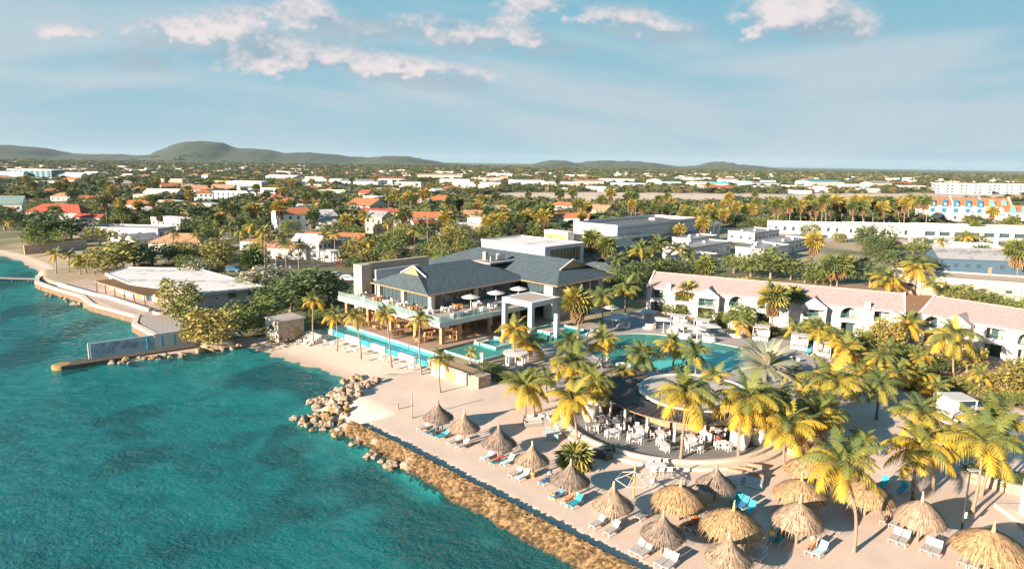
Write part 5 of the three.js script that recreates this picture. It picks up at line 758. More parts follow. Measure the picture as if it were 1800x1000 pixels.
// to the right: white terraces, a balconied hotel, the gabled row, apartments
const T1 = -0.12;
house('terrace_house', 'long low white terrace with narrow dark windows behind the palm row', 147.08,-334.16, 37, 9, 5, 'flat', 'white', T1, { parapet: 0.5, win: 9, floors: 1, wh: 2, cat: 'terrace' });
house('terrace_house', 'white terrace with stepped gables and a timber loggia behind the palm row', 181.1,-325.8, 40, 9, 5, 'gable', 'white', T1, { win: 8, floors: 1, wh: 2, rise: 1.6, cat: 'terrace' });
{
  const hx = [206.28,-290.71], t = house('hotel', 'white two-storey hotel with rows of recessed balconies', hx[0], hx[1], 58, 14, 7.6, 'flat', 'white', -0.16, { cat: 'hotel', parapet: 1, win: 0, nodoor: 1, plain: 1 });
  for (let f = 0; f < 2; f++) for (let k = 0; k < 10; k++) { const q = part(t, 'balcony', mb().box(-26 + k * 5.8, f * 3.4 + 0.2, 7.6, 5.2, 0.9, 1.2), K.white); part(q, 'window', mb().box(-26 + k * 5.8, f * 3.4 + 0.8, 7.06, 3.6, 2.1, 0.14), K.glass); part(q, 'divider', mb().box(-28.8 + k * 5.8, f * 3.4 + 0.2, 7.6, 0.3, 3.2, 1.3), K.white); }
  const gx = [286.53,-430.01], gl = 46, D = thing('gabled_row', 'white row with orange tiled roofs, pointed blue dormers and stepped gables', 'building', gx[0], 1.5, gx[1], -0.16); D.scale.setScalar(1.1); foot.push([gx[0], gx[1], 26]);
  part(D, 'wall', mb().box(0, 0, 0, gl, 9, 10), K.white); part(D, 'roof', mb().quad([-gl / 2, 9, 5.3], [gl / 2, 9, 5.3], [gl / 2, 13.5, 0], [-gl / 2, 13.5, 0]).quad([gl / 2, 9, -5.3], [-gl / 2, 9, -5.3], [-gl / 2, 13.5, 0], [gl / 2, 13.5, 0]), K.orange);
  for (const x of [-gl / 2, -gl / 6, gl / 6, gl / 2]) part(D, 'stepped_gable', mb().face([[x, 0, 5.4], [x, 9.6, 5.4], [x, 14.4, 0], [x, 9.6, -5.4], [x, 0, -5.4]]).face([[x + 0.4, 0, 5.4], [x + 0.4, 0, -5.4], [x + 0.4, 9.6, -5.4], [x + 0.4, 14.4, 0], [x + 0.4, 9.6, 5.4]]).quad([x, 9.6, 5.4], [x + 0.4, 9.6, 5.4], [x + 0.4, 14.4, 0], [x, 14.4, 0]), K.white);
  const tb = mat(0.02, 0.15, 0.26), tg = mat(0.12, 0.34, 0.31);
  for (let k = 0; k < 7; k++) { const x = -18 + k * 6.2, dm = part(D, 'dormer', mb().tri([x - 1.9, 8.4, 5.6], [x + 1.9, 8.4, 5.6], [x, 12.6, 5.6]).tri([x - 1.9, 8.4, 5.6], [x, 12.6, 5.6], [x, 12.6, 1.2]).tri([x + 1.9, 8.4, 5.6], [x, 12.6, 1.2], [x, 12.6, 5.6]), k > 4 ? tg : tb); part(dm, 'window', mb().box(x, 9, 5.62, 0.9, 1.3, 0.1), K.white); part(D, 'shutter_panel', mb().box(x, 5, 5.06, 2.4, 2.4, 0.12), k > 4 ? tg : tb); part(D, 'window', mb().box(x, 1.2, 5.06, 1.6, 1.8, 0.12), K.glass); }
  const g2 = [305.48,-401.87], D2 = house('gabled_house', 'white house with mint green pointed gables and an orange roof', g2[0], g2[1], 26, 11, 8, 'gable', 'orange', -0.2, { rise: 3.6, win: 6 }); for (let k = 0; k < 4; k++) { const x = -9 + k * 6; part(D2, 'mint_gable', mb().tri([x - 2, 7.4, 6.2], [x + 2, 7.4, 6.2], [x, 11.5, 6.2]).tri([x - 2, 7.4, 6.2], [x, 11.5, 6.2], [x, 11.5, 2]).tri([x + 2, 7.4, 6.2], [x, 11.5, 2], [x, 11.5, 6.2]), tg); }
  for (const [px, l] of [[0, 'white apartment block with many small square windows beyond the dry field'], [1, 'second white apartment block at the far edge of the town']]) { const [x, z] = px ? [659.8,-906.31] : [583.27,-882.4]; const a = house('apartment_block', l, x, z, px ? 60 : 64, 16, 12, 'flat', 'white', -0.25, { cat: 'apartment block', parapet: 1, win: 12, floors: 3, wh: 2.1, ww: 2.6, nodoor: 1 }); for (let k = 0; k < 4; k++) part(a, 'stair_tower', mb().box(-24 + k * 16, 0, 8.4, 3, 13.5, 1.2), K.white); }
  house('hall', 'dark blue gable-fronted hall with a pale roof behind the tan building', 153.88,-217.84, 30, 12, 4.5, 'gable', 'grey', -0.2, { wall: mat(0.05, 0.1, 0.15), rise: 3, cat: 'hall', plain: 1 });
  const tb2 = [125.31,-173.94], tan = house('motel_block', 'long tan flat-roofed block with shade-painted garage-like bays', tb2[0], tb2[1], 44, 13, 4.6, 'flat', 'tan', -0.42, { wall: K.cream, parapet: 0.3, win: 0, nodoor: 1, cat: 'building', plain: 1 });
  for (let k = 0; k < 8; k++) { const q = part(tan, 'shade_bay', mb().box(-19 + k * 5.4, 0.2, 6.54, 4.4, 3.4, 0.12), mat(0.36, 0.3, 0.24)); part(q, 'pier', mb().box(-21.7 + k * 5.4, 0, 6.7, 0.6, 4.4, 0.5), K.cream); part(q, 'window', mb().box(-18.4 + k * 5.4, 2.2, 6.62, 1.4, 0.8, 0.08), K.glass); }  // flat bay panels, coloured darker to stand for the shade of recesses
  house('house', 'white flat block with blue stair wall beside the tan building', 168.49,-246.85, 18, 10, 5, 'flat', 'white', -0.2, { parapet: 0.6 });
  house('house', 'low house with an orange roof at the far garden edge', 179.94,-238.05, 16, 8, 3, 'gable', 'orange', -0.2, {});
  house('house', 'small white house with a pink wall among the palm row', 218.6,-344.27, 9, 7, 4, 'flat', 'pink', -0.1, {});
}
// warehouses along the far side of the dry field
const wh = [[17.25,-915.99, 66, 40, 'grey', 11], [60.47,-873.48, 70, 30, 'white', 8], [105.74,-951.8, 64, 26, 'terracotta', 9], [158.04,-930.37, 76, 26, 'blue', 8], [164.14,-1073.63, 90, 30, 'white', 8], [216.64,-1044.45, 34, 30, 'white', 10], [228.83,-1001.61, 48, 22, 'blue', 9], [268.95,-973.3, 58, 24, 'white', 8], [289.54,-960.26, 40, 22, 'teal', 8], [350.07,-1050.67, 56, 24, 'blue', 10], [371.6,-1013.04, 66, 22, 'grey', 8], [474.36,-1052.81, 92, 40, 'blue', 12], [396.43,-959.64, 44, 20, 'white', 7], [487.49,-972.74, 56, 24, 'white', 8], [585.47,-1095.82, 60, 26, 'grey', 9], [590.37,-1009.37, 52, 22, 'terracotta', 8], [-338.1,-1001.24, 74, 26, 'white', 8], [-237.8,-851.79, 76, 26, 'white', 8], [-279.93,-974.02, 46, 26, 'red', 9], [-183.96,-834.56, 78, 30, 'grey', 8], [-173.4,-972.32, 60, 24, 'red', 8], [-128.4,-837.86, 50, 20, 'blue', 8], [-122.84,-1147.95, 120, 36, 'tan', 10], [-43.77,-833.99, 96, 24, 'white', 7], [-39.09,-1093.15, 90, 30, 'terracotta', 8], [-79.1,-919.07, 64, 24, 'white', 8], [-25.18,-1321.42, 80, 26, 'white', 9]];
wh.forEach(([x, z, w, d, tone, h], k) => house('warehouse', ['pale', 'broad', 'low', 'tall', 'narrow', 'weathered', 'plain'][k % 7] + ' warehouse with ' + (tone === 'terracotta' ? 'an earth-red' : 'a ' + tone) + ' roof, ' + (nth[k % 10]) + (k < 16 ? (k < 10 ? ' along the dry field' : ' along the far end of the dry field') : k < 26 ? ' in the middle of town' : ' before the wooded plain'), x, z, w * 0.62, d, h * 0.8, k % 3 ? 'gable' : 'flat', tone, rr(-0.3, 0.3), { cat: 'warehouse', group: 'warehouses', rise: 2.2, win: 3, win2: 1, ww: 4, wh: 3, floors: 1, wall: pick(wallTones.slice(0, 4)), ridge: 0 }));
// the rest of the town: houses scattered between the trees, smaller and plainer with distance
const sight = (x, z) => Math.abs(x) < -z * 0.82 + 20;
{
  reseed(404);
  const spots = []; let tries = 0;
  while (spots.length < 205 && tries++ < 6000) {
    const az = rr(-0.66, 0.62), r = 300 * Math.pow(1900 / 300, Math.pow(rnd(), 0.85)), x = r * Math.tan(az), z = -r;
    if (shore(x, z)[0] < 14 || inPoly(flats, x, z) || inPoly(flats, x, z - 40)) continue;
    if (x > 60 && r < 700 && r > 240) continue;
    if (foot.some(([a, b, c]) => Math.hypot(a - x, b - z) < c + 9 + r * 0.012) || spots.some(([a, b]) => Math.hypot(a - x, b - z) < 13 + r * 0.014)) continue;
    spots.push([x, z, r]);
  }
  const sizes = ['small', 'low', 'long', 'broad', 'compact'], rt = ['orange', 'white', 'terracotta', 'white', 'red', 'grey', 'white', 'pink', 'orange', 'white'], wt = ['white', 'cream', 'beige', 'pale blue', 'clay'];
  for (const [x, z, r] of spots) {
    const q = Math.floor(rnd() * 5), s = r > 700 ? 1.35 : 1, w = [10, 12, 19, 16, 11][q] * rr(0.9, 1.2) * s, d = [9, 9, 10, 13, 10][q] * rr(0.9, 1.15) * s, tone = pick(rt), wi = rnd() < 0.6 ? 0 : Math.floor(rnd() * 5), kind = tone === 'white' || tone === 'grey' ? pick(['flat', 'gable', 'flat']) : pick(['hip', 'gable']);
    const lab = sizes[q] + ' ' + wt[wi] + ' house with ' + (tone === 'orange' ? 'an orange' : 'a ' + tone) + ' ' + kind + ' roof ' + (r > 1100 ? 'on the far plain' : r > 620 ? 'in the far town' : r > 430 ? 'in the middle town' : 'in the near town') + (x < -0.25 * r ? ' towards the hills' : x > 0.2 * r ? ' beyond the field' : ' behind the restaurant');
    landmarks.push([x, z, sizes[q] + ' ' + wt[wi] + ' house with ' + tone + ' ' + kind + ' roof']);
    house('town_house', lab, x, z, w, d, rr(3.2, 5) * (rnd() < 0.15 ? 1.7 : 1), kind, tone, rr(-0.8, 0.8), { wall: wallTones[wi], group: lab, ridge: 0, win: r > 800 ? 2 : undefined, win2: 1, plain: r > 900, rise: kind === 'flat' ? 0 : rr(1.8, 3) });
  }
}
{
  // beyond, the far town reads only as specks
  const g = mb().box(0, 0, 0, 14, 5, 11).geo(), m = mat(1, 1, 1, { rough: 0.9 }), N = 520, im = new THREE.InstancedMesh(g, m, N), M = new THREE.Matrix4(), q = new THREE.Quaternion(), c = new THREE.Color(); let k = 0; reseed(88);
  while (k < N) { const az = rr(-0.66, 0.64), r = 1300 * Math.pow(3000 / 1300, rnd()), x = r * Math.tan(az), z = -r; const hh = level(x, z)[0]; if (hh > 22) continue; q.setFromAxisAngle(V3(0, 1, 0), rr(0, 3)); M.compose(V3(x, hh, z), q, V3(rr(0.7, 2), rr(0.8, 1.5), rr(0.7, 1.4))); im.setMatrixAt(k, M); const t = rnd(); c.setRGB(...(t < 0.7 ? [0.7, 0.62, 0.56] : t < 0.88 ? [0.5, 0.26, 0.16] : [0.4, 0.42, 0.44])); im.setColorAt(k, c); k++; }
  im.name = 'distant_houses'; im.userData = { kind: 'stuff', label: 'specks of far houses on the wooded plain', category: 'houses' }; scene.add(im);
}
// roads
{
  const road = (name, pts, w, m = K.asphalt) => struct(name, mb().strip(pts, w, 1.35, 1.68), m);
  road('road', [[-93.57,-190.8], [-82.59,-200.21], [-61.07,-209.12], [-38.47,-223.97], [-15.14,-250.22], [-0.26,-279.37]], 8);
  road('car_park', [[-55.26,-214.53], [-35.52,-229.76]], 14, K.concrete);
  road('road', [[-166.5,-315.38], [-160.48,-330.83], [-135.88,-306.6], [-111.1,-265.38]], 6, K.paving);
  road('path', [[52.01,-104.93], [54.75,-93.04], [57.33,-86.48], [61.56,-83.63], [65.54,-80.95]], 4.5, K.paving);
  road('car_park', [[112.09,-293.55], [146.79,-309.11], [179.48,-302.06]], 16, K.paving);
}

// ---------------------------------------------------------------- palms
const leafMat = (r, g, b, t = 0.3) => mat(r, g, b, { rough: 0.75, transmission: t });
const frondMats = [leafMat(0.085, 0.125, 0.022), leafMat(0.16, 0.18, 0.026), leafMat(0.34, 0.27, 0.022), leafMat(0.53, 0.33, 0.016), leafMat(0.36, 0.18, 0.04)];
function frondGeo(e0, bend, droop, pairs = 24, wide = 0.3, seedN = 1) {     // a feather leaf one metre long along +x
  reseed(seedN); const m = mb(), N = 12, pt = []; let x = 0, y = 0; for (let k = 0; k <= N; k++) { pt.push([x, y]); const a = (e0 - bend * Math.pow((k + 0.5) / N, 1.15)) * D2R; x += Math.cos(a) / N; y += Math.sin(a) / N; }
  const at = (s) => { const f = clamp(s) * N, i = Math.min(Math.floor(f), N - 1), t = f - i; return [mixn(pt[i][0], pt[i + 1][0], t), mixn(pt[i][1], pt[i + 1][1], t), 0]; };
  for (let k = 0; k < N; k++) { const [x0, y0] = pt[k], [x1, y1] = pt[k + 1], w0 = 0.014 * (1 - k / N) + 0.004, w1 = 0.014 * (1 - (k + 1) / N) + 0.004; m.quad([x0, y0 + 0.004, -w0], [x0, y0 + 0.004, w0], [x1, y1 + 0.004, w1], [x1, y1 + 0.004, -w1]); }
  for (let k = 0; k < pairs; k++) for (const s of [-1, 1]) {
    const t = 0.1 + 0.9 * (k + rr(0, 0.6)) / pairs, a = at(t), b = at(t + 0.02), len = wide * (0.2 + 0.98 * Math.sin(Math.PI * Math.pow(Math.min(t, 1), 0.72))) * rr(0.8, 1.15), dx = b[0] - a[0], dy = b[1] - a[1], l = Math.hypot(dx, dy) || 1, fx = dx / l, fy = dy / l, fw = rr(0.35, 0.6), w = 0.0135;
    const tip = [a[0] + fx * len * fw, a[1] + fy * len * fw - len * droop * rr(0.6, 1.2), s * len * 0.8], mid = [mixn(a[0], tip[0], 0.5), mixn(a[1], tip[1], 0.5) + len * droop * 0.22, mixn(0, tip[2], 0.5)];
    m.tri([a[0] - fx * w, a[1] - fy * w, 0], [mid[0] + fx * w, mid[1] + fy * w, mid[2]], [mid[0] - fx * w, mid[1] - fy * w, mid[2]]).tri([a[0] - fx * w, a[1] - fy * w, 0], [a[0] + fx * w, a[1] + fy * w, 0], [mid[0] + fx * w, mid[1] + fy * w, mid[2]]).tri([mid[0] - fx * w, mid[1] - fy * w, mid[2]], [mid[0] + fx * w, mid[1] + fy * w, mid[2]], tip);
  }
  return m.geo();
}
const fr = { up: [frondGeo(82, 60, 0.3, 34, 0.25, 1), frondGeo(70, 75, 0.35, 34, 0.27, 2)], mid: [frondGeo(48, 85, 0.5, 36, 0.28, 3), frondGeo(36, 85, 0.55, 36, 0.28, 4), frondGeo(55, 110, 0.55, 36, 0.28, 5)], low: [frondGeo(10, 80, 0.75, 36, 0.28, 6), frondGeo(-12, 65, 0.85, 36, 0.26, 7)], dead: [frondGeo(-45, 40, 0.9, 16, 0.2, 8)], stiff: [frondGeo(62, 40, 0.05, 40, 0.11, 9), frondGeo(32, 38, 0.05, 40, 0.11, 10), frondGeo(5, 32, 0.1, 40, 0.11, 12)] };
const nutGeo = mb().add(new THREE.IcosahedronGeometry(0.14, 1)).geo();
function trunkGeo(dx, dz, h, r, flare = 1.5) { const q = [], n = 9, bow = rr(-0.25, 0.25) * Math.min(1.4, h / 6); for (let k = 0; k <= n; k++) { const t = k / n, c = t * t * 0.65 + t * 0.35; q.push([dx * c + bow * Math.sin(t * 3.1416), h * t, dz * c + bow * 0.5 * Math.sin(t * 3.1416)]); } return mb().tube(q, (t) => r * (1 - 0.4 * t) * (t < 0.12 ? mixn(flare, 1, t / 0.12) : 1), 8); }
function coconut(label, x, z, dx, h, len, gold = 0.5, o = {}) {
  const t = thing(o.name ?? 'coconut_palm', label, 'palm tree', x, o.y ?? 1.45, z, 0, o.group), dz = rr(-0.4, 0.4); foot.push([x, z, 1.2]);
  part(t, 'trunk', trunkGeo(dx, dz, h, o.r ?? 0.17), o.trunk ?? K.trunk);
  const n = o.n ?? 23, a0 = rr(0, 6.28);
  for (let k = 0; k < n; k++) {
    const s = k / (n - 1), set = s < 0.24 ? fr.up : s < 0.72 ? fr.mid : fr.low, f = mesh(pick(set), frondMats[clamp(Math.round(s * 2.6 * (0.4 + gold) + rr(-0.6, 0.7) + gold * 0.7), 0, s > 0.85 && rnd() < 0.25 ? 4 : 3)]);
    f.name = 'frond'; f.position.set(dx, h - 0.05, dz); f.rotation.set(0, a0 + k * 2.39996 + rr(-0.2, 0.2), 0, 'YXZ'); f.rotateX(rr(-0.25, 0.25)); f.rotateZ(rr(-0.12, 0.12)); f.scale.setScalar(len * rr(0.88, 1.1) * (s < 0.12 ? 0.85 : 1)); t.add(f);
  }
  if (o.nuts !== 0) for (let k = 0; k < 5; k++) { const q = mesh(nutGeo, frondMats[k % 2 ? 3 : 1]); q.name = 'coconut'; q.position.set(dx + 0.28 * Math.cos(k * 1.3), h - 0.35, dz + 0.28 * Math.sin(k * 1.3)); t.add(q); }
  if (o.dead) for (let k = 0; k < o.dead; k++) { const f = mesh(fr.dead[0], frondMats[4]); f.name = 'dead_frond'; f.position.set(dx, h - 0.2, dz); f.rotation.y = rr(0, 6.28); f.scale.setScalar(len * 0.7); t.add(f); }
  return t;
}
reseed(90);
const row1 = [[-36.07,-118.49,0.21,8.16, 2.6], [-30.71,-114.25,0.01,6.37, 2.6], [-25.46,-109.63,-0.76,7.4, 2.7], [-19.44,-105.09,-0.75,8.91, 2.5], [-13.96,-100.9,-0.09,9.23, 2.5], [-10.13,-92.64,0.02,5.12, 2.3], [-6.51,-104.2,0.09,1.91, 1.7]];
row1.forEach(([x, z, dx, h, len], k) => coconut(['slender coconut palm at the foot of the beach stairs', 'coconut palm beside the first rattan beds of the long pool', 'coconut palm with a slightly bent trunk in front of the long pool', 'tall thin coconut palm in the middle of the long pool', 'coconut palm with a long bare trunk at the near end of the long pool', 'short coconut palm in front of the planter wall', 'young low palm growing out of the planter wall'][k], x, z, dx, h, len, 0.55, { y: k < 6 ? 1.2 : 2.4, n: k === 6 ? 10 : 21, nuts: k === 6 ? 0 : 1, r: 0.15 }));
const near = [
  [[0.66,-103.65,-0.19,6.68, 2.9], 'golden coconut palm beside the round lifeguard kiosk'], [[2.97,-109.09,-0.16,3.27, 3.4], 'leafy golden coconut palm in front of the white pavilion'], [[1.94,-81.14,-0.02,5.32, 3.3], 'coconut palm over the rattan sofa set'], [[3.14,-84.93,-0.15,3.88, 2.9], 'coconut palm just behind the rattan sofa set'], [[9.44,-101.44,-0.15,5, 2.9], 'dark coconut palm between the terrace pool and the main pool'],
  [[8.82,-91.07,-0.16,5.05, 3.4], 'broad coconut palm beside the sunken sandy patio'], [[8.08,-76.04,-0.71,5.3, 3.2], 'leaning coconut palm rooted in the curved wall'], [[11.25,-83.04,-0.11,4.96, 2.9], 'coconut palm at the shaded side of the round bar'], [[10.59,-86.48,-0.38,4.26, 2.7], 'thin coconut palm behind the bar seating'], [[14.95,-105.25,-0.19,4.79, 3.0], 'coconut palm at the near rim of the main pool'],
  [[19.56,-97.51,0.02,4.83, 3.2], 'palm with drooping leaves beside the white daybeds'], [[26.21,-104.58,-0.25,4.38, 2.8], 'palm standing in the middle of the main pool'], [[28.93,-100.93,-0.26,4.15, 2.7], 'palm at the far pool bend beside the bar roof'], [[19.47,-71.42,0.17,7.72, 4.0], 'big golden coconut palm leaning over the bar terrace front'], [[26.33,-72.25,0.3,7.13, 4.0], 'large coconut palm rising from the curved wall beside the tables'],
  [[30.8,-70.35,-0.04,4.71, 3.5], 'bright yellow coconut palm on the sand beside the white sofa'], [[31.48,-74.44,-0.21,5.57, 3.2], 'coconut palm with a leaning trunk behind the curved wall'], [[42.23,-83.86,-0.38,5.32, 4.2], 'very leafy coconut palm behind the bar terrace'], [[36.12,-74.6,-0.05,4.04, 3.4], 'coconut palm of the close pair near the sand'], [[37.26,-76.1,0.39,4.33, 3.2], 'second coconut palm of the close pair near the sand'],
  [[30.12,-53.4,-1.78,8.13, 3.3], 'coconut palm with a long bare leaning trunk among the palapas'], [[40.57,-62.35,0.12,5.89, 3.5], 'golden coconut palm beside the blue loungers'], [[44.02,-64.82,-2.39,8.31, 3.1], 'tall coconut palm behind the blue loungers, trunk leaning seaward'], [[45.25,-60.49,0.26,7.14, 3.7], 'large golden coconut palm beside the lamp post'], [[48.47,-63.98,0.05,7.77, 3.5], 'tall coconut palm beside the garden wall'],
  [[48.75,-84.71,-0.41,4.97, 2.9], 'coconut palm in the shaded garden, dark stem'], [[55.09,-91.88,0.16,4.17, 2.6], 'young coconut palm beside the shaded path'], [[61.12,-95.26,-0.22,2.46, 2.6], 'short coconut palm above the shaded loungers'], [[58.57,-102.32,-0.39,3.46, 2.5], 'small coconut palm in the garden bed'], [[69.21,-94.87,-0.04,3.24, 1.9], 'small frangipani-like palm on the red soil slope'], [[54.11,-103.55,-0.66,4.53, 2.8], 'golden palm beside the cabanas'],
  [[54.59,-114.82,-0.47,4.87, 2.6], 'yellow palm over the last cabana'], [[56.84,-113.19,-0.61,4.09, 2.5], 'yellow palm beside the garden hedge'], [[19.17,-135.86,-0.23,5.91, 3.0], 'coconut palm in the courtyard shade'], [[24.95,-143,-0.3,6.57, 3.2], 'coconut palm with a grey trunk between restaurant and guest house'], [[71.35,-103.78,-0.7,6.6, 4.0], 'drooping queen palm in front of the guest house porch'], [[73.45,-120.64,-0.36,4.77, 3.2], 'slim drooping palm at the guest house corner'],
  [[97.61,-171.85,-0.48,4.21, 4.6], 'wide golden palm behind the guest house'], [[105.83,-173.99,0.3,7.29, 4.6], 'tall palm behind the guest house roof'], [[53.56,-75.37,-0.42,2.15, 2.2], 'low dark palm between the golden pair and the white cabana'], [[41.33,-73.37,-0.19,1.75, 2.0], 'low green palm shoot behind the leaning palm'],
];
near.forEach(([[x, z, dx, h, len], label], k) => coconut(label, x, z, dx, h, len * 1.14, [4, 10, 25, 33, 34, 39, 40, 12].includes(k) ? 0.12 : 0.55 + 0.3 * (k % 3 === 0), { n: len > 3.3 ? 28 : 23, dead: k % 4 === 0 ? 2 : 0, trunk: [11, 25, 21].includes(k) ? K.trunkdark : K.trunk }));
[[53.28,-122.68], [57.64,-124.56], [59.88,-123.05], [59.76,-117.63], [58.39,-109.92], [56.5,-102.51], [62.33,-107.56], [59.8,-97.23], [60.94,-92.36], [47.48,-91.32], [51.36,-95.33], [66.48,-105.62], [39.37,-105.83], [41.89,-94.92], [41.06,-89.03], [33.86,-84.52], [29.24,-91.95], [7.82,-101.36], [5.2,-93.31], [16.04,-93.78], [44.14,-125.89], [40.02,-134.7]].forEach(([x, z], k) => coconut('young bushy palm, ' + ['first', 'second', 'third', 'fourth', 'fifth', 'sixth', 'seventh', 'eighth', 'ninth', 'tenth', 'eleventh'][k % 11] + (k < 11 ? ' along the cabanas and garden path' : ' among the pool and bar planting'), x, z, rr(-0.3, 0.3), rr(1.6, 3.4), rr(2.2, 3), k % 3 ? 0.75 : 0.25, { name: 'young_palm', n: 17, nuts: 0, group: 'young palms', r: 0.12 }));
{
  // stiff grey-green date palm and a low fan palm
  const [x, z] = [37.07,-93.48], t = thing('date_palm', 'large silver-green date palm with stiff spreading leaves beside the pool', 'palm tree', x, 1.5, z), h = 4.2, sil = [leafMat(0.3, 0.3, 0.2, 0.15), leafMat(0.38, 0.35, 0.24, 0.15), leafMat(0.22, 0.25, 0.15, 0.15)]; foot.push([x, z, 3]);
  part(t, 'trunk', trunkGeo(0, 0, h, 0.38, 1.2), K.trunkdark); for (let k = 0; k < 72; k++) { const s = k / 71, f = mesh(fr.stiff[s < 0.3 ? 0 : s < 0.7 ? 1 : 2], pick(sil)); f.name = 'frond'; f.position.y = h; f.rotation.set(0, k * 2.39996, 0); f.rotateX(rr(-0.15, 0.15)); f.scale.setScalar(5.2 * rr(0.85, 1.08)); t.add(f); }
}
// fan palms
function fanLeaf(r, fold, seg = 9) { const m = mb(); m.bar([0, 0, 0], [0.55 * r, 0, 0], 0.02 * r, 3); for (let k = 0; k < seg; k++) { const a0 = -1.9 + 3.8 * k / seg, a1 = -1.9 + 3.8 * (k + 0.72) / seg, am = (a0 + a1) / 2, L = r * (0.75 + 0.25 * Math.cos(am)), c = 0.55 * r; m.tri([c, 0, 0], [c + 0.55 * L * Math.cos(a0), fold * 0.1, 0.55 * L * Math.sin(a0)], [c + L * Math.cos(am), -fold * L * 0.32, L * Math.sin(am)]).tri([c, 0, 0], [c + L * Math.cos(am), -fold * L * 0.32, L * Math.sin(am)], [c + 0.55 * L * Math.cos(a1), -fold * 0.1, 0.55 * L * Math.sin(a1)]); } return m.geo(); }
const fanGeo = [fanLeaf(1, 0.6), fanLeaf(1, 1)];
const fanMats = [leafMat(0.09, 0.13, 0.025), leafMat(0.16, 0.18, 0.03), leafMat(0.36, 0.28, 0.04)], skirtMats = [leafMat(0.32, 0.2, 0.09, 0.15), leafMat(0.25, 0.16, 0.08, 0.15)];
const fanCrowns = [0, 1, 2].map((v) => { reseed(300 + v); const g = mb(), s = mb(), M = new THREE.Matrix4(), e = new THREE.Euler(); for (let k = 0; k < 40; k++) { const el = mixn(1.35, -0.5, Math.pow(k / 39, 0.8)) + rr(-0.15, 0.15); e.set(0, k * 2.39996, el, 'YZX'); M.makeRotationFromEuler(e); const q = rr(0.8, 1.1); M.scale(V3(q, q, q)); g.add(fanGeo[k % 2], M); } for (let k = 0; k < 26; k++) { e.set(0, rr(0, 6.28), rr(-1.35, -0.75), 'YZX'); M.makeRotationFromEuler(e).setPosition(0, -rr(0.1, 0.7), 0); const q = rr(0.7, 1); M.scale(V3(q, q, q)); s.add(fanGeo[1], M); } return [g.geo(), s.geo()]; });
function fanPalm(label, x, z, dx, h, r, o = {}) {
  const t = thing('fan_palm', label, 'palm tree', x, o.y ?? 1.4, z, 0, o.group), [c, s] = pick(fanCrowns); foot.push([x, z, 0.8]);
  part(t, 'trunk', trunkGeo(dx, 0, h, o.tr ?? 0.2, 1.7), K.trunk);
  const cr = part(t, 'crown', c, o.m ?? pick(fanMats)); cr.position.set(dx, h, 0); cr.scale.setScalar(r); cr.rotation.y = rr(0, 6.28);
  if (o.skirt !== 0) { const k = part(t, 'dead_leaf_skirt', s, pick(skirtMats)); k.position.set(dx, h, 0); k.scale.set(r * (o.skirt ?? 0.8), r * (o.skirt ?? 0.8) * 1.3, r * (o.skirt ?? 0.8)); k.rotation.y = rr(0, 6.28); }
  return t;
}
function nearFan(label, x, z, dx, h, r, n, y = 1.4, skirt = 20) { const t = thing('fan_palm', label, 'palm tree', x, y, z); foot.push([x, z, 1.5]); part(t, 'trunk', trunkGeo(dx, 0, h, 0.3, 1.5), K.trunk); for (let k = 0; k < n; k++) { const f = mesh(fanGeo[k % 2], fanMats[clamp(Math.floor(rr(0.4, 3)), 0, 2)]); f.name = 'leaf'; f.position.set(dx, h, 0); f.rotation.set(0, k * 2.39996, mixn(1.4, -0.55, Math.pow(k / n, 0.8)) + rr(-0.15, 0.15), 'YZX'); f.scale.setScalar(r * rr(0.85, 1.1)); t.add(f); } for (let k = 0; k < skirt; k++) { const f = mesh(fanGeo[1], skirtMats[k % 2]); f.name = 'dead_leaf'; f.position.set(dx, h - rr(0.3, 1.6), 0); f.rotation.set(0, rr(0, 6.28), rr(-1.35, -0.9), 'YZX'); f.scale.setScalar(r * rr(0.6, 0.85)); t.add(f); } return t; }
nearFan('big shaggy fan palm with a brown skirt beside the white pavilion', 12.66,-123.25,-0.34,7.37, 2.3, 46, 1.4, 40);
nearFan('shaggy fan palm with a heavy brown skirt behind the cabanas', 51.61,-128.48,-0.44,7.77, 2.3, 44, 1.4, 36);
nearFan('low bright fan palm on the sand among the grey palapas', 7.18,-69, 0, 1.1, 1.55, 40, 1.4, 0);
nearFan('fan palm standing in front of the arched guest house window', 38.26,-145.53,0.31,5.28, 2.0, 40, 1.4, 8);
nearFan('pale fan palm beside the shaggy one in front of the guest house', 57.34,-135.76,0.96,6.41, 1.9, 36, 1.4, 10);
[[25.82,-212.8,-0.51,9.15, 2.7, 'tall fan palm behind the restaurant wing'], [29.16,-205.17,-0.14,7.97, 2.5, 'fan palm beside the tall one behind the restaurant wing'], [44.11,-151.16,-0.04,10.47, 1.9, 'very slim tall fan palm in front of the guest house'], [84.12,-189.93,1.79,12.01, 2.2, 'tall leaning fan palm behind the guest house'], [89.33,-184.98,-0.44,5.95, 2.3, 'palm of the pair on the dirt yard behind the guest house'], [91.15,-185.13,0.78,6.3, 2.4, 'second palm of the pair on the dirt yard'], [73.22,-292.88,-0.03,4.74, 2.2, 'single fan palm in front of the long white hall'], [82.33,-289.79,-0.04,8.14, 2.6, 'fan palm at the end of the long white hall'], [48.27,-145.63,-0.83,4.5, 1.6, 'bushy palm at the guest house wall'], [-69.25,-174.57,0.38,6.85, 2.4, 'spiky pale palm above the grey-leaved bush']].forEach(([x, z, dx, h, r, l]) => fanPalm(l, x, z, dx, h, r));
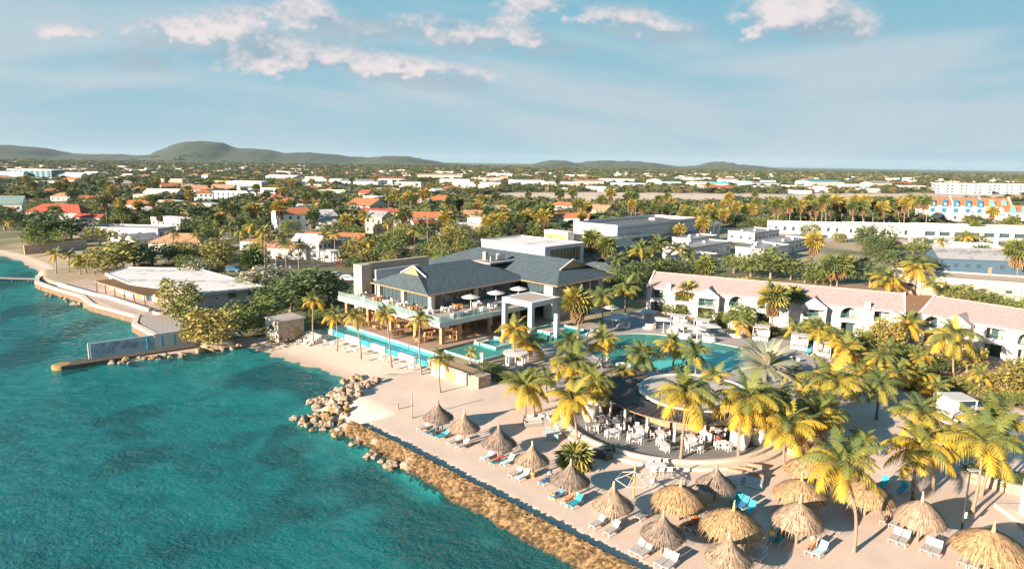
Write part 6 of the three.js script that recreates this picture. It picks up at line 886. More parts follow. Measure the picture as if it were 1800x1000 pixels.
// dark coconut grove between the halls and the guest house
[[34.7,-197.26,-0.29,6.32, 4.2], [37.92,-194.55,-0.4,8.08, 4.4], [43.2,-203.22,-0.06,7.73, 4.2], [45.81,-205.61,-0.48,8.86, 4.4], [51.22,-206.11,-0.42,7.12, 4.2], [55.21,-206.47,-0.38,6.07, 4.0], [30.21,-190.03,-0.26,6.1, 3.8]].forEach(([x, z, dx, h, len], k) => coconut('dark coconut palm, ' + nth[k] + ' in the grove beside the slate roofs', x, z, dx, h, len, k % 3 === 1 ? 0.4 : 0.05, { group: 'dark grove palms', n: 18, nuts: 0 }));
// the tall palm row to the right: crowns above the white terraces
const palmRow = [[146.54,-376.61,-1.05,12.36], [139.97,-353.12,-1.43,13.09], [158.35,-392.73,-0.87,9.91], [153.01,-377.64,-0.58,10.18], [141.31,-341.63,-0.71,14.4], [158.63,-382,-0.07,11.59], [154.88,-361.53,-0.54,12.49], [168.47,-390.73,-0.68,10.85], [165.85,-376.27,-0.45,14.88], [160.79,-362.42,-0.27,12.53], [158.3,-349.88,-1.19,12.39], [159.75,-347.17,-0.26,14.64], [159.48,-341.43,-2.19,16.37], [181.69,-382.2,-0.75,10.62], [171.86,-357.89,-0.89,14.77], [181.69,-372.07,-0.79,13.78], [177.09,-358.67,-0.68,12.4], [171.71,-340.39,-0.28,13.51], [181.04,-356.22,-0.76,15.6], [177.94,-341.28,-1.18,13.53], [184.93,-353.79,-0.79,15.49], [195.71,-364.57,-1.95,14.71], [193.21,-349.14,-1.74,12.65], [197.85,-352.73,-2.02,14.84], [216.48,-384.24,-0.39,11.65], [230.05,-400.78,-2.07,11.78], [205.22,-356.78,-0.58,15.03], [199.22,-341.53,-0.68,15.26], [225.39,-382.21,-1.19,15.1], [243.19,-402.93,-1.67,13.53], [224.21,-365.72,-2.27,15.68], [214.98,-349.4,-0.82,15.9]];
[45, 70, 110, 125, 165, 180, 235, 250, 300, 312, 340, 390, 402, 455, 478, 520, 545, 600, 615, 668, 684, 735, 812, 848, 880, 912, 935, 972, 1000, 1060, 1095, 1125].forEach((v, k) => { const xz = palmRow[k]; fanPalm('tall slim fan palm, ' + nth[k % 10] + ' of the row behind the white terraces, ' + ['near the salt flat', 'in the middle', 'near the gabled row', 'at the last terrace'][Math.floor(k / 10)], xz[0], xz[1], xz[2], xz[3], rr(2.3, 2.9), { group: 'palm row', tr: 0.26 }); });
// town palms: coconut and fan palms one can pick out, then more between the houses
[[-10.59,-93.85,0.06,10.68, 3]].length;
{
  const C = [[-67,-303.92,0.19,7.74], [-67.44,-362.35,0.26,13.72], [-67.73,-400.68,0.17,11.11], [-30.03,-236.1,0.14,17.28], [-24.33,-266.66,0.01,7.96], [-53.27,-282.92,0.61,6.75], [-40.92,-229.18,0.42,12.94], [-60.63,-214,0.31,8.66], [-59.9,-223.08,0.27,8.24], [-53.15,-217.25,0.17,5.99], [-46.98,-215.36,0.17,6.87], [-43.75,-231.72,0.13,6.96], [-35.04,-240.06,0.09,8.22], [-75.9,-203.07,0.59,11.36], [-72.52,-203.39,0.5,10.16], [-67.7,-198.36,0.35,7.72], [-65.06,-201.87,0.33,7.67], [-108.61,-211.65,0.88,9.11], [-106.99,-224.93,0.9,7.35], [-91.9,-213.34,1.04,11], [-90.52,-219.89,0.93,9.45], [-89.43,-226.82,0.79,10.69], [-80.96,-211.96,0.61,8.04], [-219.83,-372.47,1.58,6.93], [-129.45,-187.54,0.6,5.54], [-127.33,-189.73,0.84,4.95], [-121.86,-186.26,0.39,3.89], [-117.5,-185.69,0.65,5.01], [-213.47,-283.23,0.58,4.83], [-333.99,-498.5,1.37,5.03], [105.68,-165.2,-0.27,4.35], [173.94,-255.06,-0.83,7.63], [158.34,-245.8,-0.82,6.32]];
  reseed(61); C.forEach(([x, z, dx, h], k) => coconut('coconut palm, ' + nth[k % 10] + ' of its cluster ' + ['beside the road behind the restaurant', 'between the road and the quay house', 'at the shore garden and beyond', 'at the far garden'][Math.floor(k / 10)], x, z, dx, h, rr(2.9, 3.7), k > 22 && k < 28 ? 0.9 : rr(0.15, 0.7), { n: 15, nuts: 0, group: 'town coconut palms' }));
  const F = [[-401.28,-643.27,0.68,6.97], [-333.95,-556.43,1.34,9.3], [-340.27,-583.6,0.08,11.67], [-308.03,-564,0.4,4.72], [-402.17,-713.54,0.73,8.31], [-127.35,-435.64,0.17,4.4], [-110.08,-414.74,0.85,4.55], [-135.79,-409.71,0.26,5.87], [7.38,-302.2,-1.19,8.96], [16.54,-315.72,-0.54,11.22], [34.81,-362.15,-0.34,10.68], [56.68,-423.74,-1.1,9.95], [65.69,-449.13,-0.92,13.16], [79.89,-437.28,-0.95,12.09], [77.46,-451.43,-0.52,11.35], [93.35,-439.83,0.02,6.66], [102.36,-432.21,-0.91,9.43], [107.63,-411.44,-0.58,9.34], [129.01,-403.05,-0.33,13.88], [129.18,-387.93,-0.41,9.8], [147.17,-406.16,-0.22,11.27], [13.55,-328.58,-0.77,9.72], [-4.76,-340.2,-0.1,8.06], [40.6,-373.33,-0.29,8.5], [105.5,-357.12,-0.66,9.64], [137.89,-389.36,0.04,7.88], [239.76,-321.27,-0.67,8.17], [203.89,-294.48,-0.86,8.01], [273.45,-382.89,-0.97,9.04], [147.21,-192.41,-1.5,9.98], [159.18,-225.56,-0.6,4.27]];
  F.forEach(([x, z, dx, h], k) => fanPalm('fan palm, ' + nth[k % 10] + ' ' + ['in the town towards the hills', 'along the near side of the salt flat', 'along the far end of the salt flat', 'beside the hotel'][Math.floor(k / 10)], x, z, dx, h, rr(2.2, 3), { group: 'town fan palms' }));
  let n = 0; reseed(62); let tries = 0;
  while (n < 110 && tries++ < 3000) { const az = rr(-0.63, 0.35), r = 270 * Math.pow(3, rnd()), x = r * Math.tan(az), z = -r; if (shore(x, z)[0] < 8 || inPoly(flats, x, z) || foot.some(([a, b, c]) => Math.hypot(a - x, b - z) < c + 1)) continue; const ph = rr(6, 12); fanPalm((ph > 10 ? 'tall' : ph > 8 ? 'medium' : 'short') + ' fan palm ' + nextTo(x, z), x, z, rr(-0.5, 0.5), ph, rr(2, 2.8), { group: 'far palms between houses', y: level(x, z)[0] - 0.2 }); n++; }
}
// ---------------------------------------------------------------- broadleaf trees and shrubs
function crownGeo(seedN, rx, ry, rz, clumps, leaves, size, flat = 0) {
  reseed(seedN); const m = mb(); m.c = [];
  for (let k = 0; k < clumps; k++) {
    const a = k * 2.39996 + rr(-0.3, 0.3), u = rr(-0.75, 1), q = Math.sqrt(Math.max(0, 1 - u * u)), f = rr(0.55, 0.92), cx = rx * q * f * Math.cos(a), cy = ry * u * f * (flat && u < 0 ? 0.4 : 1), cz = rz * q * f * Math.sin(a), cr = rr(0.3, 0.48) * Math.min(rx, rz), tone = rr(0.75, 1.25);
    for (let e = 0; e < leaves; e++) {
      const b = rr(0, 6.28), v = rr(-0.6, 1), w = Math.sqrt(Math.max(0, 1 - v * v)), g = cr * Math.pow(rnd(), 0.35), x = cx + g * w * Math.cos(b), y = cy + g * v * 0.8, z = cz + g * w * Math.sin(b), s = size * rr(0.6, 1.25), p = rr(0, 6.28), t = rr(-0.9, 0.9), ux = Math.cos(p), uz = Math.sin(p), d1 = [ux * s, s * 0.5 * t, uz * s], d2 = [-uz * s * 0.55, s * 0.5 * rr(-1, 1), ux * s * 0.55], c = tone * rr(0.7, 1.3);
      m.tri([x - d1[0], y - d1[1], z - d1[2]], [x + d2[0], y + d2[1], z + d2[2]], [x + d1[0], y + d1[1], z + d1[2]]); m.tri([x - d1[0], y - d1[1], z - d1[2]], [x + d1[0], y + d1[1], z + d1[2]], [x - d2[0], y - d2[1], z - d2[2]]); for (let i = 0; i < 6; i++) m.c.push(c, c, c * rr(0.85, 1));
    }
  }
  return m.geo();
}
const crowns = [1, 2, 3, 4].map((k) => crownGeo(500 + k, 1, 0.72, 1, 30, 48, 0.085)), bushes = [1, 2, 3].map((k) => crownGeo(520 + k, 1, 0.62, 1, 24, 42, 0.085, 1)), farCrowns = [1, 2, 3, 4].map((k) => crownGeo(540 + k, 1, 0.7, 1, 14, 12, 0.24, 1));
const leafVC = (r, g, b) => { const m = leafMat(r, g, b, 0.22); m.vertexColors = true; return m; };
const green = { dark: leafVC(0.08, 0.12, 0.024), mid: leafVC(0.15, 0.185, 0.03), olive: leafVC(0.25, 0.23, 0.05), gold: leafVC(0.32, 0.25, 0.05), grey: leafVC(0.3, 0.29, 0.2), lime: leafVC(0.18, 0.22, 0.03), red: leafVC(0.3, 0.05, 0.12) };
function tree(label, x, z, r, h, tone, o = {}) {
  const y = o.y ?? 1.4, t = thing(o.name ?? (h > r * 1.25 ? 'tree' : 'shrub'), label, h > r * 1.25 ? 'tree' : 'shrub', x, y, z, rr(0, 6.28), o.group), g = pick(h > r * 1.25 ? crowns : bushes), ch = Math.min(h * 0.66, r * 1.1);
  const c = part(t, 'crown', g, green[tone]); c.position.y = h - ch * 0.72; c.scale.set(r, ch * 1.25, r * rr(0.85, 1.1));
  const k = mb(); k.tube([[0, 0, 0], [rr(-0.1, 0.1) * r, h * 0.3, 0], [rr(-0.15, 0.15) * r, h * 0.65, rr(-0.1, 0.1) * r]], (q) => 0.05 * r * (1.3 - q) + 0.04, 6); for (let e = 0; e < 4; e++) { const a = e * 1.6 + rr(0, 0.5); k.tube([[0, h * 0.3, 0], [Math.cos(a) * r * 0.5, h * 0.62, Math.sin(a) * r * 0.5]], (q) => 0.028 * r * (1.2 - q) + 0.02, 4); } part(t, 'trunk', k, K.trunk); return t;
}
reseed(71);
[
  [-177.35,-258.89, 11, 11, 'dark', 'very dark rounded tree in front of the red-roofed villa'], [-180.25,-254.8, 7, 9, 'dark', 'dark tree at the shore side of the red-roofed villa'], [-174.15,-263.15, 8, 8, 'dark', 'dark leafy tree between villa and shore wall'], [-223.24,-293.75, 8, 9, 'dark', 'dark tree at the shore beside the white gable house'], [-155.36,-250.68, 6, 7, 'olive', 'olive bush beside the rubble stone wall'],
  [-114.16,-190.94, 8, 9, 'olive', 'broad olive tree behind the flat quay house'], [-112.84,-183.25, 5, 6, 'olive', 'olive tree at the sea side of the flat quay house'], [-112.81,-197.35, 7, 8, 'mid', 'rounded green tree behind the flat white roof'], [-109.71,-202.07, 7, 8, 'dark', 'dark green tree behind the white roof beside the coconut palm'], [-121.51,-188.26, 4, 5, 'mid', 'green bush on the quay terrace'],
  [-71.19,-139.4, 4.2, 7, 'olive', 'leafy tree growing at the quay house corner'], [-67.11,-135.44, 3.2, 5, 'mid', 'green bush beside the quay house corner tree'], [-53.54,-115.98, 4.6, 6.2, 'gold', 'sprawling golden-green shrub above the jetty rocks'], [-57.27,-118.09, 3, 4.4, 'olive', 'olive shrub at the head of the jetty'], [-51.95,-124.15, 4, 5.4, 'mid', 'dense green sea-grape tree behind the boundary wall'], [-49.87,-129.67, 4, 5.4, 'mid', 'green tree between the quay house and the cove'], [-56.49,-129.26, 2.4, 3.6, 'dark', 'dark bush under the quay house wall'],
  [-61.49,-159.85, 6, 7, 'grey', 'silvery grey-leaved tree behind the quay house'], [-59.43,-165.83, 5.4, 6.5, 'grey', 'second silvery tree beside the road'], [-48.4,-143.14, 6, 7.5, 'dark', 'dark green tree beside the stone hut'], [-45.5,-148, 7, 8.5, 'dark', 'large dark green tree left of the restaurant terrace'.replace('left of', 'beside')], [-42.16,-151.31, 5, 6.5, 'mid', 'green tree touching the restaurant terrace end'], [-52.88,-144.54, 5, 6, 'dark', 'shaded tree between silvery tree and cove'], [-84.93,-177.53, 4, 5.5, 'grey', 'grey-green tree behind the flat white roof'], [-82.4,-182.2, 4, 5, 'olive', 'small olive tree behind the flat white roof'], [-94.5,-192.74, 4, 5, 'mid', 'green bush behind the quay house'],
  [-39.34,-133.2, 2.4, 3, 'lime', 'lime green bush beside the beach stairs'], [-2.45,-100.31, 2.2, 1.6, 'mid', 'clipped green hedge bush beside the kiosk'], [-0.83,-98.72, 2.2, 1.5, 'mid', 'clipped green hedge bush beside the sandy slope'], [-3.85,-102.25, 2, 1.6, 'dark', 'dark hedge bush beside the planter wall'],
  [54.04,-151.84, 3.6, 7, 'gold', 'round golden tree in front of the guest house'], [47.2,-135.14, 3, 4.2, 'lime', 'lime green bush beneath the golden tree'], [43.47,-142.57, 2.6, 3.2, 'mid', 'green bush at the guest house wall behind the parasols'], [35.94,-144.82, 2.8, 3, 'mid', 'leafy bush at the corner of the guest house'], [44.69,-138.46, 2.2, 2.4, 'lime', 'low lime bush behind the cabanas'], [50.01,-128.38, 2.4, 2.6, 'olive', 'olive bush between the cabanas'], [59.21,-128.92, 3, 3.4, 'lime', 'lush bush beneath the yellow palms'],
  [76.58,-195.94, 7.5, 8.5, 'mid', 'big rounded tree behind the guest house roof'], [71.93,-199.53, 6, 6.5, 'lime', 'bright tree behind the guest house roof'], [68.72,-205.53, 5, 5.5, 'mid', 'green tree beside the service building'], [86.25,-187.38, 5, 6.5, 'mid', 'small round tree on the dirt yard'], [81.86,-194.45, 5, 6, 'dark', 'dark tree beside the dirt yard'], [99.86,-184.1, 6, 7, 'dark', 'large dark tree behind the guest house ridge'], [119.46,-207.96, 6, 7, 'dark', 'dark spreading tree beside the tan building'], [109.62,-211.47, 5, 5.5, 'dark', 'dark tree between car park and guest house'], [132.08,-213.53, 5, 5.5, 'dark', 'dark tree before the white hotel'], [153.85,-256.06, 4.5, 5, 'mid', 'green tree in front of the stepped terrace'],
  [111.68,-165.63, 4.5, 4.5, 'lime', 'lime hedge tree along the tan building'], [111.64,-160.22, 4.5, 4.5, 'olive', 'olive hedge tree along the tan building'], [111.42,-153.91, 4.5, 4.6, 'mid', 'green hedge tree behind the pink roof'], [113.18,-149.89, 4.5, 4.6, 'lime', 'bright hedge tree behind the pink roof'], [113.93,-146.01, 4.5, 4.6, 'mid', 'hedge tree at the edge behind the pink roof'],
  [69.11,-119.26, 3, 5.5, 'gold', 'pale golden shrub in front of the guest house corner'], [68.01,-121.12, 2.6, 4.5, 'olive', 'olive shrub beside the arched balcony'], [71.13,-108.94, 2.6, 4, 'olive', 'leafy shrub below the green balcony'], [74.94,-106.03, 2.4, 4.5, 'gold', 'yellow-green shrub beside the queen palm'], [70.61,-105.82, 2.4, 2.6, 'dark', 'dark low shrub beside the queen palm'], [72.65,-93.8, 3, 4, 'gold', 'golden shrub at the edge below the porch'], [76.87,-96.45, 3, 5, 'olive', 'olive shrub at the edge beside the golden one'], [68.14,-110.41, 2.4, 3.4, 'mid', 'green shrub in the garden slope'], [64.73,-120.94, 2.4, 3.2, 'lime', 'lime shrub beside the hedge of the guest house'], [62.09,-103.93, 2.2, 2.6, 'dark', 'dark shrub in the shaded garden'], [50.89,-67.97, 1.8, 1.6, 'mid', 'clipped shrub behind the garden wall'], [52.77,-66.72, 1.8, 1.6, 'mid', 'green shrub behind the garden wall end'], [53.75,-65.98, 1.6, 1.5, 'dark', 'dark shrub behind the garden wall at the edge'],
  [29.54,-172.78, 3.6, 5.5, 'dark', 'shaded dark tree at the corner of the restaurant wing'], [30.33,-165.32, 3, 4.5, 'dark', 'dark bush at the end wall of the long guest house'], [35.34,-184.96, 4, 6, 'dark', 'dark tree under the first grove palms'], [40.7,-190.93, 4, 5.5, 'mid', 'green tree under the middle grove palms'], [46.63,-195.31, 4, 5.5, 'dark', 'dark tree under the last grove palms'], [52.3,-197.8, 3.6, 5, 'mid', 'green tree between the grove and the service building'], [27.99,-182.58, 3, 4.4, 'lime', 'yellow-green bush behind the restaurant wing'], [26.08,-189.68, 3, 4.2, 'gold', 'golden bush beside the tall fan palm'],
  [11.08,-86.71, 1.6, 1.6, 'mid', 'green planting behind the bar sofa'], [14.05,-88.57, 1.6, 1.5, 'lime', 'leafy planting under the slatted canopy'],
  [-39.35,-235.09, 2.6, 2.4, 'red', 'magenta bougainvillea hedge beside the road'], [-34.03,-240.17, 2.6, 2.4, 'red', 'magenta bougainvillea in the middle of the road hedge'], [-29.52,-245.36, 2.6, 2.4, 'red', 'magenta bougainvillea nearest the restaurant wall'], [-52.92,-205.27, 2.2, 2.2, 'red', 'dark red shrub beside the car park'],
].forEach(([x, z, r, h, tone, l]) => { tree(l, x, z, r, h, tone); foot.push([x, z, r * 0.6]); });
{
  // trees between the houses, each its own, then the far woods as one mass
  // planting along the guest houses and in the garden
  reseed(72); const beds = [[36.38,-138.96, 71.86,-116.81, 16, 'along the pool side of the long guest house'], [64.15,-110.21, 70.88,-89.15, 14, 'along the garden side of the second guest house'], [56.21,-109.81, 61.54,-93.33, 12, 'in the shaded garden bed'], [40.74,-197.79, 77.83,-188.49, 9, 'behind the long guest house']];
  for (const [x0, z0, x1, z1, m, w] of beds) for (let k = 0; k < m; k++) { const t = (k + rr(0.1, 0.9)) / m, x = mixn(x0, x1, t) + rr(-1.5, 1.5), z = mixn(z0, z1, t) + rr(-1.5, 1.5), tone = pick(['mid', 'lime', 'olive', 'dark', 'gold']), s = rr(1, 1.9); tree({ mid: 'green', lime: 'lime green', olive: 'olive', dark: 'dark', gold: 'golden' }[tone] + ' garden bush, ' + ['first', 'second', 'third', 'fourth', 'fifth', 'sixth', 'seventh', 'eighth', 'ninth', 'tenth', 'eleventh', 'twelfth', 'thirteenth', 'fourteenth', 'fifteenth', 'sixteenth'][k] + ' ' + w, x, z, s, s * rr(1, 1.2), tone, { name: 'garden_bush', group: 'garden bushes' }); }
  reseed(73); let n = 0, tries = 0; const tones = ['dark', 'mid', 'dark', 'olive', 'mid', 'dark'];
  const ok = (x, z, pad) => shore(x, z)[0] > 9 && !inPoly(flats, x, z) && !foot.some(([a, b, c]) => Math.hypot(a - x, b - z) < c + pad);
  const word = { dark: 'dark', mid: 'green', olive: 'olive' };
  while (n < 225 && tries++ < 6000) { const az = rr(-0.66, 0.64), r = 185 * Math.pow(2.5, Math.pow(rnd(), 0.9)), x = r * Math.tan(az), z = -r; if (!ok(x, z, 1.5)) continue; if (x > 20 && r < 235) continue; const tone = pick(tones), s = rr(3, 5.6); const l = (s > 4.9 ? 'big ' : s < 3.7 ? 'small ' : '') + word[tone] + ' tree ' + nextTo(x, z); tree(l, x, z, s, s * rr(1.2, 1.5), tone, { name: 'town_tree', group: 'town trees' }); foot.push([x, z, s * 0.5]); n++; }
  const cells = new Map(), key = (x, z) => Math.floor(x / 60) + ',' + Math.floor(z / 60); for (const f of foot) for (let a = -1; a < 2; a++) for (let b = -1; b < 2; b++) { const k = key(f[0] + a * 60, f[1] + b * 60); if (!cells.has(k)) cells.set(k, []); cells.get(k).push(f); }
  const lists = farCrowns.map(() => []); reseed(74); let made = 0; tries = 0;
  while (made < 15500 && tries++ < 90000) {
    const az = rr(-0.68, 0.66), far = Math.pow(rnd(), 0.8), r = 330 * Math.pow(3700 / 330, far), x = r * Math.tan(az), z = -r * rr(0.97, 1.03), d = Math.hypot(x, z);
    if (x > 40 && d < 480 && z > -430 && inPoly(flats, x, z)) continue; if (inPoly(flats, x, z)) continue; if (shore(x, z)[0] < 10) continue;
    if (fbm(x / 130 + 4, z / 130, 3) < (r < 900 ? 0.3 : 0.36)) continue; if (x > 60 && r < 640 && r > 330 && rnd() < 0.75) continue;
    if ((cells.get(key(x, z)) ?? []).some(([a, b, c]) => Math.hypot(a - x, b - z) < c * 0.9 + 1.5)) continue;
    const s = rr(3, 6) * (1 + 0.9 * sstep(700, 2500, r)); lists[made % 4].push([x, level(x, z)[0] - 0.4, z, s]); made++;
  }
  // low scrub along the field
  for (let k = 0; k < 2600; k++) { const x = rr(-60, 560), z = -rr(470, 620); if (inPoly(flats, x, z) || fbm(x / 40, z / 20, 3) < 0.4) continue; lists[k % 4].push([x, 1.2, z, rr(2, 4)]); }
  lists.forEach((L, v) => { const im = new THREE.InstancedMesh(farCrowns[v], leafVC(1, 1, 1), L.length), M = new THREE.Matrix4(), q = new THREE.Quaternion(), c = new THREE.Color(); L.forEach(([x, y, z, s], k) => { q.setFromAxisAngle(V3(0, 1, 0), rr(0, 6.28)); M.compose(V3(x, y + s * 0.45, z), q, V3(s, s * rr(0.75, 1.05), s)); im.setMatrixAt(k, M); const t = rnd(); c.setRGB(...(t < 0.55 ? [0.075, 0.11, 0.026] : t < 0.8 ? [0.14, 0.16, 0.035] : t < 0.92 ? [0.25, 0.21, 0.06] : [0.32, 0.23, 0.05])); im.setColorAt(k, c); }); im.castShadow = im.receiveShadow = true; im.name = ['distant_trees', 'distant_woodland', 'distant_scrub', 'distant_foliage'][v]; im.userData = { kind: 'stuff', label: ['far dark trees filling the plain between the houses', 'far woodland spreading to the hills', 'far scrub along the field and plain', 'far foliage between the town roofs'][v], category: 'trees' }; scene.add(im); });
}

// ---------------------------------------------------------------- furniture on the beach and terraces
const toL = (x, z) => [x * Math.cos(TH) - z * Math.sin(TH), x * Math.sin(TH) + z * Math.cos(TH)];
const beside = (x, z, dx, dz) => { const [a, b] = toL(x, z); return toW(a + dx, b + dz); };
reseed(123);
const pg = (x, z, y = 1.5) => [x, y, z];
const ord = [...nth, 'eleventh', 'twelfth', 'thirteenth', 'fourteenth', 'fifteenth', 'sixteenth', 'seventeenth', 'eighteenth', 'nineteenth', 'twentieth'];
const seats = [
  [-8.91,-78.7, [[-1, -1.5, 'white'], [-1.2, 0.2, 'blue'], [-1.2, 1.3, 'teal'], [-1.0, 2.1, 'teal']], 'first grey palapa from the groyne'],
  [-5.4,-75.06, [[-0.9, -0.75, 'white'], [-0.9, 0.75, 'white']], 'second grey palapa from the groyne'],
  [-1.25,-71.01, [[-0.9, -0.8, 'pale'], [-1.0, 0.8, 'teal'], [-0.2, 1.7, 'pale']], 'third grey palapa from the groyne'],
  [2.43,-66.68, [[-1.0, -1.4, 'white'], [-1.0, -0.4, 'pale'], [0.1, 1.9, 'blue']], 'fourth grey palapa from the groyne'],
  [6.13,-62.35, [[-0.8, -0.9, 'blue'], [-0.9, 0.7, 'white'], [-0.9, 1.4, 'teal']], 'fifth grey palapa from the groyne'],
  [9.62,-57.3, [[-1.1, -0.8, 'white'], [-1.1, 0.8, 'white']], 'sixth grey palapa from the groyne'],
  [13.24,-52.79, [[-1.2, -1.6, 'white'], [-1.2, -0.9, 'white'], [-1.2, 0.9, 'white'], [-1.2, 1.6, 'white']], 'seventh grey palapa from the groyne'],
  [16.04,-58.29, [[-0.3, 1.6, 'white'], [-0.2, 2.3, 'white'], [-2.0, -2.6, 'white']], 'golden palapa nearest the yellow frame'],
  [19.55,-53.83, [[0.2, 1.9, 'white'], [0.2, 2.6, 'white']], 'golden palapa with the tall straw peak'],
  [20.54,-62.09, [[1.0, 1.8, 'teal'], [0.8, 2.6, 'blue'], [0.4, 3.5, 'teal']], 'inland grey palapa'],
  [25.58,-54.52, [[-0.8, -1.2, 'teal'], [-0.2, 1.4, 'white'], [-0.1, 2.1, 'pale'], [1.4, -1.2, 'teal']], 'pale palapa beside the yellow shirt'],
  [34.33,-59.74, [[0.1, 1.9, 'white'], [0.1, 2.6, 'white']], 'golden palapa behind the leaning trunk'],
  [36.73,-55.18, [[-1.1, -1.5, 'white'], [-1.1, -0.8, 'white'], [-0.9, 1.0, 'white'], [-0.9, 1.7, 'white']], 'pale palapa below the lamp post'],
  [40.02,-65.06, [[0, -0.9, 'teal'], [0, 0.9, 'teal']], 'golden palm, blue lounger pair'],
  [39.79,-52.38, [[-0.9, -0.4, 'white'], [-0.9, 0.4, 'white']], 'corner golden palapa'],
  [53.56,-114.77, [[0, -1, 'teal'], [0, 0.2, 'white']], 'last cabana beside the pool'],
  [48.32,-109.42, [[0, -1, 'white'], [0, 0, 'white']], 'date palm by the pool'],
];
const colWord = { white: 'white', teal: 'teal', blue: 'blue', pale: 'pale blue' };
for (const [x, z, list, where] of seats) list.forEach(([dx, dz, kind], k) => { const [a, b] = beside(x, z, dx, dz); maker[kind]('sun_lounger', colWord[kind] + ' sun lounger, ' + nth[k] + ' at the ' + where, 'sun lounger', a, 1.52, b, TH + rr(-0.08, 0.08), 1, 'sun loungers'); });
// small barrels and parasol tables
const barrel = proto((n, l, c) => { const t = thing(n, l, c); part(t, 'barrel', mb().lathe([[0.01, 0], [0.24, 0], [0.3, 0.25], [0.24, 0.52], [0.01, 0.52]], 12), K.yellowwood); part(t, 'hoop', mb().lathe([[0.3, 0.2], [0.31, 0.25], [0.3, 0.3]], 12), K.dark); return t; });
[[2.55,-66.68, 'at the fourth grey palapa'], [4.46,-62.07, 'on the sand beyond the fifth palapa'], [5.64,-61.2, 'against the fifth palapa pole'], [9.86,-57.11, 'at the sixth palapa'], [13.62,-52.97, 'between the double loungers'], [19.52,-60.72, 'with an orange cushion by the inland loungers']].forEach(([x, z, l]) => barrel('barrel_table', 'small ochre wooden barrel table ' + l, 'table', x, 1.52, z, 0, 1, 'barrel tables'));
// rattan beds along the long pool
[[562, 607]].length;
[[-34.51,-117.03], [-32.39,-115.26], [-29.08,-112.54], [-27.48,-111.23], [-23.52,-107.74], [-21.7,-106.23], [-18.03,-103.33], [-16.18,-101.95]].forEach(([x, z], k) => maker.bed('rattan_bed', 'oval rattan beach bed with hoop, ' + nth[k] + ' along the long pool from the stairs', 'beach bed', x, 1.25, z, TH + (k % 2 ? 0.3 : -0.4), 1.25, 'rattan beds along the long pool'));
// pods, cabanas and parasols round the main pool
[[22.8,-132.69, 0.4], [27.97,-132.54, -1.2], [32.14,-129.11, -1.4], [33.54,-125.28, -1.8], [37.49,-123.01, -2.2], [15.72,-125.53, 0.6], [15.44,-106.82, 1.2], [18.12,-103.6, 1.5], [22.38,-101.19, 1.9]].forEach(([x, z, r], k) => maker.pod('round_daybed', 'round white daybed, ' + nth[k] + ' round the main pool', 'daybed', x, 1.62, z, r, 1.15, 'round daybeds'));
[[28.73,-136.96, 'nearest the courtyard'], [34.18,-133.39, 'beside the tall parasols'], [37.99,-129.9, 'in the middle of the far rim'], [43.89,-127.16, 'with a red towel on its bed'], [48.1,-125.27, 'before the shaggy fan palm'], [52.87,-119.14, 'with drawn curtains under the yellow palms'], [55.27,-115.21, 'last of the row at the garden'], [59.73,-85.55, 'alone on the shaded garden path']].forEach(([x, z, l], k) => maker.cabana('cabana', 'white curtained cabana ' + l, 'cabana', x, 1.6, z, -26.8 * D2R + 1.57 + (k === 7 ? 0.5 : 0), k === 7 ? 1.15 : 1, 'cabanas'));
[[19.99,-129.29, 'next to the first pod'], [21.76,-131.23, 'behind the first pod'], [30.08,-128.99, 'beside the cabana row'], [32.99,-124.83, 'between two pods'], [34.97,-122.47, 'over the middle pods'], [37.74,-124.26, 'at the pool corner']].forEach(([x, z, l]) => maker.square('square_parasol', 'square white parasol on a tall pole ' + l, 'parasol', x, 1.6, z, rr(-0.4, 0.4), 1, 'square parasols'));
[[17.74,-137.79, 'in the courtyard shade'], [21.58,-141.16, 'at the courtyard edge']].forEach(([x, z, l]) => maker.parasol('parasol', 'round white parasol ' + l, 'parasol', x, 1.55, z, 0, 1, 'courtyard parasols'));
// restaurant terrace: parasols, sofas, tables with chairs
[[93, -92.6, 'over the middle tables of the restaurant terrace'], [99.5, -92.5, 'at the far end of the restaurant terrace'], [86.5, -93, 'nearest the terrace corner'], ].forEach(([X, Z, l]) => maker.parasol('parasol', 'round white parasol ' + l, 'parasol', ...(([x, z]) => [x, 6.22, z])(toW(X, Z)), 0, 1.05, 'terrace parasols'));
[[80.5, -90.3, 'grey lounge sofa at the terrace corner'], [83.8, -90.1, 'grey lounge sofa second from the terrace corner']].forEach(([X, Z, l]) => { const [x, z] = toW(X, Z); maker.sofa('lounge_sofa', l, 'sofa', x, 6.22, z, TH + Math.PI, 1.15, 'terrace sofas'); });
const setAt = (tab, chair, X, Z, y, n, where, k, group, turn = 0) => { const [x, z] = toW(X, Z); maker[tab]('dining_table', (tab === 'tableTimber' ? 'timber' : 'white') + ' dining table, ' + ord[k] + ' ' + where, 'table', x, y, z, TH + turn, 1, group + ' tables'); for (let q = 0; q < n; q++) { const a = q * 6.2832 / n + turn, [cx, cz] = toW(X + Math.cos(a) * 0.95, Z - Math.sin(a) * 0.95); maker[chair]('dining_chair', (chair === 'chairTimber' ? 'timber' : 'white') + ' dining chair, ' + nth[q] + ' at the ' + ord[k] + ' table ' + where, 'chair', cx, y, cz, TH + a + Math.PI + rr(-0.2, 0.2), 1, group + ' chairs'); } };
[[78, -117.5], [78.2, -112], [78, -108], [78.3, -104], [78.1, -100.2], [78.3, -96], [82, -95], [85.5, -95.6], [89.5, -94.6], [91, -91.5], [96, -92], [101, -95], [102.5, -91.5]].forEach(([X, Z], k) => setAt(k % 3 === 1 ? 'tableTimber' : 'tableWhite', k % 3 === 1 ? 'chairTimber' : 'chairWhite', X, Z, 6.22, 4, 'on the restaurant terrace', k, 'terrace', 0.2 * (k % 3)));
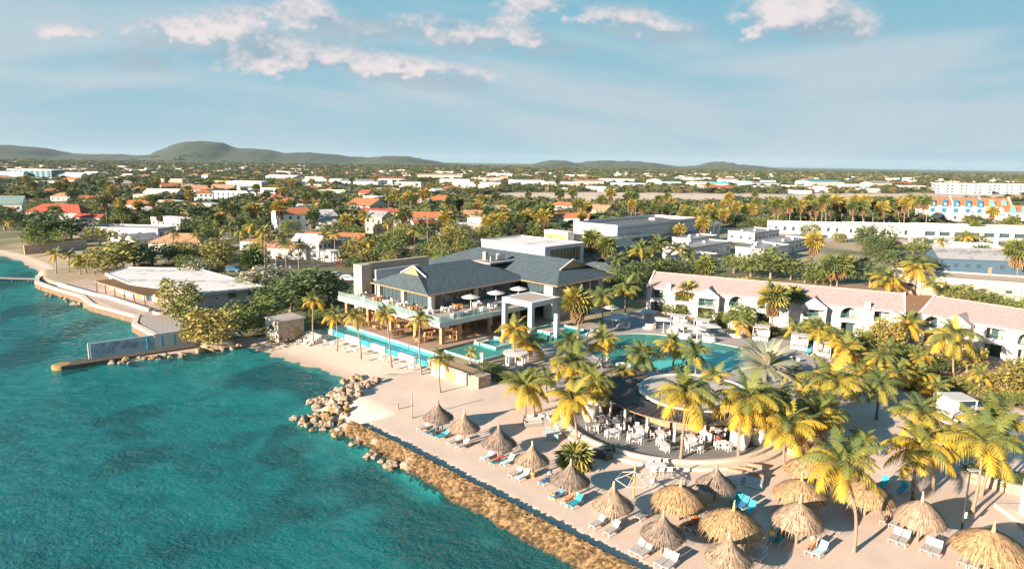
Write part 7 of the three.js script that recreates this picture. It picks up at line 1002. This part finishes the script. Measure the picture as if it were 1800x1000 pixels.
[[74.2, -110], [74.3, -106.4], [78.5, -116], [78.5, -112], [78.4, -108], [78.2, -103.8], [74.3, -100], [78.3, -99.6], [78.2, -95.4], [74.4, -93.4], [80.8, -93.6], [84.6, -93], [84.6, -97], [82.2, -104], [82.4, -110], [92.4, -92.6], [89, -95.4], [80.2, -90.9]].forEach(([X, Z], k) => setAt('tableTimber', 'chairTimber', X, Z, 2.02, 4, 'under the restaurant terrace', k, 'ground floor', 0.3 * (k % 2)));
// tables of the round bar
[[10.72,-79.26], [11.72,-82.09], [12.66,-77.4], [13.44,-80.27], [15.01,-82.41], [15.11,-75.97], [15.93,-78.56], [17.92,-73.8], [21.58,-73.78], [21.77,-76.04], [25.22,-74.38], [29.01,-76.8], [18.3,-77.09], [25.55,-77.7]].forEach(([x, z], k) => { const [X, Z] = toL(x, z); setAt('tableWhite', 'chairWhite', X, Z, 1.68, k === 7 ? 2 : 4, 'on the bar terrace', k, 'bar terrace', 0.75 + 0.3 * (k % 3)); });
// sets on the sand
const sandSet = (x, z, where, chair, n, k) => { maker.tableLong('sand_table', 'long white table ' + where, 'table', x, 1.52, z, 0.1, 1, 'sand tables'); for (let q = 0; q < n; q++) { const s = q % 2 ? 1 : -1; maker[chair]('sand_chair', (chair === 'chairBlue' ? 'pale blue' : 'white') + ' chair, ' + nth[q] + ' at the long table ' + where, 'chair', x + (Math.floor(q / 2) - 0.5) * 0.9, 1.52, z + s * 0.85, s > 0 ? Math.PI / 2 : -Math.PI / 2, 1, 'sand chairs'); } };
sandSet(5.12,-76.95, 'on the sand before the curved wall', 'chairBlue', 4); sandSet(15.95,-68.46, 'beside the yellow palapa frame', 'chairWhite', 6);
maker.chairWhite('plastic_chair', 'single white chair standing alone beside the bare palapa frame', 'chair', ...pg(15,-65.03), 1, 1);
[[2.94,-80.8, 0.3, 'facing the palms'], [4.52,-82, -1.4, 'with an orange cushion end'], [3.22,-82.73, 3.2, 'behind the two palm stems']].forEach(([x, z, r, l]) => maker.sofa('rattan_sofa', 'pale rattan sofa ' + l, 'sofa', x, 1.52, z, r, 1.1, 'rattan sofas'));
[[10.16,-71.85, 'nearest the fan palm'], [11.01,-71.43, 'second from the fan palm'], [11.59,-72.81, 'at the curved wall']].forEach(([x, z, l], k) => maker.armchair('armchair', 'dark woven armchair ' + l, 'armchair', x, 1.52, z, 1.2 + k, 1.25, 'dark armchairs'));
[[24,-66.84, 'nearest the inland palapa'], [26.63,-68.26, 'farthest inland'], [25.91,-65.87, 'nearest the sea'], [25.29,-67.41, 'in the middle']].forEach(([x, z, l]) => maker.platform('mattress_platform', 'low white mattress platform with a rust bolster, ' + l, 'daybed', x, 1.52, z, TH + 0.3, 1.0, 'mattress platforms'));
[[33.6,-73.88, TH, 'white sofa on the sand behind the golden palapas'], [13.12,-86.37, 0.4, 'pale sofa under the edge of the slatted canopy'], [10.66,-102.94, 0.4, 'white sofa on the pool terrace'], [24.45,-76.81, 2.2, 'brown-backed bar bench among the tables'], [-5.24,-118.65, 0.8, 'cushioned sofa in the sunken white lounge']].forEach(([x, z, r, l], k) => maker.sofa('outdoor_sofa', l, 'sofa', x, k === 4 ? 1.55 : k ? 1.68 : 1.52, z, r, 1.2, 'outdoor sofas'));
[[10.29,-82.42, 'big white urn planter inside the curved wall'], [27.26,-74.45, 'big white urn planter at the far end of the curved wall'], [29.63,-75.83, 'white urn planter beside the teal seats']].forEach(([x, z, l]) => maker.urn('urn', l, 'planter', x, 1.68, z, 0, 1.15, 'white urns'));
// round kiosk
{
  const [x, z] = [0.75,-103.95], t = thing('kiosk', 'small round white kiosk with a disc roof and slim pillars', 'kiosk', x, 1.55, z); for (let k = 0; k < 8; k++) part(t, 'pillar', mb().cyl(1.5 * Math.cos(k * 0.785), 0, 1.5 * Math.sin(k * 0.785), 0.11, 2.7, 8), K.white); part(t, 'roof', mb().lathe([[0.01, 2.7], [2.0, 2.7], [2.0, 2.95], [0.01, 3.05]], 24), K.white); part(t, 'counter', mb().lathe([[1.35, 0], [1.35, 1.0], [1.2, 1.0]], 20), K.white);
  const [sx, sz] = [-4.76,-104.28], p = thing('stone_pillar', 'pale slim pillar beside the shallow pool', 'pillar', sx, 1.5, sz); part(p, 'shaft', mb().box(0, 0, 0, 0.5, 2.6, 0.5), K.white); part(p, 'cap', mb().box(0, 2.6, 0, 0.62, 0.12, 0.62), K.concrete);
  const b = [-40.63,-117.85], g = thing('kettle_grill', 'dark kettle grill on legs at the stairs foot', 'grill', b[0], 1.1, b[1]); part(g, 'bowl', mb().lathe([[0.05, 0.6], [0.35, 0.8], [0.4, 1.0], [0.3, 1.25], [0.01, 1.32]], 14), K.dark); for (let k = 0; k < 3; k++) part(g, 'leg', mb().bar([0.15 * Math.cos(k * 2.1), 0.65, 0.15 * Math.sin(k * 2.1)], [0.35 * Math.cos(k * 2.1), 0, 0.35 * Math.sin(k * 2.1)], 0.03), K.dark);
  const g2 = copyOf(g, 'kettle_grill', 'dark kettle grill nearest the stone hut', b[0] - 1.6, 1.1, b[1] - 1, 0.6, 1);
  // terrace plant pots
  [[76.4, -114, 'at the sea end of the terrace'], [87, -90.4, 'beside the lounge sofas']].forEach(([X, Z, l]) => { const [px, pz] = toW(X, Z), q = thing('terrace_plant', 'potted plant in a pale blue pot ' + l, 'plant', px, 6.22, pz, 0, 'terrace plants'); part(q, 'pot', mb().lathe([[0.01, 0], [0.35, 0], [0.45, 0.9], [0.38, 0.9]], 14), mat(0.5, 0.66, 0.64)); const c = part(q, 'foliage', bushes[0], green.mid); c.position.y = 1.25; c.scale.set(0.8, 0.5, 0.8); });
}
// parked cars
const carOf = (m) => proto((n, l, c) => { const t = thing(n, l, c); const sh = new THREE.Shape([[-2.1, 0.35], [2.1, 0.35], [2.15, 0.75], [1.35, 0.95], [0.75, 1.45], [-1.2, 1.48], [-1.95, 1.0], [-2.15, 0.9]].map((p) => new THREE.Vector2(...p))); const g = new THREE.ExtrudeGeometry(sh, { depth: 1.5, bevelEnabled: true, bevelSize: 0.08, bevelThickness: 0.12, bevelSegments: 2 }); g.translate(0, 0, -0.75); part(t, 'body', mb().add(g), m); const w = new THREE.Shape([[1.2, 0.98], [0.72, 1.4], [-1.15, 1.42], [-1.8, 1.02]].map((p) => new THREE.Vector2(...p))); const wg = new THREE.ExtrudeGeometry(w, { depth: 1.78, bevelEnabled: false }); wg.translate(0, 0, -0.89); part(t, 'side_windows', mb().add(wg), K.glass); part(t, 'windscreen', mb().quad([1.3, 1.02, 0.68], [1.3, 1.02, -0.68], [0.86, 1.42, -0.62], [0.86, 1.42, 0.62]), K.glass); for (const x of [-1.3, 1.35]) for (const z of [-0.84, 0.84]) { const wh2 = part(t, 'wheel', mb().tube([[x, 0.34, z - 0.1], [x, 0.34, z + 0.1]], 0.34, 12), K.black); part(wh2, 'rim', mb().tube([[x, 0.34, z - 0.115], [x, 0.34, z + 0.115]], 0.19, 10), K.metal); } for (const z of [-0.6, 0.6]) part(t, 'headlight', mb().box(2.17, 0.66, z, 0.06, 0.14, 0.3), K.loungewhite); return t; });
maker.carDark = carOf(mat(0.03, 0.04, 0.05, { rough: 0.3, clearcoat: 1 })); maker.carSilver = carOf(mat(0.4, 0.42, 0.44, { rough: 0.3, clearcoat: 1 })); maker.carWhite = carOf(mat(0.7, 0.7, 0.7, { rough: 0.3, clearcoat: 1 })); maker.carBlue = carOf(mat(0.03, 0.12, 0.2, { rough: 0.3, clearcoat: 1 }));
[[-53.2,-219.82, 'Blue'], [-51.21,-222.65, 'Silver'], [-49.07,-224.21, 'Dark'], [-46.79,-227.17, 'Blue'], [-44.76,-228.78, 'Silver'], [-41.8,-231.92, 'Dark'], [-37.96,-235.24, 'Dark'], [-46.61,-183.46, 'Dark'], [-45.1,-181.78, 'White'], [-49.88,-186.89, 'Silver'], [-196.79,-376.75, 'Blue'], [-220.2,-406.82, 'Dark'], [-172.61,-338.19, 'Silver'], [-81.72,-193.91, 'Blue'], [140.51,-325.35, 'White'], [131.14,-309.38, 'Blue'], [149.35,-311.78, 'White'], [155.39,-314.95, 'Blue'], [158.03,-310.58, 'White'], [166.31,-316.4, 'White'], [170.8,-312.25, 'Silver'], [-34.44,-216.62, 'White']].forEach(([x, z, t], k) => { foot.push([x, z, 2]); maker['car' + t]('parked_car', t.toLowerCase().replace('silver', 'silver grey') + ' parked car, ' + nth[k % 10] + (k < 7 ? ' in the car park behind the restaurant' : k < 10 ? ' beside the brick wall end' : k < 13 ? ' in the street of the tree belt' : k === 13 ? ' on the road near the quay house' : k < 20 ? ' in the car park before the terraces' : ' by the road hedge'), 'car', x, 1.68, z, rr(-0.3, 0.3) + (k < 7 ? 1.4 : 0), 1, 'parked cars'); });
// ---------------------------------------------------------------- people
function bodyGeo(bones, inflate = 0, res = 46, size = 2.1) {
  const mc = new MarchingCubes(res, new THREE.MeshBasicMaterial(), false, false, 60000); let lo = [9, 9, 9], hi = [-9, -9, -9]; for (const [a, b] of bones) for (const p of [a, b]) for (let k = 0; k < 3; k++) { lo[k] = Math.min(lo[k], p[k]); hi[k] = Math.max(hi[k], p[k]); }
  const c = lo.map((v, k) => (v + hi[k]) / 2), S = Math.max(...lo.map((v, k) => hi[k] - v)) / 2 + 0.24, half = res / 2; mc.isolation = 0;
  for (let z = 0; z < res; z++) for (let y = 0; y < res; y++) for (let x = 0; x < res; x++) {
    const px = (x - half) / half * S + c[0], py = (y - half) / half * S + c[1], pz = (z - half) / half * S + c[2]; let d = 9;
    for (const [a, b, ra, rb] of bones) { const dx = b[0] - a[0], dy = b[1] - a[1], dz = b[2] - a[2], l = dx * dx + dy * dy + dz * dz, t = l ? clamp(((px - a[0]) * dx + (py - a[1]) * dy + (pz - a[2]) * dz) / l) : 0, e = Math.hypot(px - a[0] - dx * t, py - a[1] - dy * t, pz - a[2] - dz * t) - mixn(ra, rb ?? ra, t) - inflate, k = 0.05, h = clamp(0.5 + 0.5 * (d - e) / k); d = mixn(d, e, h) - k * h * (1 - h); }
    mc.field[z * res * res + y * res + x] = -d;
  }
  mc.update(); const n = mc.count, P = [], N = []; for (let k = 0; k < n; k++) { P.push(mc.positionArray[k * 3] * S + c[0], mc.positionArray[k * 3 + 1] * S + c[1], mc.positionArray[k * 3 + 2] * S + c[2]); const x = mc.normalArray[k * 3], y = mc.normalArray[k * 3 + 1], z = mc.normalArray[k * 3 + 2], l = Math.hypot(x, y, z) || 1; N.push(x / l, y / l, z / l); }
  const g = new THREE.BufferGeometry(); g.setAttribute('position', new THREE.Float32BufferAttribute(P, 3)); g.setAttribute('normal', new THREE.Float32BufferAttribute(N, 3)); g.setAttribute('uv', new THREE.Float32BufferAttribute(new Float32Array(n * 2), 2)); return g;
}
const poses = {
  stand: { head: [0.02, 1.62, 0], neck: [0, 1.46, 0], chest: [0, 1.27, 0], hip: [0, 0.95, 0], sh: [0, 1.4, 0.18], el: [[-0.02, 1.12, 0.26], [-0.02, 1.12, -0.26]], ha: [[0.12, 0.9, 0.25], [0.14, 0.92, -0.24]], kn: [[0.03, 0.5, 0.1], [0.03, 0.5, -0.1]], an: [[0, 0.08, 0.11], [0, 0.08, -0.11]] },
  walk: { head: [0.06, 1.62, 0], neck: [0.03, 1.46, 0], chest: [0.02, 1.27, 0], hip: [0, 0.95, 0], sh: [0.02, 1.4, 0.18], el: [[-0.16, 1.15, 0.24], [0.16, 1.16, -0.25]], ha: [[-0.1, 0.92, 0.25], [0.42, 1.12, -0.22]], kn: [[0.22, 0.54, 0.1], [-0.08, 0.5, -0.1]], an: [[0.28, 0.1, 0.1], [-0.34, 0.16, -0.1]] },
  lie: { head: [0.82, 0.98, 0], neck: [0.68, 0.86, 0], chest: [0.5, 0.7, 0], hip: [0.12, 0.48, 0], sh: [0.62, 0.79, 0.18], el: [[0.42, 0.6, 0.3], [0.42, 0.6, -0.3]], ha: [[0.12, 0.58, 0.22], [0.14, 0.6, -0.22]], kn: [[-0.34, 0.54, 0.1], [-0.34, 0.5, -0.1]], an: [[-0.8, 0.46, 0.12], [-0.8, 0.46, -0.1]] },
  sit: { head: [0.06, 1.28, 0], neck: [0.02, 1.12, 0], chest: [0, 0.93, 0], hip: [0, 0.6, 0], sh: [0, 1.06, 0.18], el: [[0.1, 0.8, 0.24], [0.1, 0.8, -0.24]], ha: [[0.36, 0.8, 0.16], [0.36, 0.82, -0.16]], kn: [[0.44, 0.56, 0.12], [0.44, 0.56, -0.12]], an: [[0.44, 0.1, 0.12], [0.44, 0.1, -0.12]] },
};
const shapes = {}; for (const [k, p] of Object.entries(poses)) {
  const m = (v, s) => [v[0], v[1], v[2] * s], torso = [[p.chest, p.hip, 0.14, 0.12], [p.neck, p.chest, 0.06, 0.12], [m(p.sh, 1), m(p.sh, -1), 0.065, 0.065]], arms = [], legs = [], upper = [], thigh = [];
  [1, -1].forEach((s, i) => { const hp = [p.hip[0], p.hip[1] - 0.03, 0.09 * s], sh = m(p.sh, s); upper.push([sh, [mixn(sh[0], p.el[i][0], 0.6), mixn(sh[1], p.el[i][1], 0.6), mixn(sh[2], p.el[i][2], 0.6)], 0.055, 0.05]); arms.push([sh, p.el[i], 0.052, 0.042], [p.el[i], p.ha[i], 0.04, 0.028]); legs.push([hp, p.kn[i], 0.085, 0.058], [p.kn[i], p.an[i], 0.055, 0.038], [p.an[i], [p.an[i][0] + (k === 'lie' ? -0.02 : 0.16), p.an[i][1] + (k === 'lie' ? 0.14 : -0.04), p.an[i][2]], 0.038, 0.032]); thigh.push([hp, [mixn(hp[0], p.kn[i][0], 0.75), mixn(hp[1], p.kn[i][1], 0.75), mixn(hp[2], p.kn[i][2], 0.75)], 0.09, 0.075]); });
  const face = [p.head[0] + (k === 'lie' ? -0.05 : 0.09), p.head[1] + (k === 'lie' ? 0.08 : -0.01), 0], B = mb().add(bodyGeo([...torso, ...arms, ...legs, [p.neck, p.head, 0.055, 0.055], [p.head, [p.head[0], p.head[1] + 0.05, 0], 0.095, 0.095], [p.head, face, 0.03, 0.018]], 0, 52));
  p.ha.forEach((h, i) => { const e = p.el[i], d = V3(h[0] - e[0], h[1] - e[1], h[2] - e[2]).normalize(); for (let f = 0; f < 5; f++) { const o = (f - 2) * 0.019, L = [0.05, 0.085, 0.095, 0.088, 0.07][f], st = [h[0] + d.x * 0.03, h[1] + d.y * 0.03, h[2] + o], mi = [st[0] + d.x * L * 0.6, st[1] + d.y * L * 0.6, st[2] + (f === 0 ? -0.03 : 0)], en = [mi[0] + d.x * L * 0.3 + 0.015, mi[1] + d.y * L * 0.4, mi[2]]; B.tube([st, mi, en], 0.009, 5); } });
  shapes[k] = { body: B.geo(), shirt: bodyGeo([...torso, ...upper], 0.018, 40), shorts: bodyGeo([[p.hip, [p.hip[0], p.hip[1] + 0.06, 0], 0.12, 0.125], ...thigh], 0.018, 36), hair: bodyGeo([[[p.head[0] - 0.02, p.head[1] + 0.06, 0], [p.head[0] - 0.035, p.head[1] + 0.0, 0], 0.1, 0.092]], 0.005, 26) };
}
function person(pose, label, x, y, z, ry, skin, shirt, shorts, s = 1) { const t = thing('person', label, 'person', x, y, z, ry); part(t, 'body', shapes[pose].body, skin); if (shirt) part(t, 'shirt', shapes[pose].shirt, shirt); part(t, 'shorts', shapes[pose].shorts, shorts); part(t, 'hair', shapes[pose].hair, K.hair); t.scale.setScalar(s); return t; }
const onSeat = (s, k) => { const [x, z, list] = seats[s]; return beside(x, z, list[k][0], list[k][1]); };
person('walk', 'person in a bright yellow shirt walking across the sand', ...pg(23.15,-54.1), 0.6, K.skindark, K.yellow, K.blue);
person('stand', 'waiter in dark clothes walking beside the pavilion pool', ...pg(6.75,-119.31, 1.62), 2.2, K.skin, K.black, K.black);
person('stand', 'guest in a pale shirt beside the pavilion post', ...pg(7.74,-120.15, 1.62), 1.2, K.skin, K.cushion, K.fabricgrey);
person('stand', 'staff member in black under the restaurant terrace', ...pg(-3.58,-125.27, 2.02), 2.0, K.skin, K.black, K.black);
{ const lying = [[0, 1, K.skin, K.teal, 'sunbather on the blue lounger under the first palapa'], [0, 2, K.skindark, K.black, 'sunbather beside the blue lounger under the first palapa'], [2, 1, K.skindark, K.redcloth, 'sunbather in red under the third palapa'], [4, 1, K.skin, K.orangecloth, 'tanned sunbather on the white lounger under the fifth palapa'], [3, 2, K.skin, K.blue, 'sunbather on the blue lounger by the low fan palm'], [10, 1, K.skin, K.orangecloth, 'sunbather in orange beside the towel-covered lounger'], [10, 0, K.skindark, K.teal, 'sunbather in the shade of the pale palapa'], [7, 0, K.skindark, K.orangecloth, 'sunbather in an orange top beside the golden palapa'], [11, 0, K.skin, K.black, 'sunbather behind the leaning palm trunk']];
  for (const [s, k, skin, cl, l] of lying) { const [x, z] = onSeat(s, k); person('lie', l, x, 1.5, z, TH, skin, s === 7 || s === 2 ? cl : null, cl); } }
{ const sitting = [[24.51,-76.3, 'diner in dark clothes at the bar tables'], [24.79,-75.16, 'diner bending over the bar table'], [23.9,-77.29, 'diner in a pale top among the bar tables'], [14.77,-81.82, 'diner at the shaded bar table']]; sitting.forEach(([x, z, l], k) => person('sit', l, x, 1.62, z, k * 1.7, k % 2 ? K.skindark : K.skin, [K.black, K.redcloth, K.cushion, K.blue][k], K.fabricgrey)); }
{ [[20.13,-117.37, 'swimmer standing in the far bend of the main pool'], [27.53,-105.86, 'bather in the shallow end near the bar roof'], [28.16,-106.51, 'second bather in the shallow end near the bar roof']].forEach(([x, z, l], k) => person('stand', l, x, 0.4, z, k * 2, k === 1 ? K.skindark : K.skin, null, K.black)); }
person('stand', 'guest standing beside the cabana row', ...pg(28.87,-130.73, 1.62), 2.5, K.skin, K.orangecloth, K.cushion); person('stand', 'guest in dark trunks on the garden side of the pool', ...pg(51.47,-109.57, 1.6), 2.0, K.skindark, null, K.black);

renderer.render(scene, camera);
